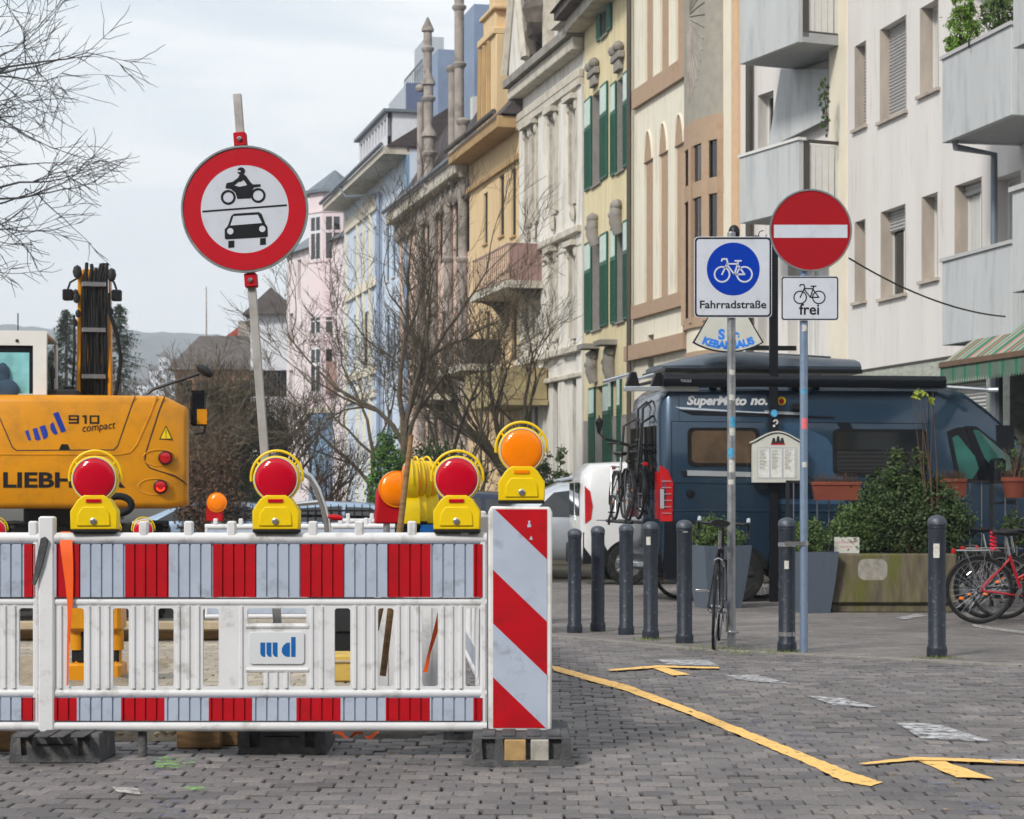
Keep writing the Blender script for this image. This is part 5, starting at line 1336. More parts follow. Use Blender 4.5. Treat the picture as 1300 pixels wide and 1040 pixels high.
# ---------------------------------------------------------------- camper van
SC = 102.0; dv = F / SC; rzv = R(8); gz = zg(27)
c0 = P(838, 622, dv); ca, sa = math.cos(rzv), math.sin(rzv)
org = Vector((c0.x - 1.02 * sa * 1, c0.y + 1.02 * ca, gz))      # rear, centre line
st = [(0.0, .50, 2.44, .93), (.05, .46, 2.62, .99), (.16, .45, 2.71, 1.02), (1.2, .42, 2.74, 1.03), (3.7, .42, 2.75, 1.03), (4.0, .42, 2.66, 1.02), (4.3, .42, 2.46, 1.01), (4.65, .42, 2.16, 1.0), (5.0, .42, 1.86, .99), (5.25, .42, 1.55, .98), (5.6, .42, 1.36, .94), (5.9, .42, 1.12, .86), (6.0, .45, .85, .78)]
V = Veh('camper_van', 'dark blue camper van with roof box and awning parked across the forecourt', 'camper van', org, rzv, st, 1.35, .075, 'van_blue')
def vx(px, py):          # picture point -> (x, z) on the camper's near side
    best = None
    # intersect ray with the vertical plane of the side
    n_ = Vector((-sa, ca)); o2 = Vector((org.x + 1.0 * sa, org.y - 1.0 * ca))
    k = (px - CX) / F; Y = (o2.dot(n_)) / (k * n_.x + n_.y); Xp = k * Y
    x = (Xp - o2.x) * ca + (Y - o2.y) * sa
    return (x, H + (HY - py) * Y / F - gz)
q = lambda *a: [vx(px, py) for px, py in a]
def rr(px0, px1, py0, py1, r, n=4):
    (xa, za), (xb, zb) = vx(px0, (py0 + py1) / 2), vx(px1, (py0 + py1) / 2)
    z1, z0 = vx((px0 + px1) / 2, py0)[1], vx((px0 + px1) / 2, py1)[1]
    return rrect(xa, xb, z0, z1, r, n)
M['van_white'] = mat('van_white', srgb(244, 246, 250), .5, var=.02)
V.wheel(.98, .35, .24); V.wheel(4.95, .35, .24)
# lower cladding, dark
V.patch('rear_bumper', [(0.0, .42), (.62, .42), (.62, .62), (.45, .95), (0.02, .98)], 'van_dark', .012)
V.patch('side_skirt', [(1.42, .42), (4.5, .42), (4.5, .72), (1.42, .74)], 'van_dark', .03)
b = MB(); b.cbox(-.10, .10, -.95, .95, .38, .62, .03); b.build('bumper', 'van_dark', V.t)
# rear face: doors, windows
for s in (-1, 1):
    b = MB(); b.M = Matrix.Translation((0, 0, 0)); b.box(-.012, .0, s * .08, s * .80, 1.42, 2.22) if s > 0 else b.box(-.012, .0, -.80, -.08, 1.42, 2.22); b.build('rear_window', 'glass', V.t)
    b = MB()
    y0 = s * .955
    b.box(-.02, .01, min(s * .80, s * .93), max(s * .80, s * .93), 1.05, 1.64)
    b.build('tail_light', 'tail_red', V.t)
V.patch('tail_light', [(.01, 1.02), (.15, 1.02), (.16, 1.5), (.10, 1.66), (.01, 1.72)], 'tail_red', .03)
for z_ in (1.12, 1.2, 1.28, 1.36, 1.44, 1.52): V.line('light_bar', [(.03, z_), (.14, z_)], .005, 'car_silver', .031)
V.patch('reversing_lamp', [(.012, 1.18), (.05, 1.18), (.05, 1.42), (.012, 1.42)], 'car_silver', .034)
V.patch('bumper_corner', q((843, 662), (880, 662), (880, 735), (858, 740), (843, 735)), 'van_dark', .03)
# styling lines and windows
V.patch('upper_strip', q((848, 512.5), (1018, 524), (1018, 527), (866, 519.5)), 'car_silver', .008)
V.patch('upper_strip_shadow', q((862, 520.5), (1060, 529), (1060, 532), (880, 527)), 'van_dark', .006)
V.line('door_seam', q((853, 535), (970, 536)), .006, 'van_dark', -.002); V.line('door_seam', q((853, 535), (853, 720)), .006, 'van_dark', -.002)
V.line('door_seam', q((863, 500), (863, 535)), .004, 'van_dark', -.002)
V.line('door_seam', q((1180, 500), (1180, 690)), .006, 'van_dark', -.002)
V.line('door_seam', q((1018, 536), (1180, 538)), .006, 'van_dark', -.002)
V.patch('window_panel', q((1062, 536), (1290, 540), (1290, 640), (1120, 640), (1100, 600), (1080, 565)), 'van_dark', .004)
w1 = V.patch('rear_side_window', rr(873, 964, 543, 592, .07), 'black_gloss', .016)
V.patch('pane', rr(878, 959, 547, 588, .06), 'glass_brown', .020, w1)
w1 = V.patch('middle_side_window', rr(1057, 1176, 545, 604, .07), 'black_gloss', .016)
V.patch('pane', rr(1062, 1172, 549, 571, .03), 'glass', .020, w1); V.patch('blind', rr(1062, 1172, 573, 600, .03), 'exc_dark', .0205, w1)
for k in range(5): V.line('blind_slat', q((1063, 577 + k * 5), (1171, 577 + k * 5)), .004, 'black', .021, w1)
cab = V.patch('cab_window', q((1203, 548), (1215, 543), (1240, 541), (1288, 578), (1290, 612), (1214, 612)), 'black_gloss', .010)
V.patch('pane', q((1209, 552), (1216, 548), (1248, 588), (1236, 608), (1218, 609)), 'glass_cyan2', .0125, cab) if False else None
M['glass_green'] = mat('glass_green', srgb(34, 84, 78), .1, var=.6, vs=2.5, spec=.8)
V.patch('pane', q((1209, 556), (1216, 552), (1246, 590), (1234, 608), (1219, 609)), 'glass_green', .0135, cab)
V.patch('pane', q((1236, 546), (1243, 546), (1283, 580), (1286, 604), (1262, 596), (1244, 574)), 'glass_green', .0135, cab)
V.patch('quarter_pillar', q((1226, 541), (1234, 541), (1262, 612), (1248, 612)), 'van_dark', .016, cab)
b = MB(); x, z = vx(1262, 612); b.cbox(x - .10, x + .05, -1.30, -1.06, z - .02, z + .30, .03); b.build('wing_mirror', 'van_dark', V.t)
V.patch('slide_rail', q((872, 597), (968, 600), (968, 606), (872, 604)), 'car_silver', .018)
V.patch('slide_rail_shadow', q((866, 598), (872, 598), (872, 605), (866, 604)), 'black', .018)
V.line('crease', q((852, 612), (1190, 618)), .018, 'van_blue', -.004); V.line('crease', q((852, 648), (1190, 650)), .022, 'van_blue', -.008)
b = MB(); x, z = vx(876, 627); b.lathe([(.055, 0), (.055, .012), (.04, .016), (.0005, .016)], (x, -V.sy(x, z) + .0, z), 'y', 20); b.build('filler_cap', 'van_dark', V.t)
# lettering, emblem
for (s_, a, c) in (('SuperMoto', 872.5, 948.5), ('no.1', 953, 984)):
    xa, z = vx(a, 513.5); xb, _ = vx(c, 513.5)
    t_ = txt('lettering', s_, .155, 'van_white', V.t, (xa, -(V.sy(xa, z) + .016), z), bold=.007, shear=.25, align='LEFT', ext=.001)
    w_ = max(v.co.x for v in t_.data.vertices) - xa
    for v in t_.data.vertices: v.co.x = xa + (v.co.x - xa) * (xb - xa) / w_; v.co.y = -(V.sy(v.co.x, v.co.z) + .016)
x, z = vx(993, 509); b = MB(); b.disc(x, z, .055, -V.sy(x, z) - .010, -V.sy(x, z), 20); em = b.build('emblem', 'lamp_yellow', V.t, smooth=0)
b = MB(); b.disc(x, z - .005, .034, -V.sy(x, z) - .012, -V.sy(x, z) - .009, 14); b.build('emblem_centre', 'tail_lit0', em, smooth=0) if 'tail_lit0' in M else b.build('emblem_centre', 'refl_red', em, smooth=0)
x, z = vx(1013, 517); b = MB(); b.cbox(x - .09, x + .05, -1.06, -.98, z - .035, z + .045, .012); b.build('outside_lamp', 'black', V.t)
txt('script_mark', 'Globe', .16, 'galv_blue', V.t, (vx(985, 553)[0], -(V.sy(vx(985, 553)[0], vx(985, 553)[1]) + .004), vx(985, 553)[1]), align='LEFT', shear=.35, ext=.001) if False else None
M['van_swoosh'] = mat('van_swoosh', srgb(58, 88, 118), .3, .4, var=.1, coat=.6)
V.patch('swoosh', q((985, 536), (1010, 537), (1050, 556), (1068, 585), (1072, 640), (985, 640)), 'van_swoosh', .003)
# awning along the roof edge
xa, z1 = vx(840, 478); xb, z0 = vx(1198, 492)
b = MB(); zc_ = 2.70 + .07
pts = [(-.045, -.075), (.045, -.07), (.06, 0), (.05, .065), (-.03, .085), (-.075, .03), (-.07, -.04)]
b.M = Matrix.Identity(4)
b.prism([(xa, -1.03 + p_[0] - .02, zc_ + p_[1]) for p_ in pts], (xb - xa, 0, 0)); aw = b.build('awning_case', 'van_dark', V.t, bev=.012)
txt('lettering', 'THULE', .045, 'car_silver', aw, (vx(868, 485)[0], -1.126, zc_ - .02), ext=.0005, bold=.001)
b = MB(); b.tube([(xb - .05, -1.05, zc_ - .05), (xb + .55, -1.25, zc_ - .10)], .022, 8); b.tube([(xb + .50, -1.22, zc_ - .10), (xb + .62, -1.27, zc_ - .1)], .035, 8); b.build('awning_crank', 'car_silver', V.t)
# roof box on bars
def vr(px, py, yl):    # picture point on the lengthwise plane y = yl of the camper
    n_ = Vector((-sa, ca)); o2 = Vector((org.x - yl * sa, org.y + yl * ca)); k = (px - CX) / F; Y = (o2.dot(n_)) / (k * n_.x + n_.y)
    return ((k * Y - o2.x) * ca + (Y - o2.y) * sa, H + (HY - py) * Y / F - gz)
xa, za = vr(846, 466, -.75); xb, _ = vr(1095, 462, -.75)
b = MB(); secs = []; Ls = xb - xa; zb_ = vr(960, 470, -.75)[1]
for k in range(13):
    f = k / 12; x = xa + Ls * f; up = (.02 + .19 * min(1, math.sin(PI * min(f / .42, 1) / 2)) * (1 - .55 * max(0, (f - .3) / .7)))
    hw = .70 * (1 - .25 * max(0, (.12 - f) / .12)); 
    secs.append([(x, -hw, zb_ + .02), (x, -hw - .01, zb_ + .06), (x, -hw + .06, zb_ + .06 + up * .55), (x, -hw + .28, zb_ + .06 + up), (x, 0, zb_ + .065 + up * 1.05), (x, hw - .28, zb_ + .06 + up), (x, hw - .06, zb_ + .06 + up * .55), (x, hw + .01, zb_ + .06), (x, hw, zb_ + .02)])
n = 9; vs = [p_ for s_ in secs for p_ in s_]
b.add(vs, [(i * n + k, i * n + (k + 1) % n, (i + 1) * n + (k + 1) % n, (i + 1) * n + k) for i in range(12) for k in range(n)] + [tuple(range(n)), tuple(range(12 * n, 13 * n))])
rb = b.build('roof_box', 'roofbox', V.t, smooth=50) if 'roofbox' in M else None
if rb is None:
    M['roofbox'] = mat('roofbox', srgb(70, 80, 92), .35, .1, var=.06, coat=.4); rb = b.build('roof_box', 'roofbox', V.t, smooth=50)
b = MB(); b.box(xa - .01, xb + .01, -.72, .72, zb_ - .03, zb_ + .025); b.build('rim', 'black', rb, bev=.008)
for k in range(3): b = MB(); b.tube([(xa + Ls * .35, -.35 + k * .25, zb_ + .262), (xb - .3, -.35 + k * .25, zb_ + .20)], .012, 6); b.build('rib', 'roofbox', rb)
b = MB(); b.box(vr(955, 440, 0)[0], vr(1030, 440, 0)[0], .70, .76, vr(1000, 445, .7)[1], vr(1000, 439, .7)[1]); b.build('light_strip', 'black', V.t)
for px in (800, 826, 846, 905, 920, 1010, 1036):
    x = vr(px, 478, -.9)[0] if px > 840 else -.30 + (px - 800) * .006
    if px > 840:
        b = MB(); b.box(x - .03, x + .03, -.98, .98, 2.79, 2.825); b.box(x - .05, x + .05, -.98, -.86, 2.71, 2.87); b.build('roof_bar', 'black', V.t, bev=.006)
for x in (-.34, -.02):
    b = MB(); b.tube([(x, -.95, 2.86), (x, .95, 2.86)], .026, 8); b.build('roof_bar', 'car_silver', V.t)
    b = MB(); b.prism([(x - .09, -.98, 2.68), (x + .10, -.98, 2.68), (x + .05, -.98, 2.88), (x - .03, -.98, 2.88)], (0, .10, 0)); b.build('bar_foot', 'black', V.t, bev=.01)
b = MB(); b.box(-.45, .5, -1.0, -.93, 2.64, 2.70); b.build('gutter_rail', 'car_silver', V.t, bev=.006)
# rear ladder and bicycle carrier
b = MB()
for y in (-.45, -.15): b.tube([(0.02, y, 2.55), (-.10, y, 2.45), (-.14, y, 1.2), (-.03, y, 1.1)], .016, 8)
for z in (1.3, 1.55, 1.8, 2.05, 2.3): b.tube([(-.14, -.45, z), (-.14, -.15, z)], .012, 6)
b.build('ladder', 'black', V.t)
b = MB()
for y in (-.62, .5): b.tube([(0, y, 2.35), (-.16, y, 2.25), (-.22, y, 1.45), (-.36, y, 1.02), (-.36, y, .95)], .017, 8)
for x in (-.16, -.32): b.tube([(x, -.85, 1.0), (x, .85, 1.0)], .022, 8)
b.tube([(-.22, -.62, 1.5), (-.22, .5, 1.5)], .016, 8); b.tube([(-.2, -.62, 1.9), (-.2, .5, 1.9)], .016, 8)
b.build('bicycle_carrier', 'black', V.t)
pos = V.t.matrix_basis if False else None
def on_van(x, y, z): return (org.x + x * ca - y * sa, org.y + x * sa + y * ca, gz + z)
bk1 = bicycle('black bicycle on the tail carrier of the camper, outer one', on_van(-.30, .46, 1.0), rzv - R(90), 'black', lean=R(-3), group='bicycles on the camper')
bk = bicycle('black bicycle on the tail carrier, next to the camper doors', on_van(-.16, -.46, 1.03), rzv + R(90), 'black', lean=R(3), group='bicycles on the camper')
for q_ in (bk, bk1): q_.scale = (.9, .9, .95)
# rear bumper step
b = MB(); b.cbox(-.22, -.02, -.7, .7, .44, .50, .01); b.build('step', 'car_silver', V.t)

# ---------------------------------------------------------------- small vans and cars
def car(label, px_left, s, z_off, rz, st, belt, ins, body, wins, facing_left=False, name='parked_car', cat='car', wr=.32, wx=(.75, 3.4), group='cars parked in the street'):
    d = F / s; p_ = P(px_left, 622, d); L_ = st[-1][0]
    rr_ = rz + (PI if facing_left else 0)
    if facing_left: loc = (p_.x + L_ * math.cos(rz), d + L_ * math.sin(rz) + .9, zg(d) + z_off)
    else: loc = (p_.x, d + .9, zg(d) + z_off)
    v = Veh(name, label, cat, loc, rr_, st, belt, ins, body, group)
    for x in wx: v.wheel(x, wr, .2, 'steel')
    for pts in wins:
        for sd_ in (-1, 1): v.patch('window', pts, 'glass', .03, None, sd_)
    return v
# estate / off-road car: x = 0 rear
suv = [(0, .45, .95, .78), (.06, .38, 1.10, .86), (.25, .30, 1.42, .89), (.6, .28, 1.58, .90), (1.6, .28, 1.62, .90), (2.5, .28, 1.58, .90), (3.1, .28, 1.30, .90), (3.45, .28, 1.08, .89), (4.0, .30, 1.0, .86), (4.35, .34, .86, .78), (4.45, .40, .70, .70)]
sw = [[(.45, 1.02), (1.15, 1.02), (1.15, 1.44), (.70, 1.44)], [(1.22, 1.02), (2.05, 1.02), (2.05, 1.48), (1.22, 1.46)], [(2.12, 1.02), (3.02, 1.02), (2.60, 1.42), (2.12, 1.48)]]
v = car('silver car behind the striped beacon, left of the white van', 560, 76, 0, R(3), suv, .98, .16, 'car_silver', sw, True, wx=(.8, 3.55))
b = MB()
for y in (-.68, .68): b.tube([(.5, y, 1.62), (.8, y, 1.69), (2.2, y, 1.68), (2.5, y, 1.62)], .02, 6)
b.build('roof_rail', 'car_silver', v.t)
for y in (-.6, .6): b = MB(); b.cbox(4.33, 4.47, y - .18, y + .18, .62, .78, .02); b.build('headlight', 'glass_case', v.t)
hat = [(0, .45, .90, .72), (.08, .36, 1.05, .80), (.3, .3, 1.30, .84), (.8, .28, 1.42, .85), (1.7, .28, 1.46, .85), (2.3, .28, 1.38, .85), (2.9, .28, 1.08, .84), (3.3, .28, .96, .83), (3.8, .3, .86, .8), (4.0, .38, .68, .70)]
hw_ = [[(.5, .98), (1.3, .98), (1.3, 1.32), (.75, 1.30)], [(1.37, .98), (2.75, .98), (2.25, 1.29), (1.37, 1.34)]]
v = car('navy blue car seen between the pale barriers and the green hedge', 418, 72, 0, R(4), hat, .95, .15, 'car_navy', hw_, True, wx=(.7, 3.2), wr=.3)
low = [(x, zb * .9, zt * .86, w_) for x, zb, zt, w_ in hat]; lw_ = [[(x, z * .87) for x, z in q_] for q_ in hw_]
v = car('pale blue low car whose roof shows left of the middle red lamp', 268, 62, 0, R(2), low, .83, .15, 'car_pale', lw_, True, wx=(.7, 3.2), wr=.28)
v = car('pale blue low car farther left, behind the excavator tail', 120, 60, 0, R(2), low, .83, .15, 'car_pale', lw_, True, wx=(.7, 3.2), wr=.28)
# white delivery van
wv = [(0, .45, 1.50, .78), (.05, .36, 1.72, .84), (.18, .30, 1.84, .87), (1.0, .28, 1.88, .88), (2.6, .28, 1.86, .88), (3.1, .28, 1.50, .87), (3.4, .28, 1.15, .86), (3.9, .30, 1.0, .82), (4.1, .4, .75, .75)]
d = F / 84; p_ = P(737, 622, d); rz_ = R(4)
W = Veh('delivery_van', 'white delivery van with tall red tail light, behind the camper', 'van', (p_.x - .87 * math.sin(rz_), d + .87 * math.cos(rz_), zg(d)), rz_, wv, 1.0, .07, 'car_white')
W.wheel(.72, .32, .2, 'steel'); W.wheel(3.35, .32, .2, 'steel')
W.patch('tail_light', [(.07, .93), (.16, 1.0), (.185, 1.2), (.15, 1.42), (.07, 1.5)], 'tail_red', .012)
W.patch('bumper', [(0.04, .32), (.5, .32), (.42, .50), (.30, .72), (.04, .80)], 'van_dark', .012)
W.patch('window', [(.70, 1.05), (1.20, 1.05), (1.20, 1.50), (.78, 1.50)], 'glass', .008)
W.line('panel_seam', [(.55, 1.02), (.55, 1.62), (.85, 1.72), (2.2, 1.72)], .004, 'exc_dark', -.001)
W.line('panel_seam', [(.24, .98), (.6, .98)], .006, 'exc_dark', -.001)
b = MB(); b.cbox(-.07, .03, -.74, .74, .30, .62, .02); b.build('bumper_bar', 'van_dark', W.t)
for s in (-1, 1): b = MB(); b.box(-.012, .0, s * .42 - .30, s * .42 + .30, 1.05, 1.55); b.build('rear_window', 'glass', W.t)
b = MB(); b.box(-.014, .0, -.25, .25, .85, .97); b.build('number_plate', 'box_white', W.t)

# ================================================================= excavator
SE = 123.0; dE = F / SE; oE = P(82, 622, dE); gE = zg(dE)
ex = thing('excavator', 'yellow wheeled excavator with its tail turned to the camera behind the barriers', 'excavator', (oE.x, dE, gE), R(8))
ez = lambda py: (HY - py) / SE + H - gE
exx = lambda px: (px - 82) / SE
bul = lambda x: .14 * (x / 1.25) ** 2
b = MB(); xs_ = [-1.25, -1.235, -1.20, -1.10, -1.02] + [-1.0 + .1 * i for i in range(21)] + [1.02, 1.10, 1.20, 1.235, 1.25]
secs = []
for x in xs_:
    ax = abs(x); e = max(0, ax - 1.06) / .19
    top = ez(501) - .12 * max(0, (ax - 1.01) / .24) ; bot = ez(646) + .03 * e ** 2; rx = .0 if ax < 1.10 else (.012 if ax < 1.21 else (.04 if ax < 1.24 else .10))
    y0 = bul(x) + rx
    tz = top; secs.append([(x, y0 + .07, bot), (x, y0 + .02, bot + .02), (x, y0, bot + .07), (x, y0, bot + .4), (x, y0 + .004, ez(560)), (x, y0 + .022, ez(545)), (x, y0 + .035, tz - .08), (x, y0 + .05, tz - .03), (x, y0 + .10, tz), (x, 1.0, tz), (x, 1.0, bot)])
n = 11; vs = [p_ for s_ in secs for p_ in s_]; m_ = len(secs)
b.add(vs, [(i * n + k, i * n + (k + 1) % n, (i + 1) * n + (k + 1) % n, (i + 1) * n + k) for i in range(m_ - 1) for k in range(n)] + [tuple(range(n)), tuple(range((m_ - 1) * n, m_ * n))])
cw = b.build('counterweight', 'exc_yellow', ex, smooth=50)
def fy(x, z):
    a = [(ez(646) + .07, 0), (ez(560), .004), (ez(545), .022), (ez(501) - .08, .035)]
    for (z0, y0), (z1, y1) in zip(a, a[1:]):
        if z <= z1: return bul(x) + y0 + (y1 - y0) * max(0, (z - z0) / (z1 - z0))
    return bul(x) + .035
def eline(pts, r, m, parent, name='panel_gap', off=0.0):
    q_ = []
    for a, c in zip(pts, pts[1:]):
        for i in range(6): k = i / 6; q_.append((a[0] + (c[0] - a[0]) * k, a[1] + (c[1] - a[1]) * k))
    q_.append(pts[-1]); b = MB(); b.tube([(exx(x), fy(exx(x), ez(z)) - off, ez(z)) for x, z in q_], r, 6); return b.build(name, m, parent)
eline([(170, 502), (166, 512), (148, 566), (143, 571), (22, 572), (17, 568), (-4, 520), (-8, 502)], .006, 'exc_dark', cw)
eline([(-150, 578), (-60, 577), (0, 577), (150, 577), (164, 574), (172, 564), (190, 522), (197, 502)], .010, 'exc_yellow2', cw, 'ridge', .002) if 'exc_yellow2' in M else eline([(-150, 578), (-60, 577), (0, 577), (150, 577), (164, 574), (172, 564), (190, 522), (197, 502)], .012, 'exc_yellow', cw, 'ridge', -.002)
eline([(207, 502), (200, 520), (183, 575), (182, 586), (188, 594), (200, 598), (220, 604), (232, 612), (235, 616)], .007, 'exc_dark', cw)
for (px, py, m_) in ((208, 581, 'tail_red'), (202, 618, 'tail_red')):
    x, z = exx(px), ez(py)
    b = MB(); b.M = Matrix.Translation((x - .02, fy(x, z) + .015, z)) ; b.M = None; b.tube([(x - .06 + .17 * math.cos(2 * PI * i / 28), fy(x - .06 + .17 * math.cos(2 * PI * i / 28), z) - .001, z + .085 * math.sin(2 * PI * i / 28)) for i in range(29)], .009, 6, cap=False); h_ = b.build('lamp_recess', 'exc_yellow', cw)
    b = MB(); b.lathe([(.074, 0), (.074, .05), (.066, .055), (.066, .046), (.06, .046)], (x, fy(x, z), z), 'y', 20); b.build('lamp_bezel', 'black', h_)
    b = MB(); b.lathe([(.066, .04), (.055, .058), (.03, .066), (.0005, .068)], (x, fy(x, z), z), 'y', 20); b.build('tail_lamp', m_, h_)
    if py == 618:
        b = MB(); b.ring(x, z - .004, .030, .046, fy(x, z) - .068, fy(x, z) - .055, 20, 190, 350); b.build('lit_filament', 'tail_lit', h_)
x, z = exx(209), ez(548)
tri = [(exx(200), ez(557.5)), (exx(217), ez(557.5)), (exx(208.5), ez(539))]
def eflat(name, pts, m, parent, off=.003):
    b = MB(); vs = [(x_, fy(x_, z_) - off, z_) for x_, z_ in pts]; b.prism(vs, (0, .02, 0)); return b.build(name, m, parent, smooth=0)
wt = eflat('warning_triangle', tri, 'black', cw, .003)
tc_ = (sum(p_[0] for p_ in tri) / 3, sum(p_[1] for p_ in tri) / 3)
eflat('triangle_field', [((p_[0] - tc_[0]) * .78 + tc_[0], (p_[1] - tc_[1]) * .78 + tc_[1]) for p_ in tri], 'lamp_yellow', wt, .005)
eflat('exclamation_mark', [(exx(208), ez(545)), (exx(209.3), ez(545)), (exx(209), ez(552)), (exx(208.3), ez(552))], 'black', wt, .007)
eflat('exclamation_dot', [(exx(208), ez(553.2)), (exx(209.4), ez(553.2)), (exx(209.4), ez(554.6)), (exx(208), ez(554.6))], 'black', wt, .007)
eflat('latch_recess', [(exx(75), ez(571)), (exx(78), ez(564)), (exx(86), ez(564)), (exx(89), ez(571))], 'black', cw, .004)
def etext(s_, size, px0, px1, py, m, bold, shear=0, rot=0):
    xa, xb, z = exx(px0), exx(px1), ez(py)
    o = txt('lettering', s_, size, m, cw, (xa, 0, z), ext=.001, bold=bold, shear=shear, align='LEFT', roll=-rot)
    w_ = max(v.co.x for v in o.data.vertices) - min(v.co.x for v in o.data.vertices); mn = min(v.co.x for v in o.data.vertices)
    for v in o.data.vertices:
        v.co.x = xa + (v.co.x - mn) * (xb - xa) / w_; v.co.y += fy(v.co.x, v.co.z) - .004
    return o
etext('LIEBHERR', .215, 5.5, 158, 618.5, 'black', .007)
for k, pts in enumerate([[(86.8, 527), (99.6, 527), (99.6, 537.8), (86.8, 537.8), (86.8, 535.6), (97.2, 535.6), (97.2, 533.6), (86.8, 533.6)], [(89.2, 529.2), (97.2, 529.2), (97.2, 531.4), (89.2, 531.4)],
        [(104, 527), (109.2, 527), (109.2, 537.8), (106.6, 537.8), (106.6, 529.4), (104, 529.4)], [(113, 527), (125, 527), (125, 537.8), (113, 537.8)], [(115.4, 529.2), (122.6, 529.2), (122.6, 535.6), (115.4, 535.6)]]):
    eflat('lettering', [(exx(x), ez(y)) for x, y in pts], 'black' if k in (0, 2, 3) else 'exc_yellow', cw, .004 if k in (0, 2, 3) else .0055)
etext('compact', .115, 104, 145, 548.5, 'black', .0, .2, R(6))
def wdq(pts): # slanted blue logo, in crop pixels of the tail
    return [(exx(x / 5.2), ez(500 + y / 5.2)) for x, y in pts]
for k, pts in enumerate([[(168, 248), (190, 238), (210, 305), (200, 310), (190, 306)], [(218, 232), (245, 224), (272, 300), (255, 310), (236, 304)], [(262, 218), (298, 206), (318, 262), (318, 280), (308, 294), (290, 302)],
                         [(350, 130), (384, 118), (436, 246), (404, 257)], [(332, 205), (344, 190), (352, 188), (382, 262), (368, 272), (350, 262), (334, 234)]]):
    eflat('logo', wdq(pts), 'logo_darkblue', cw, .004)
# deck, boom, hoses
b = MB(); b.box(-1.2, 1.1, .9, 2.2, ez(646), ez(506)); b.build('engine_deck', 'exc_dark', ex, bev=.03)
b = MB(); b.box(exx(45), exx(95), .35, 1.2, ez(502), ez(492)); b.build('deck_box', 'exc_dark', ex, bev=.02)
SB = 118.0; yb = F / SB - dE; bzz = lambda py: (HY - py) / SB + H - gE; bxx = lambda px: (px - CX) / SB - oE.x + yb * math.sin(R(8))
bm_ = MB()
for (xa, xb) in ((97, 102), (136, 141)):
    bm_.prism([(bxx(xa), yb, bzz(505)), (bxx(xb), yb, bzz(505)), (bxx(xb - (2 if xa > 120 else -1)), yb + .1, bzz(345)), (bxx(xa + 1), yb + .1, bzz(340))], (0, .28, 0))
bm_.box(bxx(103), bxx(135), yb + .12, yb + .32, bzz(505), bzz(340)); boom = bm_.build('boom', 'exc_yellow', ex, bev=.01)
rg = random.Random(2)
for k in range(9):
    b = MB(); x = bxx(106 + k * 3.4); pts = [(x + rg.uniform(-.01, .01), yb + .02 + rg.uniform(-.02, .03), bzz(502 - i * 24)) for i in range(7)] + [(x + rg.uniform(-.02, .05), yb + .04, bzz(336 + rg.uniform(-4, 4)))]
    b.tube(pts, .019, 8); b.build('hose', 'rubber_black', boom)
for py in (361, 419, 478): b = MB(); b.cbox(bxx(104), bxx(134), yb - .03, yb + .06, bzz(py + 3), bzz(py - 3), .005); b.build('hose_clamp', 'steel', boom)
for k, px in enumerate((86, 147)):
    b = MB(); b.cbox(bxx(px - 6.5), bxx(px + 6.5), yb, yb + .12, bzz(381), bzz(367), .012); wl = b.build('work_light', 'black', boom)
    b = MB(); b.tube([(bxx(px), yb + .05, bzz(367)), (bxx(px + (3 if k == 0 else -3)), yb + .05, bzz(358)), (bxx(98 if k == 0 else 140), yb + .1, bzz(352))], .012, 6); b.build('bracket', 'exc_dark', wl)
b = MB()
for (px, py, w_) in ((98, 345, 5), (141, 348, 5), (97, 378, 4), (99, 398, 3), (140, 395, 3), (95, 410, 3), (96, 372, 3)): b.ball((bxx(px), yb + .02, bzz(py)), w_ / SB * 1.2, 8, (1, 1, 1.5)); b.build('pin', 'exc_dark', boom); b = MB()
b.tube([(bxx(94), yb, bzz(400)), (bxx(95), yb, bzz(440)), (bxx(92), yb, bzz(500))], .014, 6); b.build('thin_hose', 'exc_dark', boom)
b = MB(); b.tube([(bxx(137), yb - .02, bzz(372)), (bxx(138), yb - .02, bzz(395)), (bxx(148), yb - .02, bzz(425)), (bxx(153), yb - .02, bzz(455)), (bxx(150), yb - .02, bzz(480)), (bxx(146), yb - .02, bzz(502))], .021, 8); b.build('side_hose', 'rubber_black', boom)
# cab
yc = .25
b = MB(); b.holes(exx(-70), exx(57), ez(500), ez(418), [(exx(-50), exx(40), ez(499), ez(437))], yc, yc + .06, back=True)
b.holes(0, 0, 0, 0, [], 0, 0) if False else None
b.box(exx(-70), exx(57), yc + .062, yc + 1.5, ez(423), ez(418)); b.box(exx(52), exx(57), yc + .062, yc + .14, ez(505), ez(423.1)); b.box(exx(52), exx(57), yc + 1.4, yc + 1.5, ez(505), ez(423.1))
b.build('cab', 'cab_white', ex, bev=.02)
b = MB(); b.box(exx(-50), exx(41), yc + .03, yc + .036, ez(500), ez(436)); b.build('cab_window', 'cab_glass', ex) if 'cab_glass' in M else None
M['cab_glass'] = mat('cab_glass', srgb(128, 186, 190), .08, var=.35, vs=4)
b = MB(); b.box(exx(-50), exx(35), yc + .028, yc + .034, ez(500), ez(446)); cwn = b.build('cab_window', 'cab_glass', ex)
b = MB(); b.box(exx(-50), exx(41), yc + .036, yc + .042, ez(500), ez(436)); b.build('window_seal', 'van_dark', cwn)
b = MB(); b.ball((exx(2), yc + .0, ez(475)), .10, 12, (.75, .25, 1.3)); b.ball((exx(4), yc + .0, ez(495)), .17, 12, (.9, .22, .8)); b.build('driver_seat', 'seat_blue', ex)
b = MB(); b.cyl((exx(20), yc + .1, ez(418)), (exx(20), yc + .1, ez(395)), .006, n=6); b.build('antenna', 'black', ex); b = MB(); b.ball((exx(20), yc - .005, ez(431)), .018, 8); b.build('antenna_foot', 'black', ex)
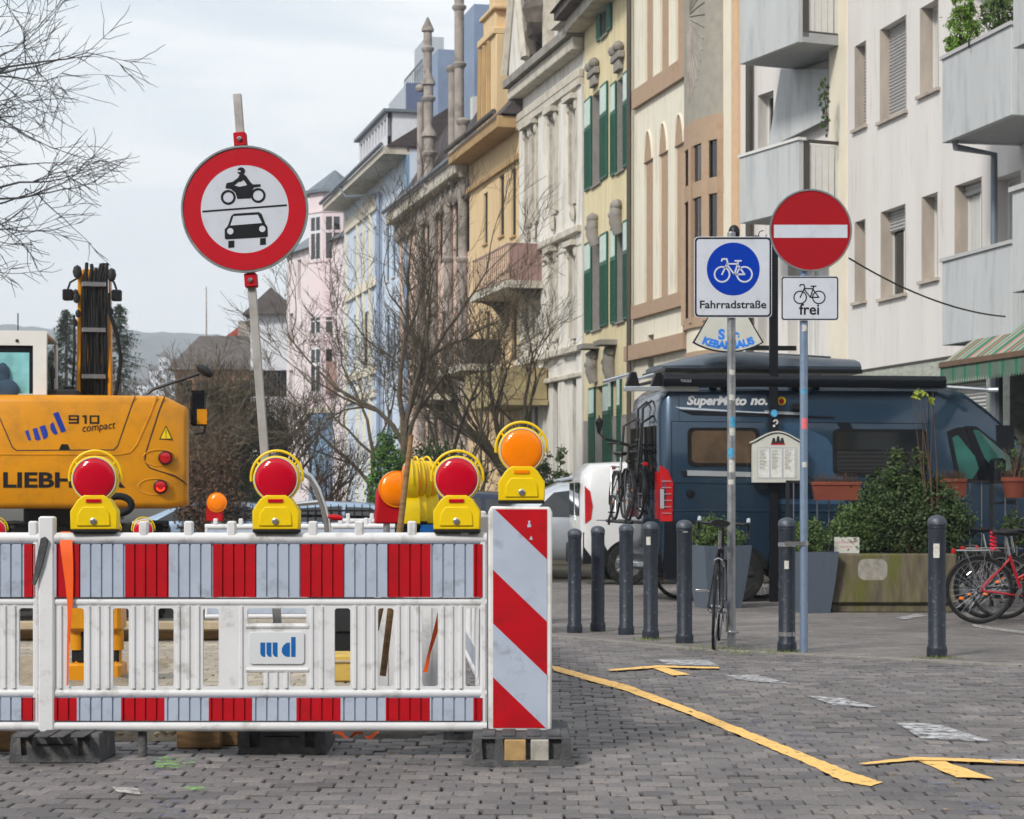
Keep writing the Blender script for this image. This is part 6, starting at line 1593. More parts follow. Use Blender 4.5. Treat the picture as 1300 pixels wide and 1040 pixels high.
b = MB(); b.tube([(exx(63), .4, ez(500)), (exx(63), .4, ez(478))], .018, 8); b.tube([(exx(63), .4, ez(478)), (exx(63), .4, ez(466)), (exx(63), .4, ez(462))], [.030, .030, .01], 10); b.build('exhaust', 'black', ex)
b = MB(); b.lathe([(.05, 0), (.06, .05), (.02, .06)], (exx(83), .5, ez(494)), 'z', 12); b.build('filter_cap', 'black', ex)
b = MB(); b.tube([(exx(182), .6, ez(497)), (exx(190), .6, ez(490)), (exx(250), .6, ez(469))], .018, 8); arm = b.build('mirror_arm', 'black', ex)
b = MB(); b.M = Matrix.Translation((exx(257), .6, ez(465))) @ Matrix.Rotation(R(35), 4, 'Y'); b.ball((0, 0, 0), .105, 12, (1, .7, .5)); b.build('wing_mirror', 'exc_dark', arm)
b = MB(); b.cbox(exx(238), exx(259), .75, .80, ez(537), ez(490), .02); mr_ = b.build('side_mirror', 'black_gloss', ex)
b = MB(); b.box(exx(247), exx(260), .74, .748, ez(535), ez(515)); b.build('mirror_panel', 'exc_yellow', mr_)
b = MB(); b.tube([(exx(244), .8, ez(548)), (exx(256), .78, ez(546)), (exx(260), .78, ez(530))], .012, 6); b.build('mirror_bracket', 'black', mr_)
# undercarriage
b = MB(); b.box(-.55, .55, .35, 3.2, .55, 1.0); b.cyl((0, .9, .9), (0, .9, ez(646) + .02), .5, n=24); b.build('undercarriage', 'exc_dark', ex, bev=.03)
for x in (-1.0, .62):
    for y in (.75, 3.0):
        b = MB(); b.lathe([(.28, 0), (.44, 0), (.49, .05), (.49, .33), (.44, .38), (.28, .38), (.24, .30), (.0005, .30)], (x, y, .49), 'x', 28)
        for i in range(22):
            a = 2 * PI * i / 22; b.box(0, 0, 0, 0, 0, 0) if False else b.tube([(x + .02, y + .49 * math.cos(a), .49 + .49 * math.sin(a)), (x + .19, y + .50 * math.cos(a + .12), .49 + .50 * math.sin(a + .12)), (x + .36, y + .49 * math.cos(a), .49 + .49 * math.sin(a))], .02, 4)
        b.build('wheel', 'tyre', ex)
b = MB(); b.cbox(-1.1, 1.1, -.15, .02, .22, .62, .03); b.build('support_blade', 'exc_dark', ex)
for (px, lb) in ((201, 'small yellow and red lamp under the right end of the excavator tail'), (160, 'yellow lamp base behind the black hose loop'), (22, 'yellow and red lamp under the excavator tail at the left photo edge')):
    q_ = P(px, 664, F / 118); dup(l1, lb, (q_.x, F / 118 - .9, zg(22) + .72), R(8))
    t = thing('lamp_stand', 'stand under the ' + lb.split(' under')[0].split(' behind')[0] + (' at the photo edge' if px == 22 else ' near the hose' if px == 160 else ' at the tail end'), 'stand', (q_.x, F / 118 - .9, zg(21))); 
    b = MB(); b.box(-.09, .09, -.03, .03, .62, .715); b.build('bracket', 'box_white', t); b = MB(); b.cyl((0, 0, 0), (0, 0, .62), .02, n=8); b.build('pole', 'galv', t)
# ================================================================= buildings
class Bld:
    """house front running from (px0, s0) to (px1, s1); local x along the front towards the camera, -y is the street side"""
    def __init__(s, name, label, px0, s0, px1, s1, cat='house', group=None, base=None):
        d0, d1 = F / s0, F / s1
        s.A = Vector(((px0 - CX) / s0, d0)); s.B = Vector(((px1 - CX) / s1, d1)); s.L = (s.B - s.A).length
        s.u = (s.B - s.A) / s.L; s.rz = math.atan2(s.u.y, s.u.x); s.g = zg(min(d0, d1)) - .1
        s.t = thing(name, label, cat, (s.A.x, s.A.y, s.g), s.rz, group)
        s.hs = []; s.later = []
    def U(s, px, off=0.0):
        k = (px - CX) / F; n = Vector((s.u.y, -s.u.x)) if False else Vector((-s.u.y, s.u.x))   # local +y
        A = s.A + n * off
        return (k * A.y - A.x) / (s.u.x - k * s.u.y)
    def Z(s, px, py, off=0.0):
        n = Vector((-s.u.y, s.u.x)); A = s.A + n * off
        Y = A.y + s.U(px, off) * s.u.y
        return H + (HY - py) * Y / F - s.g
    def box(s, name, m, u0, u1, y0, y1, z0, z1, parent=None, bev=0):
        b = MB(); b.box(u0, u1, y0, y1, z0, z1); return b.build(name, m, parent or s.t, bev=bev)
    def pbox(s, name, m, px0, px1, yt, yb, y0, y1, parent=None, bev=0):
        """box from picture extents measured on its own front plane y0"""
        pm = (px0 + px1) / 2
        return s.box(name, m, s.U(px0, y0), s.U(px1, y0), y0, y1, s.Z(pm, yb, y0), s.Z(pm, yt, y0), parent, bev)
    def band(s, name, m, px0, px1, py, h_, out, parent=None, bev=0):
        """horizontal moulding whose middle passes the given picture row at px0"""
        z = s.Z(px0, py); return s.box(name, m, s.U(px0), s.U(px1), -out, .0, z - h_ / 2, z + h_ / 2, parent, bev)
    def win(s, px0, px1, yt, yb, depth=.18, kind='window', sill=None, shutters=None, closed=False, frame='frame_white', pane='glass', jamb=None, halfblind=0):
        pm = (px0 + px1) / 2; u0, u1, z0, z1 = s.U(px0), s.U(px1), s.Z(pm, yb), s.Z(pm, yt)
        s.hs.append((u0, u1, z0, z1)); s.later.append((u0, u1, z0, z1, depth, kind, sill, shutters, closed, frame, pane, halfblind, jamb)); return (u0, u1, z0, z1)
    def wall(s, m, z1, u0=0.0, u1=None, depth=9.0, base=None, z0=-1.0, name='wall'):
        u1 = s.L if u1 is None else u1
        b = MB(); b.holes(u0, u1, z0, z1, s.hs, 0, .34)
        for q in s.later:                         # dark room behind every opening
            pass
        b.add([(u0, 0, z0), (u0, depth, z0), (u0, depth, z1), (u0, 0, z1)], [(0, 1, 2, 3)])
        b.add([(u1, 0, z0), (u1, depth, z0), (u1, depth, z1), (u1, 0, z1)], [(3, 2, 1, 0)])
        b.add([(u0, depth, z0), (u1, depth, z0), (u1, depth, z1), (u0, depth, z1)], [(3, 2, 1, 0)])
        b.add([(u0, 0, z1), (u1, 0, z1), (u1, depth, z1), (u0, depth, z1)], [(0, 1, 2, 3)])
        b.open = True
        w_ = b.build(name, m, s.t, smooth=0)
        for (a, c, zz0, zz1, dp, kind, sill, sh, closed, fr, pane, hb, jb) in s.later:
            f = .05
            bb = MB()
            if closed == 'panel':
                bb.box(a, c, dp, dp + .1, zz0, zz1); bb.build('niche_panel', fr, s.t, smooth=0); continue
            bb.box(a, a + f, dp, dp + .06, zz0, zz1); bb.box(c - f, c, dp, dp + .06, zz0, zz1); bb.box(a + f, c - f, dp, dp + .06, zz1 - f, zz1); bb.box(a + f, c - f, dp, dp + .06, zz0, zz0 + f)
            if c - a > .75: m_ = (a + c) / 2; bb.box(m_ - f * .6, m_ + f * .6, dp - .002, dp + .058, zz0 + f, zz1 - f)
            if kind == 'cross': zz = zz0 + (zz1 - zz0) * .68; bb.box(a + f, c - f, dp + .003, dp + .055, zz - f / 2, zz + f / 2)
            wi = bb.build('window', fr, s.t, smooth=0)
            bb = MB(); bb.box(a + .002, c - .002, dp + .03, dp + .036, zz0 + .002, zz1 - .002); bb.build('pane', pane, wi, smooth=0)
            if closed or hb:
                bb = MB(); zb_ = zz0 + .02 if closed is True else zz1 - (zz1 - zz0) * hb; n = max(2, int((zz1 - zb_) / .055)); hh = (zz1 - zb_) / n
                for i in range(n):
                    z = zb_ + i * hh; bb.add([(a + .02, dp - .03, z), (c - .02, dp - .03, z), (c - .02, dp - .055, z + hh * .5), (a + .02, dp - .055, z + hh * .5), (c - .02, dp - .03, z + hh * .95), (a + .02, dp - .03, z + hh * .95)], [(0, 1, 2, 3), (3, 2, 4, 5)])
                bb.open = True; bb.build('roller_shutter', 'shutter_pale', wi, smooth=0)
            if jb:
                bb = MB(); bb.box(a, a + .03, -.004, dp - .002, zz0 + .01, zz1 - .01); bb.build('jamb', jb, wi, smooth=0)
                bb = MB(); bb.box(c - .03, c, -.004, dp - .002, zz0 + .01, zz1 - .01); bb.build('jamb', jb, wi, smooth=0)
            if sill: bb = MB(); bb.box(a - .06, c + .06, -.06, dp, zz0 - .05, zz0 + .002); bb.build('sill', sill, wi, smooth=0)
            if sh:
                w2 = (c - a) * .80
                for (p0, p1) in ((a - w2, a - .02), (c + .02, c + w2)):
                    bb = MB(); bb.box(p0, p1, -.055, -.015, zz0, zz1); 
                    sh_ = bb.build('shutter', sh, wi, smooth=0)
                    bb = MB(); n = 20; zt_ = zz0 + (zz1 - zz0) * .66
                    for i in range(n):
                        z = zz0 + .06 + (zt_ - zz0 - .06) * i / n; bb.add([(p0 + .04, -.057, z), (p1 - .04, -.057, z), (p1 - .04, -.078, z + .05), (p0 + .04, -.078, z + .05)], [(0, 1, 2, 3)])
                    bb.open = True; bb.build('louvres', 'shutter_dark', sh_, smooth=0)
                    bb = MB(); bb.box(p0 + .05, p1 - .05, -.060, -.054, zt_ + .08, zz1 - .06); bb.build('shutter_top_sheen', 'shutter_sheen', sh_, smooth=0)  # pale plate paints the light reflected on the shutter's upper third
        return w_
    def roof(s, m, z, ridge_h, ridge_y=5.0, over=.45, u0=None, u1=None, depth=9.5):
        u0 = -.1 if u0 is None else u0; u1 = s.L + .1 if u1 is None else u1
        b = MB(); b.add([(u0, -over, z), (u1, -over, z), (u1, ridge_y, z + ridge_h), (u0, ridge_y, z + ridge_h), (u0, depth, z), (u1, depth, z)], [(0, 1, 2, 3), (3, 2, 5, 4), (0, 3, 4), (1, 5, 2), (0, 4, 5, 1)])
        return b.build('roof', m, s.t, smooth=0)
    def gutter(s, z, over=.5, u0=0, u1=None, m='zinc'):
        u1 = s.L if u1 is None else u1
        b = MB(); b.tube([(u0, -over, z), (u1, -over, z)], .085, 10); return b.build('gutter', m, s.t)
    def pipe(s, px, z0, z1, m='zinc', out=.09, r=.055):
        b = MB(); u = s.U(px); b.tube([(u, -out, z0), (u, -out, z1)], r, 8); return b.build('downpipe', m, s.t)

M['frame_white'] = mat('frame_white', srgb(205, 205, 202), .5, var=.05)
M['frame_dark'] = mat('frame_dark', srgb(70, 66, 62), .6, var=.1)
M['shutter_pale'] = mat('shutter_pale', srgb(176, 176, 176), .55, var=.06)
M['shutter_green'] = mat('shutter_green', srgb(20, 84, 66), .5, var=.12)
M['shutter_dark'] = mat('shutter_dark', srgb(14, 92, 70), .5, var=.2)
M['shutter_sheen'] = mat('shutter_sheen', srgb(190, 208, 200), .5, var=.1)
M['plaster_pink'] = mat('plaster_pink', srgb(210, 206, 203), .9, var=.05, vs=1.2, bump=.25, bs=45, stretch=(1.6, 1.6, .16), dirt=srgb(150, 136, 128), damt=.6, ds=5, dthr=(.55, .8))
M['plaster_grey'] = mat('plaster_grey', srgb(182, 185, 187), .9, var=.06, vs=1.5, bump=.15, bs=40, stretch=(1.6, 1.6, .25), dirt=srgb(140, 144, 148), damt=.5, ds=4)
M['soffit'] = mat('soffit', srgb(160, 162, 164), .9, var=.06)
M['plaster_cream'] = mat('plaster_cream', srgb(220, 214, 198), .9, var=.06, vs=1.5, bump=.3, bs=30, stretch=(1.5, 1.5, .2), dirt=srgb(170, 158, 138), damt=.6, ds=3)
M['cream_pale'] = mat('cream_pale', srgb(220, 212, 194), .9, var=.05, vs=2)
M['trim_tan'] = mat('trim_tan', srgb(168, 144, 122), .85, var=.1, vs=3, dirt=srgb(130, 98, 70), damt=.5, ds=3)
M['trim_orange'] = mat('trim_orange', srgb(206, 174, 142), .85, var=.06)
M['oriel_grey'] = mat('oriel_grey', srgb(150, 145, 135), .9, var=.1, vs=5)
M['plaster_yellow'] = mat('plaster_yellow', srgb(214, 201, 164), .9, var=.07, vs=1, bump=.2, bs=20, stretch=(1.5, 1.5, .25), dirt=srgb(176, 160, 124), damt=.7, ds=3)
M['stone_grey'] = mat('stone_grey', srgb(140, 136, 130), .9, var=.15, vs=3, bump=.3, bs=12, dirt=srgb(90, 86, 80), damt=.6, ds=1.6)
M['stone_tile'] = mat('stone_tile', srgb(164, 168, 158), .8, var=.18, vs=5, bump=.8, bs=7, stretch=(1, 1, 2.4), dirt=srgb(116, 122, 110), damt=.7, ds=7)
M['white_stone'] = mat('white_stone', srgb(214, 211, 204), .9, var=.06, vs=2, bump=.2, bs=12, stretch=(1.5, 1.5, .25), dirt=srgb(140, 132, 122), damt=.6, ds=3)
M['white_trim'] = mat('white_trim', srgb(192, 186, 174), .9, var=.12, vs=3, dirt=srgb(128, 118, 106), damt=.6, ds=2)
M['dark_stone'] = mat('dark_stone', srgb(96, 88, 82), .95, var=.35, vs=3, bump=.8, bs=8, dirt=srgb(50, 46, 44), damt=.8, ds=2)
M['ochre'] = mat('ochre', srgb(210, 184, 144), .9, var=.07, vs=1, stretch=(1.5, 1.5, .25), dirt=srgb(176, 146, 104), damt=.6, ds=3)
M['ochre_dark'] = mat('ochre_dark', srgb(166, 138, 98), .9, var=.15, vs=2)
M['pinkstone'] = mat('pinkstone', srgb(208, 182, 168), .9, var=.12, vs=2, dirt=srgb(140, 110, 96), damt=.6, ds=1.5)
M['gothic'] = mat('gothic', srgb(150, 142, 136), .9, var=.25, vs=2, bump=.4, bs=9, dirt=srgb(80, 74, 70), damt=.7, ds=1.5)
M['slate'] = mat('slate', srgb(72, 64, 66), .7, var=.3, vs=3, stretch=(1, 1, 3))
M['zinc'] = mat('zinc', srgb(112, 120, 128), .5, .4, var=.12, vs=3)
M['zinc_blue'] = mat('zinc_blue', srgb(130, 146, 172), .5, .3, var=.08, vs=2)
M['roof_red'] = mat('roof_red', srgb(160, 70, 56), .8, var=.2, vs=3)
M['roof_brown'] = mat('roof_brown', srgb(88, 82, 80), .85, var=.25, vs=2)
M['blue_wall'] = mat('blue_wall', srgb(198, 210, 225), .9, var=.05, vs=1.5, stretch=(1.5, 1.5, .25), dirt=srgb(150, 168, 192), damt=.5, ds=3)
M['blue_deep'] = mat('blue_deep', srgb(120, 148, 176), .9, var=.08, vs=1.5)
M['pale_green'] = mat('pale_green', srgb(176, 192, 192), .9, var=.06)
M['pink_wall'] = mat('pink_wall', srgb(218, 202, 206), .9, var=.05, vs=1, dirt=srgb(190, 160, 168), damt=.4, ds=1)
M['pale_wall'] = mat('pale_wall', srgb(206, 208, 214), .9, var=.05)
M['panel_grey'] = mat('panel_grey', srgb(168, 174, 182), .6, var=.06, vs=1, stretch=(6, 6, .2))
M['panel_navy'] = mat('panel_navy', srgb(84, 96, 122), .6, var=.08)
M['metal_pink'] = mat('metal_pink', srgb(150, 122, 116), .6, var=.12, vs=6)
M['wine'] = mat('wine', srgb(130, 30, 60), .6)
M['jamb_grey'] = mat('jamb_grey', srgb(128, 124, 122), .9, var=.1)
M['reveal_brown'] = mat('reveal_brown', srgb(170, 160, 150), .9, var=.2, vs=4, stretch=(1, 1, .3))

# -------- apartment house, main block
A_ = Bld('apartment_house', 'pale pink apartment block at the right with grey slab balconies', 1055, 72.1, 1420, 100.3)
for (x0, x1, yt, yb, kw) in ((1085, 1100, 55, 162, dict(closed=True)), (1117, 1151, 28, 148, dict(closed=True)), (1168, 1192, 4, 117, {}), (1085, 1099, 280, 383, dict(halfblind=.15)), (1118, 1150, 264, 376, dict(halfblind=.24)),
                            (1170, 1191, 247, 355, {}), (1212, 1247, 230, 345, dict(halfblind=.12)), (1085, 1100, -165, -58, dict(closed=True)), (1117, 1151, -205, -85, {})):
    A_.win(x0, x1, yt, yb, depth=.20, jamb='reveal_brown', sill='reveal_brown', pane='curtain' if not kw.get('closed') and x0 != 1118 else 'glass', **kw)
A_.win(1258, 1296, 222, 345, depth=.26, pane='curtain'); A_.win(1222, 1285, -40, 75, depth=.26, pane='curtain')
zc_ = A_.Z(1092, 470)
wl_ = A_.wall('plaster_pink', 13.2, z0=zc_); 
A_.hs = []; A_.later = []
A_.win(1198, 1252, 484, 600, depth=.22, closed=True); A_.win(1282, 1330, 472, 700, depth=.30, kind='cross', frame='frame_dark')
b_z = zc_
zz = A_.wall('stone_tile', zc_ - .002, name='ground_floor_wall')
A_.box('plinth_line', 'frame_dark', 0, A_.L, -.02, .0, zc_ - .03, zc_ + .0, bev=0)
A_.box('corner_strip', 'cream_pale', -.02, A_.U(1076), -.03, .0, -1, 13.2)
A_.box('roof', 'slate', -.2, A_.L + .2, -.3, 9.2, 13.2, 13.5)
A_.box('eave_wall', 'soffit', 0, A_.L, .34, .4, 0.0, 13.0) # inner wall behind the openings
def balcony(B_, label, px0, px1, yt, yb, out, endm='plaster_grey', cap='shutter_pale', inner=None, right=True):
    """slab balcony, extents measured on its front plane"""
    u0, u1 = B_.U(px0, -out), B_.U(px1, -out); z1, z0 = B_.Z(px0, yt, -out), B_.Z(px0, yb, -out)
    b = MB(); b.box(u0, u1, -out, -out + .10, z0, z1 - .05); b.box(u0, u0 + .10, -out + .1, 0, z0, z1 - .05)
    if right: b.box(u1 - .1, u1, -out + .1, 0, z0, z1 - .05)
    bal = b.build('balcony', 'plaster_grey', B_.t, smooth=0, bev=.008)
    b = MB(); b.box(u0 + .1, u1 - (.1 if right else 0), -out + .1, 0, z0 + .012, z0 + .18); b.build('slab', 'soffit', bal, smooth=0)
    b = MB(); b.box(u0 - .03, u1 + .03, -out - .03, -out + .13, z1 - .05, z1); b.box(u0 - .03, u0 + .13, -out + .131, 0, z1 - .05, z1); 
    if right: b.box(u1 - .13, u1 + .03, -out + .131, 0, z1 - .05, z1)
    b.build('coping', cap, bal, smooth=0); return bal, u0, u1, z0, z1
balcony(A_, '', 1196, 1284, 72, 182, 1.15); balcony(A_, '', 1196, 1284, 328.5, 439, 1.15)
balcony(A_, '', 1286, 1420, -52, 62, 3.6); balcony(A_, '', 1285, 1420, 238, 372, 3.6)
u = A_.U(1262, -.9)
b = MB(); pts = [(A_.U(1213, -1.05), -1.05, A_.Z(1213, 178, -1.05)), (A_.U(1213, -1.05), -1.05, A_.Z(1213, 187, -1.05)), (A_.U(1262, -.3), -.3, A_.Z(1262, 196, -.3)), (A_.U(1262, -.3), -.3, A_.Z(1262, 320, -.3))]
b.tube(pts, .05, 8); b.build('drainpipe', 'zinc', A_.t)
b = MB(); b.tube([(A_.U(1265, -.3), -.3, 0), (A_.U(1265, -.3), -.3, zc_)], .09, 10); b.build('drainpipe', 'zinc', A_.t)
# conifers on the upper balcony
def at_b(B_, px, py, off):
    u_ = B_.U(px, off); z_ = B_.Z(px, py, off); n_ = Vector((-B_.u.y, B_.u.x)); q_ = B_.A + B_.u * u_ + n_ * off
    return Vector((q_.x, q_.y, z_ + B_.g))
p_ = at_b(A_, 1222, 58, -.95)
bushy('potted_conifer', 'bright green conifer in a pot on the upper right balcony', 'plant', p_, [(0, 0, .25, .22, .2, .3), (.02, 0, .6, .17, .15, .28), (-.04, 0, .0, .2, .2, .15)], 3500, .022, 'leaf_bright', 'conifers on the upper balcony', 21, 8, elong=3.5)
p_ = at_b(A_, 1268, 40, -.95)
bushy('potted_conifer', 'darker conifer further right on the upper right balcony', 'plant', p_, [(0, 0, .25, .25, .2, .3), (.02, 0, .6, .2, .15, .28)], 3000, .022, 'leaf_mid', 'conifers on the upper balcony', 22, 8, elong=3.5)
b = MB(); q_ = at_b(A_, 1230, 50, -1.2); b.tube([q_ + Vector((0, 0, -.12)), q_, q_ + Vector((.08, .1, .02)), q_ + Vector((.08, .1, -.2))], .012, 6)
o = b.build('pot_hook', 'black', smooth=60); tag(o, 'black pot hook over the rim of the upper right balcony', 'hook')
# shop awning with stripes
def awn():
    t = thing('shop_awning', 'green red and white striped awning over the shop at the right', 'awning', A_.t.location, A_.rz)
    M['awn_green'] = mat('awn_green', srgb(34, 112, 84), .8, var=.1); M['awn_cream'] = mat('awn_cream', srgb(150, 148, 136), .85, var=.1); M['awn_red'] = mat('awn_red', srgb(170, 100, 96), .85, var=.1); M['awn_grey'] = mat('awn_grey', srgb(92, 112, 98), .85, var=.1)
    u0 = A_.U(1195, -1.6); z0 = A_.Z(1195, 462, -1.6); u1 = u0 + 5.0; zt = z0 + 1.15
    n = 66; b = MB(); pat = [0, 0, 1, 2, 1, 0, 3, 0, 1, 1, 2]
    b.M = None
    for i in range(n):
        a, c = u0 + (u1 - u0) * i / n, u0 + (u1 - u0) * (i + 1) / n; b.mi = pat[i % len(pat)]
        b.add([(a, -1.6, z0), (c, -1.6, z0), (c, -.02, zt), (a, -.02, zt)], [(0, 1, 2, 3)])
    b.open = True; b.build('canopy', ['awn_cream', 'awn_green', 'awn_red', 'awn_grey'], t, smooth=0)
    b = MB(); b.mi = 3
    for i in range(n * 1):
        a, c = u0 + (u1 - u0) * i / n, u0 + (u1 - u0) * (i + 1) / n; b.mi = [1, 3, 3, 3, 3][i % 5]
        m_ = (a + c) / 2; b.add([(a, -1.615, z0 - .05), (c, -1.615, z0 - .05), (c, -1.615, z0 - .22), (c - .015, -1.617, z0 - .27), (m_, -1.617, z0 - .29), (a + .015, -1.617, z0 - .27), (a, -1.615, z0 - .22)], [(0, 1, 2, 3, 4, 5, 6)])
    b.open = True; b.build('valance', ['awn_cream', 'awn_green', 'awn_red', 'awn_grey'], t, smooth=0)
    b = MB(); b.box(u0, u1, -1.64, -1.56, z0 - .06, z0 + .02); b.build('front_bar', 'wood_dark', t, bev=.01)
    for uu in (u0 + .05, u1 - .1): b = MB(); b.tube([(uu, -1.6, z0 - .03), (uu, -.02, zt - .35)], .02, 6); b.build('arm', 'zinc', t)
M['wood_dark'] = mat('wood_dark', srgb(104, 82, 66), .6, var=.15)
awn()
# -------- recessed wing with its balconies
C_ = Bld('apartment_wing', 'recessed side wing of the apartment block with two stacked slab balconies', 938, 65.3, 1060, 71.0)
C_.win(962, 982, 118, 196, depth=.22, pane='glass', frame='frame_white'); C_.win(962, 982, 350, 450, depth=.22); C_.win(1000, 1040, 330, 470, depth=.22, pane='curtain')
C_.wall('plaster_pink', 13.0, u1=C_.L - .05)
C_.box('inner_wall', 'soffit', 0, C_.L - .05, .345, .4, 0, 12.9); C_.box('roof', 'slate', -.2, C_.L, -.3, 9, 13.0, 13.3)
outw = 1.3
for (yt, yb, w_) in ((-8, 82, 1013), (197, 284, 1014)):
    bal, u0, u1, z0, z1 = balcony(C_, '', 939, w_, yt, yb, outw, right=False, cap='frame_white')
    b = MB(); b.box(u1 - .10, u1, -outw + .1, -outw + .22, z0 + .1, z1 - .05); b.box(u1 - .08, u1 - .02, -outw + .22, 0, z0 + .12, z0 + .22); b.box(u1 - .08, u1 - .02, -outw + .22, 0, z1 - .07, z1 - .02); b.build('end_frame', 'frame_dark', bal, smooth=0)
    b = MB()
    for k in range(8): y = -outw + .24 + k * .13; b.box(u1 - .06, u1 - .03, y, y + .10, z0 + .14, z1 - .1)
    b.build('slats', 'frame_white', bal, smooth=0)
u1 = C_.U(1045, -.6)
b = MB(); b.prism([(C_.U(975, -.2), -.20, C_.Z(975, 188, -.2)), (C_.U(1052, -.2), -.2, C_.Z(1052, 150, -.2)), (C_.U(1052, -.2), -.2, C_.Z(1052, 88, -.2)), (C_.U(991, -.2), -.2, C_.Z(991, 88, -.2))], (0, .04, 0)); b.build('privacy_screen', 'plaster_grey', C_.t, smooth=0)
b = MB(); b.tube([(C_.U(951, -.1), -.1, 0), (C_.U(951, -.1), -.1, 12)], .07, 10); b.build('drainpipe', 'frame_dark', C_.t)
p_ = at_b(C_, 1046, 145, -.9)
bushy('hanging_plant', 'green trailing plant hanging in the left balcony opening', 'plant', p_, [(0, 0, .3, .10, .1, .32), (.02, 0, -.1, .07, .08, .3)], 1500, .022, 'leaf_mid', seed=23, stems=5)

# -------- cream art nouveau house
D_ = Bld('townhouse', 'cream house with tan pointed niches and round grey oriel with sun rays', 803, 55.36, 940, 65.42)
for (x0, x1, yt, yb) in ((819, 829, -40, 113), (838, 849, -60, 101), (858, 870, -80, 89)): D_.win(x0, x1, yt, yb, depth=.05, closed='panel', frame='trim_tan')
arch_list = ((818, 829, 166, 400), (837, 848, 156, 392), (857, 869, 145, 384))
for (x0, x1, yt, yb) in arch_list: D_.win(x0, x1, yt + 38, yb, depth=.05, closed='panel', frame='trim_tan')
D_.win(822, 830, 425, 560, depth=.2)
# pointed tops: hole row over each niche
w_ = D_.wall('plaster_cream', 14.5, u0=0, u1=D_.L)
for (x0, x1, yt, yb) in arch_list:
    u0, u1, z0 = D_.U(x0), D_.U(x1), D_.Z((x0 + x1) / 2, yt + 38); z1 = D_.Z((x0 + x1) / 2, yt)
    n = 9; l = [(u0 + (u1 - u0) * .5 * (1 - math.cos(PI / 2 * i / n)) ** .8, z0 + (z1 - z0) * math.sin(PI / 2 * i / n)) for i in range(n + 1)]
    pts = l + [(u0 + u1 - x, z) for x, z in reversed(l[:-1])]
    b = MB(); b.flat(pts, -.004, -.001); b.build('niche_head', 'trim_tan', D_.t, smooth=0)
    b = MB(); b.tube([(x, -.01, z) for x, z in pts], .03, 5); b.build('niche_edge', 'cream_pale', D_.t)
b1_ = D_.band('sill_band', 'trim_tan', 807, 876, 128, .42, .10); D_.band('sill_band', 'trim_tan', 806, 877, 398, .30, .10); D_.band('sill_band', 'trim_tan', 800, 876, 450, .34, .16)
D_.box('window_band', 'trim_tan', D_.U(912), D_.U(912.5), -.02, 0, 4, 9)
D_.box('strip', 'cream_pale', D_.U(912), D_.U(932), -.04, 0, -1, 14.5); D_.box('strip', 'trim_orange', D_.U(932), D_.L, -.06, 0, -1, 14.5)
D_.pipe(805, -1, 14, 'frame_dark', .12, .06)
D_.box('roof', 'slate', -.2, D_.L, -.3, 9, 14.5, 14.9)
# oriel: three-quarter round bay
uc = (D_.U(877) + D_.U(912)) / 2; rad = 1.05
uc = D_.U(898)
def bay(name, m, z0, z1, r, a0=90, a1=270, n=18, parent=None, yoff=0.0):
    b = MB(); vs = []; 
    for i in range(n + 1):
        a = R(a0 + (a1 - a0) * i / n); x, y = uc + r * 1.12 * math.sin(a - PI) * -1, r * .34 * math.cos(a - PI) * -1
        vs += [(x, y, z0), (x, y, z1)]
    fs = [(2 * i, 2 * i + 2, 2 * i + 3, 2 * i + 1) for i in range(n)] + [tuple(range(0, 2 * n + 2, 2)), tuple(range(1, 2 * n + 2, 2))]
    b.add(vs, fs); return b.build(name, m, parent or D_.t, smooth=50)
zA, zB, zC, zD, zE = D_.Z(895, 132, -.7), D_.Z(895, 165, -.7), D_.Z(895, 222, -.7), D_.Z(895, 400, -.7), D_.Z(895, 425, -.7)
bay('oriel_dial', 'oriel_grey', zA, 14.0, 1.0); bay('oriel_band', 'trim_tan', zB, zA, 1.02); bay('oriel_core', 'glass', zD, zB, .88)
bay('oriel_band', 'trim_tan', zC - .2, zC + .12, 1.03); bay('oriel_sill', 'trim_tan', zD - .1, zD + .12, 1.06); bay('oriel_foot', 'cream_pale', zE - .2, zD - .1, .9); bay('oriel_foot_rim', 'trim_tan', zE - .45, zE - .2, 1.0)
for i in range(0, 5):
    a = R(-80 + 160 * i / 4); x, y = uc + 1.12 * .97 * math.sin(a), -.34 * .97 * math.cos(a)
    b = MB(); b.box(-.09, .09, -.05, .05, zD, zB); o = b.build('oriel_mullion', 'trim_tan', D_.t, smooth=0); o.location = (x, y, 0); o.rotation_euler = (0, 0, a)
b = MB()
for i in range(17):
    a = R(-85 + i * 8); 
    def sp(r, a=a):
        th_ = -.25 + r * math.cos(a) * .5; zz = zA + 2.2 + r * math.sin(a); an = max(-1.4, min(1.4, th_))
        return (uc + 1.12 * 1.01 * math.sin(an), -.34 * 1.01 * math.cos(an), zz)
    b.tube([sp(.35), sp(.8), sp(1.25), sp(1.75)], .018, 4)
b.build('sundial_rays', 'gothic', D_.t)

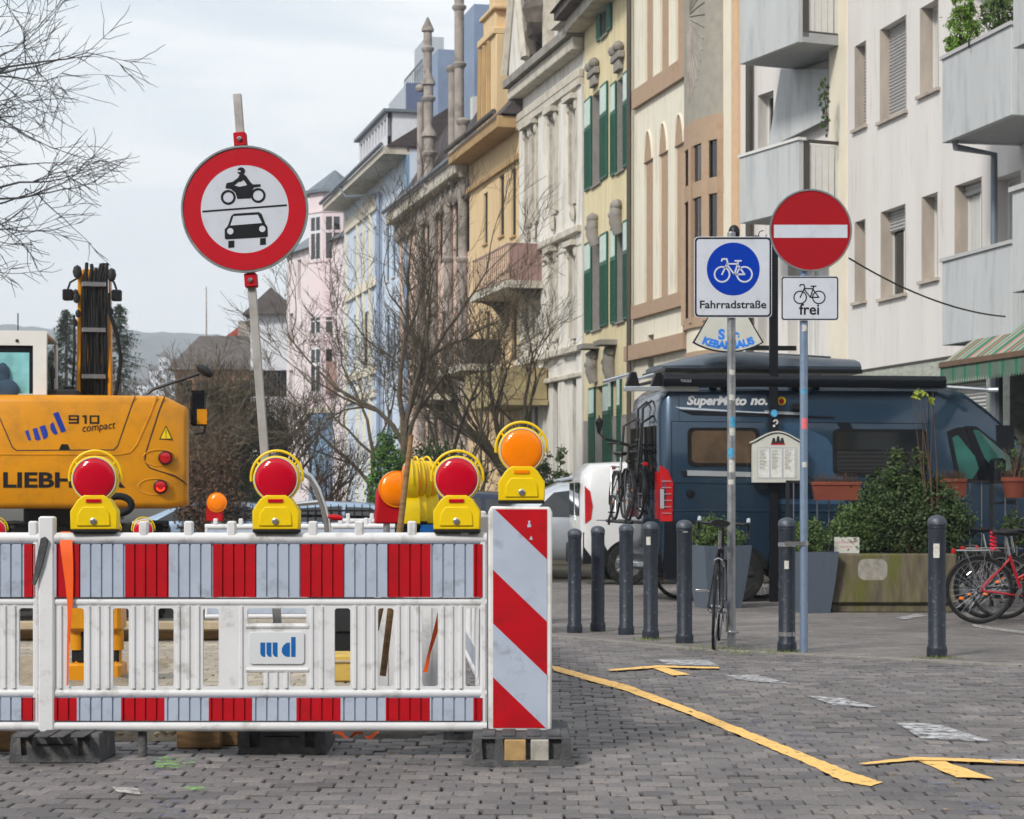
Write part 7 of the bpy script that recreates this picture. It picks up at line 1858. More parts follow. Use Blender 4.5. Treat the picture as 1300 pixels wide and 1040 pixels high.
# -------- yellow house with green shutters
E_ = Bld('townhouse', 'yellow house with dark green louvred shutters and carved heads', 742, 49.41, 803.5, 55.17)
for (x0, x1, yt, yb) in ((752.5, 763.5, 116, 234), (784, 793, 98, 217), (752.5, 763.5, 302, 418), (784, 793, 284, 408), (765, 772, -60, 45)):
    E_.win(x0, x1, yt, yb, depth=.22, jamb='jamb_grey', sill='stone_grey', shutters='shutter_green', frame='frame_white', pane='curtain')
E_.win(757, 767, 490, 600, depth=.2, shutters='shutter_green', frame='frame_dark'); E_.win(779, 785, 478, 600, depth=.2, shutters='shutter_green', frame='frame_dark')
E_.wall('plaster_yellow', E_.Z(742, 20)); 
E_.roof('slate', E_.Z(742, 18), 3.0, over=.9); 
E_.box('cornice', 'dark_stone', -.0, E_.L, -.8, 0, E_.Z(742, 28), E_.Z(742, 18)); E_.box('cornice_lower', 'white_trim', 0, E_.L, -.5, 0, E_.Z(742, 42), E_.Z(742, 28))
E_.box('base_wall', 'stone_grey', 0, E_.L, -.03, 0, -1, E_.Z(742, 535))
rg = random.Random(31)
for k, (px, py) in enumerate(((757, 92), (788, 72))):
    u, z = E_.U(px), E_.Z(px, py)
    b = MB(); b.box(u - .45, u + .45, -.16, 0, z - .10, z + .06); b.box(u - .30, u + .30, -.12, 0, z - .35, z - .10); b.ball((u - .32, -.12, z + .18), .13, 8); b.ball((u + .32, -.12, z + .18), .13, 8); b.ball((u, -.12, z + .22), .10, 8); b.build('window_head', 'stone_grey', E_.t, bev=.02)
for k, (px, py) in enumerate(((758, 288), (788, 272), (757, 462), (779, 458))):
    u, z = E_.U(px), E_.Z(px, py); dn = k > 1
    b = MB()
    b.ball((u, -.12, z), .20, 12, (.9, .75, 1.35), .06, rg)         # head
    b.ball((u, -.10, z + .20), .20, 10, (1.05, .8, .7), .18, rg)      # hair or crown
    b.ball((u - .02, -.27, z - .03), .045, 6, (1, 1, 1.6)); b.ball((u, -.18, z - .22), .09, 8, (.9, 1, .9), .1, rg)
    b.tube([(u, -.02, z - .45), (u, -.12, z - .2), (u, -.1, z + .2)], [.17, .17, .16], 8)
    if dn: b.box(u - .4, u + .4, -.42, 0, z + .36, z + .48)
    b.build('carved_head', 'stone_grey', E_.t, smooth=60)
u, z = E_.U(784), E_.Z(784, 545)
b = MB(); b.tube([(u + .3, 0, z - .3), (u + .3, -.35, z - .25), (u, -.45, z - .1)], .025, 6); b.lathe([(.04, 0), (.10, .26), (.12, .27), (.04, .36), (.01, .44)], (u, -.45, z - .1), 'z', 6); b.build('wall_lantern', 'black', E_.t, smooth=0)

# -------- white ornate house
F_ = Bld('townhouse', 'off-white ornate house with heavy cornice and tall narrow windows', 660, 43.55, 742, 49.23)
wn = []
for (x0, x1) in ((670.5, 675), (679, 683), (702, 708), (727, 734)):
    sh = (x0 - 660) * .62
    for (yt, yb) in ((176, 292), (338, 438), (490, 610)): wn.append((x0, x1, yt - sh * (1 if yt < 200 else .45 if yt < 400 else .2), yb - sh * (.85 if yt < 200 else .25 if yt < 400 else .1)))
for q_ in wn: F_.win(*q_, depth=.12, sill='white_trim', frame='frame_dark', pane='glass')
ztop = F_.Z(660, 122); F_.wall('white_stone', ztop)
F_.box('cornice', 'white_trim', -.1, F_.L + .05, -.35, 0, ztop - .15, ztop + .2, bev=.04); F_.box('cornice_edge', 'stone_grey', -.1, F_.L + .05, -.5, 0, ztop + .2, ztop + .42)
z2 = F_.Z(662, 152); F_.box('frieze_moulding', 'white_trim', 0, F_.L, -.18, 0, z2 - .12, z2 + .12, bev=.03); F_.box('frieze_moulding', 'white_trim', 0, F_.L, -.16, 0, z2 - .3, z2 - .12)
for (px, py, h_, o_) in ((660, 328, .20, .22), (660, 345, .10, .10), (660, 462, .20, .2), (660, 492, .14, .14)):
    z = F_.Z(px, py); F_.box('cornice', 'white_trim', 0, F_.L, -o_, 0, z - h_ / 2, z + h_ / 2, bev=.03)
for px in (665.5, 690, 716, 739):
    u = F_.U(px); F_.box('pilaster', 'white_stone', u - .28, u + .28, -.08, 0, 0, z2 - .3)
for k, q_ in enumerate(wn):
    u0, u1 = F_.U(q_[0]), F_.U(q_[1]); z1 = F_.Z((q_[0] + q_[1]) / 2, q_[2]); z0 = F_.Z((q_[0] + q_[1]) / 2, q_[3])
    if k % 3 < 2:
        b = MB(); b.box(u0 - .18, u1 + .18, -.26, 0, z1 + .12, z1 + .26); b.ball((u0 - .08, -.10, z1 + .0), .08, 7, (1, .8, 2.2), .1, rg); b.ball((u1 + .08, -.10, z1 + .0), .08, 7, (1, .8, 2.2), .1, rg); b.box(u0 - .16, u0 - .02, -.09, 0, z0, z1); b.box(u1 + .02, u1 + .16, -.09, 0, z0, z1)
        b.build('window_surround', 'white_trim', F_.t, smooth=40)
        b = MB(); b.ball(((u0 + u1) / 2, -.08, z0 - .3), .10, 7, (1.4, .8, 2.2), .15, rg); b.build('console', 'white_trim', F_.t)
F_.roof('slate', ztop + .42, 4.6, ridge_y=4.2, over=.2)
# attic dormer and gable
b = MB(); u0, u1 = F_.U(694), F_.U(741)
b.holes(u0, u1, ztop + .4, ztop + 4.2, [(u0 + 1.0, u0 + 1.9, ztop + 1.3, ztop + 3.3), (u0 + 2.6, u0 + 3.5, ztop + 1.3, ztop + 3.3)], .15, .4); b.box(u0, u1, .41, 3.5, ztop + .4, ztop + 4.2); b.open = True
at_ = b.build('attic_wall', 'white_stone', F_.t, smooth=0)
b = MB(); b.box(u0 + 1.0, u0 + 1.9, .36, .40, ztop + 1.3, ztop + 3.3); b.box(u0 + 2.6, u0 + 3.5, .36, .40, ztop + 1.3, ztop + 3.3); b.build('attic_pane', 'glass', at_, smooth=0)
for x in (u0 + 1.0, u0 + 2.6):
    b = MB(); b.box(x - .2, x + 1.1, -.05, .15, ztop + 3.3, ztop + 3.6); b.box(x - .2, x - .02, .0, .15, ztop + 1.2, ztop + 3.3); b.box(x + .92, x + 1.1, .0, .15, ztop + 1.2, ztop + 3.3); b.box(x - .25, x + 1.15, -.1, .15, ztop + 1.05, ztop + 1.22); b.build('attic_surround', 'white_trim', at_, smooth=0)
for x in (u0 - .1, u1 - .3): b = MB(); b.box(x, x + .4, -.1, .2, ztop + .4, ztop + 4.2); b.ball((x + .2, 0, ztop + 4.5), .3, 8, (1, 1, 1.4)); b.build('attic_pilaster', 'white_trim', at_)
b = MB(); u0, u1 = F_.U(661), F_.U(682); zt_ = ztop + .42
b.prism([(u0, -.35, zt_), (u1, -.35, zt_), (u1, -.35, zt_ + .3), ((u0 + u1) / 2, -.35, zt_ + 3.0), (u0, -.35, zt_ + .3)], (0, .5, 0)); b.build('gable', 'white_stone', F_.t, smooth=0)
b = MB(); 
for (xa, xb) in ((u0 - .2, (u0 + u1) / 2), (u1 + .2, (u0 + u1) / 2)): b.tube([(xa, -.4, zt_ + .2), (xb, -.4, zt_ + 3.2)], .14, 6)
b.build('gable_moulding', 'white_trim', F_.t)
b = MB(); u0 = F_.U(684)
for i in range(7): b.ball((u0 + rg.uniform(-.3, .5), -.1, zt_ + .6 + i * .45), .42, 7, (1, 1, 1), .25, rg)
b.build('carved_finial', 'dark_stone', F_.t, smooth=30)

# -------- ochre house
G_ = Bld('townhouse', 'ochre house with tall stepped gable and pink metal balcony', 596, 39.16, 661, 43.74)
for q_ in ((634, 640, 222, 300), (649, 655, 214, 300), (614, 619, 245, 310), (650, 656, 390, 470), (616, 622, 395, 470), (632, 640, 500, 600), (607, 612, 520, 600)): G_.win(*q_, depth=.06, sill='ochre_dark', frame='frame_dark')
zt_ = G_.Z(596, 207); G_.wall('ochre', zt_)
G_.box('eave', 'ochre_dark', 0, G_.L, -.7, 0, zt_ - .1, zt_ + .25, bev=.03); G_.gutter(zt_ + .35, .8, m='roof_brown'); G_.box('frieze', 'ochre_dark', 0, G_.L, -.12, 0, zt_ - 1.0, zt_ - .85)
G_.roof('slate', zt_ + .3, 5.5, 4.5, .6)
u0, u1 = G_.U(617), G_.U(640)
b = MB(); b.box(u0, u1, -.25, .7, zt_ + .3, G_.Z(628, 55)); b.box(u0 + .3, u1 - .0, -.35, .8, G_.Z(628, 55), G_.Z(628, 46)); b.box(u0 + .5, u1 - .3, -.2, .6, G_.Z(628, 46), G_.Z(628, 22)); b.box(u0 + .35, u1 - .1, -.3, .7, G_.Z(628, 22), G_.Z(628, 17)); b.box(u0 + .9, u1 - .9, -.1, .5, G_.Z(628, 17), G_.Z(628, -60))
gb = b.build('gable', 'ochre', G_.t, bev=.03)
b = MB(); 
for k in range(3): b.tube([(u0 + .3 + k * .7, -.27, zt_ + .5), (u0 + .45 + k * .62, -.27, G_.Z(628, 57))], .09, 6)
b.build('gable_pilaster', 'ochre_dark', gb)
G_.box('gable_cheek', 'zinc_blue', G_.U(640), G_.U(657), .2, 1.6, zt_ + .4, G_.Z(650, 48)); G_.box('tower_shaft', 'wine', G_.U(642), G_.U(655), .3, 1.4, G_.Z(648, 18), G_.Z(648, -70)); G_.box('tower_band', 'ochre', G_.U(637), G_.U(658), .1, 1.6, G_.Z(648, 30), G_.Z(648, 17))
def metalbal(B_, px0, px1, yt, yb, out, m, slats=14):
    u0, u1 = B_.U(px0, -out), B_.U(px1, -out); z1, z0 = B_.Z(px1, yt, -out), B_.Z(px1, yb, -out)
    bl_ = B_.box('balcony_floor', 'white_trim', u0 - .1, u1 + .1, -out - .1, 0, z0 - .2, z0)
    b = MB(); b.box(u0, u1, -out, -out + .04, z1 - .05, z1); b.box(u0, u1, -out, -out + .04, z0, z0 + .06); b.box(u1 - .04, u1, -out + .05, 0, z1 - .05, z1); b.box(u1 - .04, u1, -out + .05, 0, z0, z0 + .06)
    for i in range(slats + 1): x = u0 + (u1 - u0 - .03) * i / slats; b.box(x, x + .05, -out + .012, -out + .03, z0 + .06, z1 - .05)
    b.box(u1 - .03, u1 - .012, -out + .05, 0, z0 + .06, z1 - .05)
    for k in range(10): y = -out + .08 + k * (out - .1) / 10; b.box(u1 - .045, u1 - .03, y, y + .03, z0 + .06, z1 - .05)
    b.build('balcony_railing', m, bl_, smooth=0)
    for x in (u0 + .3, u1 - .4):
        b = MB(); b.prism([(x, -out * .9, z0 - .2), (x, 0, z0 - .2), (x, 0, z0 - .95), (x, -.2, z0 - .7), (x, -out * .5, z0 - .35)], (.22, 0, 0)); b.build('bracket', 'dark_stone', bl_, smooth=0)
metalbal(G_, 600, 645, 308, 356, 1.0, 'metal_pink', 18)
b = MB(); u0, u1 = G_.U(590, -1.3), G_.U(636, -1.3); b.box(u0, u1, -1.3, 0, G_.Z(636, 506, -1.3), G_.Z(636, 466, -1.3)); b.box(u0 - .15, u1 + .1, -1.42, 0, G_.Z(636, 514, -1.3), G_.Z(636, 507, -1.3)); b.build('stone_balcony', 'stone_yellowish', G_.t, smooth=0) if 'stone_yellowish' in M else None
M['stone_yellowish'] = mat('stone_yellowish', srgb(156, 142, 106), .9, var=.2, vs=3)
b.build('stone_balcony', 'stone_yellowish', G_.t, smooth=0)

# -------- stone house with spires
I_ = Bld('townhouse', 'grey stone house with pinnacles, round shafts and slate roof', 507, 32.57, 598, 38.98)
wn = [(541, 545, 285, 340), (557, 562, 270, 335), (577, 582, 250, 330), (592, 596, 235, 320), (541, 546, 400, 470), (560, 566, 395, 470), (578, 583, 390, 470), (541, 548, 520, 600), (562, 569, 515, 600), (582, 588, 510, 600)]
for q_ in wn: I_.win(*q_, depth=.06, frame='frame_dark')
zt_ = I_.Z(507, 277); I_.wall('pinkstone', zt_)
I_.box('eave', 'white_trim', 0, I_.L, -.55, 0, zt_ - .3, zt_ + .1, bev=.04); I_.gutter(zt_ + .2, .65); I_.roof('slate', zt_ + .15, 8.0, 4.5, .5)
def shaft(B_, px, py0, py1, r, y, rings=(), spire=None, m='gothic'):
    u = B_.U(px, y); z0, z1 = B_.Z(px, py0, y), B_.Z(px, py1, y); pr = [(r, z0), (r, z1)]
    b = MB(); b.lathe([(r, z0), (r, z1)], (u, y, 0), 'z', 10)
    for pz in rings: z = B_.Z(px, pz, y); b.lathe([(r, z - .12), (r * 1.5, z - .02), (r * 1.5, z + .05), (r, z + .12)], (u, y, 0), 'z', 10)
    if spire: z2 = B_.Z(px, spire, y); b.lathe([(r * 1.5, z1), (r * 1.45, z1 + .1), (.03, z2)], (u, y, 0), 'z', 8)
    return b.build('pinnacle', m, B_.t, smooth=45)
shaft(I_, 543, 240, 40, .15, -.25, (63,), 22); shaft(I_, 544, 240, 108, .17, -.35, (126,), 88); shaft(I_, 545, 240, 174, .19, -.45, (196,), 156)
shaft(I_, 583, 230, -60, .16, -.2, (10, 83)); shaft(I_, 534, 250, 130, .13, -.2, (112,)); shaft(I_, 575, 235, 90, .16, -.3, (88,)); shaft(I_, 588, 225, 150, .15, -.4, (155,))
for px in (535, 551, 570, 588): shaft(I_, px, 560, 272 - (px - 520) * .6, .17, -.12, (330,))
I_.box('chimney', 'panel_blue', I_.U(538), I_.U(560), 1.5, 3.5, zt_ + .5, I_.Z(549, 68, 1.5)) if 'panel_blue' in M else I_.box('chimney', 'zinc_blue', I_.U(538, 1.5), I_.U(556, 1.5), 1.5, 3.2, zt_ + .5, I_.Z(549, 70, 1.5))
I_.box('metal_chimney', 'zinc_blue', I_.U(583, .8), I_.U(602, .8), .8, 2.0, zt_ + .4, I_.Z(592, 16, .8)); I_.box('roof_box', 'panel_navy', I_.U(600, 1.8), I_.U(626, 1.8), 1.8, 5, I_.Z(610, 66, 1.8), I_.Z(610, 17, 1.8))
I_.box('mansard', 'slate', I_.U(596, 1.0), I_.U(626, 1.0), 1.0, 5, zt_ + .5, I_.Z(610, 66, 1.0)); I_.box('dormer_window', 'frame_white', I_.U(597, .7), I_.U(600, .7), .7, 1.2, I_.Z(598, 190, .7), I_.Z(598, 124, .7)); I_.box('dormer_window', 'frame_white', I_.U(615, .8), I_.U(619, .8), .8, 1.2, I_.Z(617, 175, .8), I_.Z(617, 100, .8))
metalbal(I_, 560, 590, 430, 462, 1.2, 'frame_dark', 10); metalbal(I_, 520, 545, 470, 500, 1.2, 'dark_stone', 8)
b = MB(); 
for i in range(16):
    x = I_.L * (i + .5) / 16; b.ball((x, -.15, zt_ - .7), .2, 6, (1, .8, 1.8), .25, rg)
b.box(0, I_.L, -.12, 0, zt_ - .95, zt_ - .45); b.build('frieze_carving', 'gothic', I_.t, smooth=40)

# -------- modern grey box behind
J_ = Bld('modern_block', 'modern grey block with roof terrace rising behind the blue house', 493.5, 24.71, 515, 25.99)
J_.hs = []; 
for px, yt in ((495.5, 158), (499.5, 154), (505.5, 148), (511.5, 142)): J_.win(px, px + 1.5, yt, 200, depth=.05, frame='frame_dark')
J_.wall('panel_grey', J_.Z(515, 107), u1=J_.L - .02, depth=1.2); J_.box('side_block', 'panel_navy', J_.L - .02, J_.L + .3, 0, 6, -1, J_.Z(515, 106.5))
b = MB(); zt_ = J_.Z(515, 107)
for i in range(12): x = J_.L * i / 11; b.box(x, x + .04, .8, .84, zt_, zt_ + 1.2)
b.box(0, J_.L, .8, .85, zt_ + 1.2, zt_ + 1.28); b.build('terrace_railing', 'zinc', J_.t, smooth=0)
J_.box('terrace_room', 'panel_grey', 2.0, J_.L, 1.0, 1.9, zt_, J_.Z(520, 72, 1.0)); 

# -------- blue house
K_ = Bld('townhouse', 'light blue house with cream framed end bay and white dormers', 437, 27.63, 520, 33.31)
for q_ in ((490, 494, 282, 358), (498, 502, 275, 352), (505, 508, 270, 348), (512, 516, 264, 340), (490, 495, 400, 470), (498, 502, 398, 468), (505, 509, 395, 465), (512, 516, 392, 462), (491, 498, 520, 600), (506, 512, 518, 600), (449, 453, 300, 372), (457, 461, 296, 368), (465, 469, 292, 364), (474, 478, 288, 360), (449, 454, 400, 470), (462, 468, 396, 468), (474, 478, 394, 466)):
    K_.win(*q_, depth=.05, frame='blue_deep' if q_[0] > 485 else 'frame_white', sill='white_trim')
zt_ = K_.Z(437, 262); K_.wall('blue_wall', zt_)
for (px, py, h_) in ((440, 290, .5), (440, 380, .35), (440, 482, .35), (440, 510, .3)): z = K_.Z(px, py); K_.box('cream_band', 'cream_pale', K_.U(440), K_.U(483), -.12, 0, z - h_ / 2, z + h_ / 2)
for px in (441, 455, 463, 471, 482): u = K_.U(px); K_.box('cream_post', 'cream_pale', u - .10, u + .10, -.10, 0, 0, zt_ - .6)
K_.box('eave', 'white_trim', 0, K_.L, -1.0, 0, zt_ - .25, zt_ + .05); K_.gutter(zt_ + .1, 1.1); K_.roof('slate', zt_ + .05, 2.5, 3, .9); K_.pipe(485, -1, zt_ - .8, 'zinc_blue', .15, .09)
b = MB(); b.tube([(K_.U(463), -1.05, zt_), (K_.U(466), -.9, zt_ - .5), (K_.U(485), -.15, zt_ - .9)], .07, 8); b.build('gutter_elbow', 'zinc', K_.t)
b = MB(); u0, u1 = K_.U(456, .4), K_.U(492, .4); zb_, zd_ = K_.Z(456, 213, .4), K_.Z(456, 180, .4)
hs = [(u0 + .3 + i * (u1 - u0 - .4) / 9, u0 + .3 + i * (u1 - u0 - .4) / 9 + .55, zb_ + .25, zd_ - .2) for i in range(9)]
b.holes(u0, u1, zb_ - .8, zd_, hs, .4, .6); b.box(u0, u1, .61, 3.5, zb_ - .8, zd_); b.open = True; dm = b.build('dormer', 'pale_wall', K_.t, smooth=0)
for h_ in hs: bb = MB(); bb.box(h_[0], h_[1], .58, .60, h_[2], h_[3]); bb.build('dormer_pane', 'glass', dm, smooth=0)
b = MB(); b.box(u0 - .3, u1 + .2, .2, 3.6, zd_, zd_ + .12); b.build('dormer_roof', 'zinc', dm, smooth=0)
K_.box('party_wall', 'roof_red', K_.U(495, .0), K_.L, -.1, .4, K_.Z(505, 206), K_.Z(505, 196)) ; K_.box('fire_wall', 'blue_deep', K_.U(516.5), K_.L, -.12, 0, -1, K_.Z(516, 200))

# -------- pink house with turret
L_ = Bld('townhouse', 'pink corner house with grey conical turret roof', 364, 25.07, 452, 27.45)
zt_ = L_.Z(366, 300)
for q_ in ((372, 377, 400, 460), (372, 377, 490, 540)): L_.win(*q_, depth=.2)
L_.wall('pale_pink', zt_ + 2, depth=8) if 'pale_pink' in M else None
M['pale_pink'] = mat('pale_pink', srgb(222, 211, 212), .9, var=.05, dirt=srgb(200, 180, 184), damt=.4, ds=1)
L_.hs = []; L_.later = []
for q_ in ((367, 372, 398, 440), (367, 372, 470, 520), (378, 382, 330, 380)): L_.win(*q_, depth=.2)
L_.wall('pale_pink', L_.Z(380, 320)); L_.roof('zinc', L_.Z(380, 320), 2.2, 3, .3)
# octagonal turret
dT = F / 26.6; cT = P(423, 622, dT); 
tt_ = L_.t; n8 = 8; rT = 1.30
Tloc = Matrix.Rotation(-L_.rz, 4, 'Z') @ Matrix.Translation((cT.x - L_.A.x, cT.y + 1.0 - L_.A.y, 0))
tz = lambda py: H + (HY - py) / 26.6 - L_.g
def octo(name, m, r, z0, z1, rtop=None, parent=None):
    b = MB(); b.M = Tloc; rtop = r if rtop is None else rtop
    b.add([(r * math.cos(R(22.5 + 45 * i)), r * math.sin(R(22.5 + 45 * i)), z0) for i in range(8)] + [(rtop * math.cos(R(22.5 + 45 * i)), rtop * math.sin(R(22.5 + 45 * i)), z1) for i in range(8)], [(i, (i + 1) % 8, 8 + (i + 1) % 8, 8 + i) for i in range(8)] + [tuple(reversed(range(8))), tuple(range(8, 16))])
    return b.build(name, m, parent or tt_, smooth=0)
octo('turret_wall', 'pink_wall', 1.30, tz(520), tz(243)); octo('turret_roof', 'zinc', 1.52, tz(243), tz(212), .03); octo('turret_gutter', 'zinc', 1.55, tz(245), tz(241)); octo('turret_base', 'blue_deep', 1.32, -1, tz(522)); octo('turret_band', 'cream_pale', 1.40, tz(524), tz(518))
for py in (267, 330, 400, 430): octo('turret_band', 'pink_wall', 1.35, tz(py + 3), tz(py))
for fc in (-90, -45, -135):
    a = R(fc); ap = 1.30 * math.cos(R(22.5)); hwid = 1.30 * math.sin(R(22.5))
    for (y0, y1) in ((272, 332), (398, 424), (440, 500)):
        b = MB(); b.M = Tloc @ Matrix.Rotation(a + PI / 2, 4, 'Z'); k = .28 if fc == -135 else .0
        b.box(-hwid * .72, hwid * .72, -ap - .01, -ap + .03, tz(y1), tz(y0)); wd_ = b.build('window', 'pale_wall' if fc == -135 else 'pink_wall', tt_, smooth=0)
        for sx_ in (-1, 1):
            for (f0, f1) in ((.06, .60), (.66, .94)):
                b = MB(); b.M = Tloc @ Matrix.Rotation(a + PI / 2, 4, 'Z'); zz0, zz1 = tz(y1), tz(y0)
                b.box(min(sx_ * .04, sx_ * hwid * .66), max(sx_ * .04, sx_ * hwid * .66), -ap - .016, -ap - .008, zz0 + (zz1 - zz0) * f0, zz0 + (zz1 - zz0) * f1); b.build('pane', 'glass', wd_, smooth=0)
b = MB(); b.M = Tloc; b.box(-.3, 1.5, -1.7, -1.1, tz(500), tz(460)); b.build('turret_balcony', 'metal_pink', tt_, smooth=0)

# -------- far houses at the left end of the street
def small_house(label, px0, px1, ytop, yeave, s, wallm, roofm, name='house', windows=2, ridge_along=True, dep=8):
    d = F / s; a, c = P(px0, 622, d), P(px1, 622, d); g = zg(d); L = c.x - a.x; ze = H + (HY - yeave) / s - g; zr = H + (HY - ytop) / s - g
    t = thing(name, label, 'house', (a.x, d, g), 0, 'houses at the far end of the street')
    b = MB(); hs = []
    for r_ in range(max(1, int(ze / 2.8))):
        for i in range(windows):
            x = L * (i + .5) / windows; z = .9 + r_ * 2.8; hs.append((x - .45, x + .45, z, min(z + 1.4, ze - .3)))
    b.holes(0, L, -1, ze, hs, 0, .2); b.box(0, L, .21, dep, -1, ze); b.open = True; b.build('wall', wallm, t, smooth=0)
    for h_ in hs: bb = MB(); bb.box(h_[0], h_[1], .15, .18, h_[2], h_[3]); bb.build('window', 'glass', t, smooth=0)
    b = MB()
    if ridge_along: b.add([(-.4, -.5, ze), (L + .4, -.5, ze), (L + .4, dep + .5, ze), (-.4, dep + .5, ze), (.8, dep / 2, zr), (L - .8, dep / 2, zr)], [(0, 1, 5, 4), (2, 3, 4, 5), (0, 4, 3), (1, 2, 5), (0, 3, 2, 1)])
    else: b.add([(-.4, -.5, ze), (L + .4, -.5, ze), (L + .4, dep, ze), (-.4, dep, ze), (L / 2, -.5, zr), (L / 2, dep, zr)], [(0, 1, 4), (1, 2, 5, 4), (0, 4, 5, 3), (2, 3, 5), (0, 3, 2, 1)])
    rf = b.build('roof', roofm, t, smooth=0)
    bb = MB(); bb.box(L * .7, L * .7 + .7, dep / 2, dep / 2 + .6, zr - .8, zr + .9); bb.build('chimney', 'gothic', rf, smooth=0); return t
small_house('white gabled house just left of the pink turret house', 318, 372, 366, 400, 24, 'pale_wall', 'roof_brown', ridge_along=False, windows=3)
small_house('low brown roofed house behind the bare trees', 226, 322, 415, 468, 22, 'brick_far', 'roof_brown', windows=4) if 'brick_far' in M else None
M['brick_far'] = mat('brick_far', srgb(168, 130, 106), .9, var=.15, vs=2)
small_house('brown roofed brick house between excavator mirror and leaning post', 222, 320, 420, 470, 22, 'brick_far', 'roof_brown', windows=4)
small_house('small pale house on the valley floor with red roof, near the leaning post', 290, 338, 408, 432, 19, 'pale_wall', 'roof_red', windows=2, ridge_along=False)
for k, (px, py, w_) in enumerate(((196, 470, 14), (222, 462, 12), (180, 488, 18), (232, 480, 10), (206, 452, 9), (240, 500, 14))):
    small_house(['tiny white house on the hillside left of the boom lamp', 'tiny white house higher up the hillside', 'wide pale house low on the hillside beside the boom', 'tiny pale house low on the hillside behind the mirror arm', 'highest tiny white house on the hillside', 'pale house at the foot of the hillside'][k],
                px - w_ / 2, px + w_ / 2, py - 7, py, 3.4 + k * .1, 'pale_wall', 'roof_brown', windows=2)
# antenna mast far off, thin crane
b = MB(); q0, q1 = P(262, 470, 200), P(262, 364, 200); b.tube([q0, q1], [.10, .05], 6); o = b.build('radio_mast', 'gothic', smooth=0); tag(o, 'thin mast standing far off left of the leaning post', 'mast')

# -------- unseen houses added behind the viewpoint, to darken reflections and low sky light
for k, (x0, w_, h_, wm) in enumerate(((-34, 14, 12.5, 'ochre'), (-19.5, 15, 13.5, 'pinkstone'), (-4, 13, 12, 'stone_grey'), (9.5, 14, 13, 'plaster_yellow'), (24, 15, 12.5, 'white_stone'))):
    t = thing('townhouse', ['ochre', 'pink stone', 'grey stone', 'yellow', 'off-white'][k] + ' townhouse added out of view behind the viewpoint for reflections', 'house', (x0 + w_, -15, -.1), PI, 'added houses behind the viewpoint')
    b = MB(); hs = [(1.2 + i * (w_ - 1.2) / 5, 2.4 + i * (w_ - 1.2) / 5, 1.0 + r_ * 3.4, 3.0 + r_ * 3.4) for r_ in range(3) for i in range(5)]
    b.holes(0, w_, 0, h_, hs, 0, .2); b.box(0, w_, .25, 9, 0, h_); b.open = True; b.build('wall', wm, t, smooth=0)
    for q_ in hs: bb = MB(); bb.box(q_[0], q_[1], .15, .2, q_[2], q_[3]); bb.build('window', 'glass', t, smooth=0)
    b = MB(); b.add([(-.2, -.5, h_), (w_ + .2, -.5, h_), (w_ + .2, 9.5, h_), (-.2, 9.5, h_), (-.2, 4.5, h_ + 3.5), (w_ + .2, 4.5, h_ + 3.5)], [(0, 1, 5, 4), (2, 3, 4, 5), (0, 4, 3), (1, 2, 5), (0, 3, 2, 1)]); b.build('roof', 'roof_brown', t, smooth=0)
# ================================================================= bare trees and hedges
def tree(name, label, loc, hgt, r0, seed, spread=.8, levels=5, twigs=3, lean=(0, 0), trunk_h=.3, group='bare trees in the front gardens', bark='bark', dens=1.0, rmin=.006, first=5, droop=0.0, sc_len=1.0, crown_dir=None, ivy=False, upright=.3):
    rg = random.Random(seed); t = thing(name, label, 'tree', loc, 0, group)
    tr = MB(); cr = MB(); count = [0]
    def grow(p, d, length, r, lev):
        n = 4; pts = [p.copy()]; rad = [r]; q = p.copy(); dd = d.copy()
        for i in range(n):
            dd = (dd + Vector((rg.gauss(0, .16), rg.gauss(0, .16), rg.gauss(0, .12) + upright * .12 - droop * .1 * lev))).normalized()
            q = q + dd * (length / n); pts.append(q.copy()); rad.append(r * (1 - .42 * (i + 1) / n))
        mb = tr if lev <= 1 else cr
        mb.tube(pts, rad, 8 if lev == 0 else 6 if lev == 1 else 4 if lev == 2 else 3, cap=lev < 2)
        if lev >= levels: return
        k = first if lev == 0 else (twigs + (rg.random() < dens - 1) if lev < levels - 1 else twigs + 1)
        for j in range(k):
            f = rg.uniform(.35, 1.0) if lev > 0 else rg.uniform(.55, 1.0); idx = f * n; i0 = min(n - 1, int(idx)); bp = pts[i0].lerp(pts[i0 + 1], idx - i0)
            az = rg.uniform(0, 2 * PI); tilt = rg.uniform(.45, 1.1) * spread
            a = dd.orthogonal().normalized(); b_ = dd.cross(a); side = a * math.cos(az) + b_ * math.sin(az)
            nd = (dd * math.cos(tilt) + side * math.sin(tilt)); nd.z += upright * .2
            if crown_dir is not None: nd = nd + Vector(crown_dir) * .35
            grow(bp, nd.normalized(), length * rg.uniform(.55, .85) * sc_len, max(rmin, r * .6 * rg.uniform(.6, 1.0)), lev + 1)
        grow(pts[-1], dd, length * .7 * sc_len, max(rmin, rad[-1] * .9), lev + 1)
    grow(Vector((0, 0, -.1)), Vector((lean[0], lean[1], 1)).normalized(), hgt * trunk_h, r0, 0)
    tr.open = True; cr.open = True
    tr.build('trunk', bark, t, smooth=60); cr.build('crown', bark, t, smooth=60)
    if ivy:
        b = MB(); leaves(b, [(lean[0] * hgt * trunk_h * .5, 0, hgt * trunk_h * .55, r0 * 2.2, r0 * 2.2, hgt * trunk_h * .6)], 2200, .05, rg); b.build('ivy', 'ivy', t, smooth=0)
    return t
def gl(px, s, dx=0): d = F / s; return Vector(((px - CX) / s, d, zg(d)))
tree('bare_tree', 'bare tree with long side limb in front of the ochre house', gl(518, 58), 7.6, .12, 52, .75, 6, 2, trunk_h=.42, first=5, upright=.45)
tree('bare_tree', 'knotty bare tree in front of the stone house, thick tangled crown', gl(572, 56), 7.6, .09, 14, 1.0, 5, 2, trunk_h=.34, first=4, upright=.2)
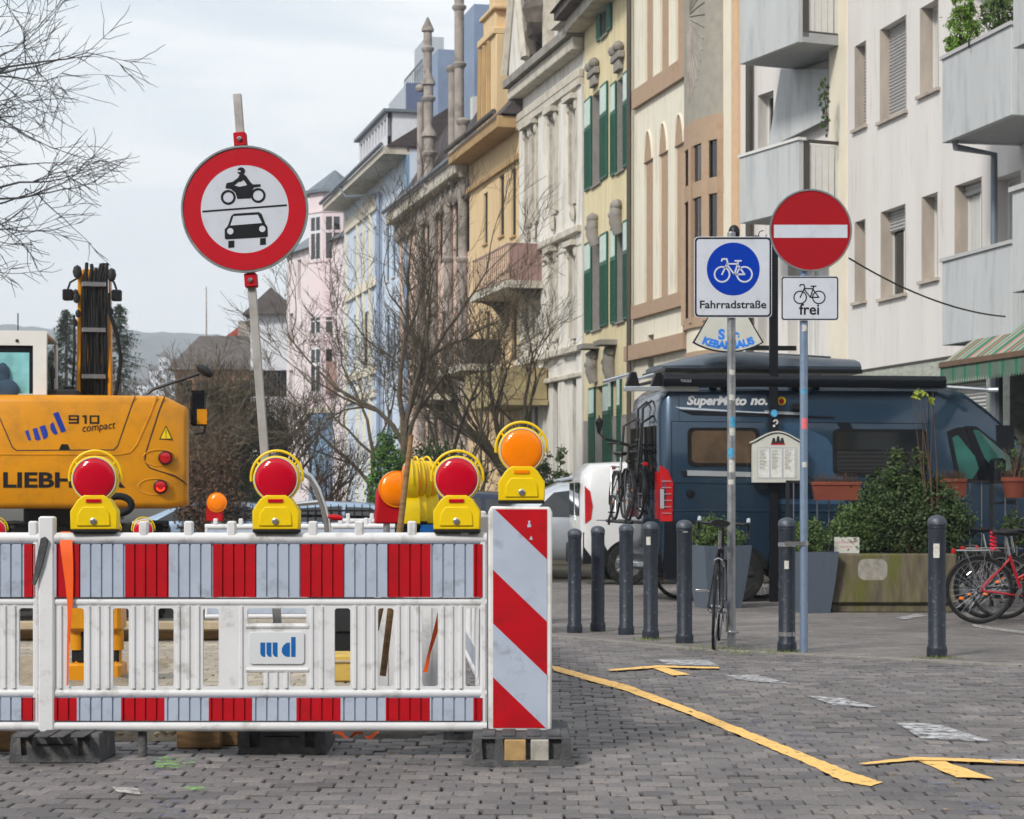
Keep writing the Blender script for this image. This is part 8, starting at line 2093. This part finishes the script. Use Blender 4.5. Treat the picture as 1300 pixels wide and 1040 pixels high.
tree('bare_tree', 'bare forked tree with ivied trunk in front of the white ornate house', gl(684, 54), 6.8, .15, 5, .75, 6, 2, trunk_h=.36, first=5, ivy=True, upright=.5)
tree('bare_tree', 'bare tree in front of the pink turret house, branches fanning low', gl(352, 50), 7.4, .15, 6, .9, 6, 2, trunk_h=.22, first=8, upright=.5)
tree('bare_tree', 'small spindly tree just right of the leaning sign post', gl(404, 56), 5.0, .07, 7, .85, 5, 2, trunk_h=.24, first=7, upright=.6)
tree('bare_tree', 'bare branching tree in front of the blue house', gl(470, 52), 8.0, .09, 8, .9, 6, 2, trunk_h=.34, first=4, lean=(-.25, 0), upright=.5)
tree('bare_tree', 'brownish thicket tree next to the excavator mirror', gl(262, 54), 9.5, .09, 10, .9, 6, 2, trunk_h=.18, first=9, bark='bark_light', upright=.5)
tree('bare_tree', 'low bare tree behind the small amber lamp', gl(306, 52), 7.6, .09, 11, .9, 6, 2, trunk_h=.22, first=8, bark='bark', upright=.5)
tree('bare_tree', 'young tree right beside the amber beacon lamp', gl(628, 50), 5.4, .06, 12, .85, 5, 2, trunk_h=.28, first=5, upright=.5)
# big tree whose limbs reach in from the left
tree('bare_tree', 'large bare tree reaching in from the left edge over the excavator cab', (-10.8, 30, zg(30)), 13, .42, 33, .95, 7, 2, trunk_h=.30, first=11, bark='bark_dark', crown_dir=(.22, -.05, -.12), group='bare trees along the left side', rmin=.006, upright=.05)
# conifers behind the boom
def conifer(label, px, ytop, s, r, seed):
    rg = random.Random(seed); g = gl(px, s); h_ = H + (HY - ytop) / s - g.z
    t = thing('conifer', label, 'tree', g, 0, 'conifers behind the excavator'); b = MB(); b.tube([(0, 0, 0), (0, 0, h_)], [.22, .02], 6); b.build('trunk', 'bark', t)
    b = MB()
    for i in range(900):
        z = h_ * (1 - rg.random() ** 1.2 * .8); rr_ = r * 1.7 * (1 - z / h_) ** .6 * (.55 + .45 * math.sin(z * 2.4) ** 2) + .1; a = rg.uniform(0, 2 * PI); l_ = rr_ * rg.uniform(.4, 1.05)
        base = Vector((0, 0, z)); tip = Vector((l_ * math.cos(a), l_ * math.sin(a), z - .18 * l_ + rg.uniform(-.1, .15))); m_ = base.lerp(tip, .55); s_ = Vector((-math.sin(a), math.cos(a), 0)) * .09
        b.add([m_ - s_, tip, m_ + s_, base.lerp(tip, .25)], [(0, 1, 2, 3)])
        for _ in range(6):
            p_ = base.lerp(tip, rg.uniform(.3, 1)); q_ = Vector((rg.uniform(-.25, .25), rg.uniform(-.25, .25), rg.uniform(-.28, .05))); sd_ = q_.cross(Vector((0, 0, 1))).normalized() * .03; b.add([p_ - sd_, p_ + q_, p_ + sd_], [(0, 1, 2)])
    b.open = True; b.build('crown', 'needles', t, smooth=0)
M['needles'] = mat('needles', srgb(58, 72, 52), .8, var=.4, vs=2)
conifer('dark conifer behind the excavator boom, left one', 84, 395, 26, 2.2, 1); conifer('conifer right of the excavator boom', 152, 388, 24, 2.4, 2); conifer('lower conifer between the boom and the hillside houses', 122, 420, 25, 2.0, 3)
conifer('short dark conifer behind the cab roof', 66, 450, 30, 1.2, 4)
# hedges and undergrowth
def hedge(name, label, px0, px1, py_top, s, dep, n, m, cat='hedge', seed=1, size=.05, stems=8):
    g0 = gl(px0, s); g1 = gl(px1, s); h_ = H + (HY - py_top) / s - g0.z; w_ = (g1.x - g0.x) / 2
    blobs = []; k = max(1, int(w_ * 2 / 1.2)); rg = random.Random(seed)
    for i in range(k): blobs.append((-w_ + w_ * 2 * (i + .5) / k, 0, h_ * rg.uniform(.45, .55), w_ / k * 1.25, dep / 2, h_ * .52))
    return bushy(name, label, cat, ((g0.x + g1.x) / 2, g0.y, g0.z), blobs, n, size, m, None, seed, stems)
M['leaf_hedge'] = mat('leaf_hedge', srgb(70, 104, 44), .7, var=.4, vs=5)
hedge('green_hedge', 'bright green hedge left of the leaning wooden stake', 474, 512, 560, 60, .8, 7000, 'leaf_hedge', seed=2)
hedge('brown_hedge', 'olive brown hedge behind the stored yellow lamps', 516, 596, 561, 58, .8, 9000, 'leaf_dark', seed=3)
hedge('garden_shrub', 'dark green shrub right of the amber beacon lamp', 700, 722, 566, 58, .6, 3500, 'leaf_dark', 'shrub', 4)
hedge('garden_shrub', 'dark evergreen mass behind the leaning sign post', 236, 336, 500, 46, 1.5, 9000, 'ivy', 'shrub', 5, .07, 20)
hedge('garden_shrub', 'brown undergrowth beside the excavator tail', 232, 300, 560, 60, 1.0, 5000, 'twig', 'shrub', 6, .05, 60)
hedge('garden_shrub', 'leafless brown shrub in front of the blue ground floor', 395, 455, 566, 56, .8, 1500, 'twig', 'shrub', 7, .03, 90)
hedge('garden_shrub', 'low dark shrub left of the white van', 642, 700, 585, 52, .8, 4000, 'ivy', 'shrub', 8)
# wind-fallen front garden wall and fence, dark strip under the trees
d = F / 62; a, c = P(300, 640, d), P(732, 640, d)
t = thing('garden_fence', 'dark iron fence along the front gardens', 'fence', (a.x, d, zg(d))); Lf = c.x - a.x
b = MB(); b.box(0, Lf, 0, .15, 0, .45); b.build('base_wall', 'dark_stone', t)
b = MB(); b.box(0, Lf, .05, .09, 1.05, 1.09); b.build('rail', 'black', t)
b = MB()
for i in range(int(Lf / .16)): b.box(i * .16, i * .16 + .02, .06, .08, .45, 1.2)
b.build('bars', 'black', t)
b = MB(); 
d = F / 36; 
sheetx = None
# air between here and the hills
b = MB(); b.box(-900, 900, -6, 2300, -1.6, 260); M['haze'] = None
hm = bpy.data.materials.new('haze'); hm.use_nodes = True; nt = hm.node_tree
for n_ in list(nt.nodes):
    if n_.type == 'BSDF_PRINCIPLED': nt.nodes.remove(n_)
pv = nt.nodes.new('ShaderNodeVolumePrincipled'); pv.inputs['Color'].default_value = (.86, .92, 1, 1); pv.inputs['Density'].default_value = .0005; pv.inputs['Anisotropy'].default_value = .2
nt.links.new(pv.outputs['Volume'], [x for x in nt.nodes if x.type == 'OUTPUT_MATERIAL'][0].inputs['Volume'])
M['haze'] = hm
HAZE = True
if HAZE:
    o = b.build('haze', 'haze', smooth=0); o['kind'] = 'stuff'
scene.cycles.volume_bounces = 1; scene.cycles.max_bounces = 8; scene.cycles.diffuse_bounces = 3; scene.cycles.use_denoising = True
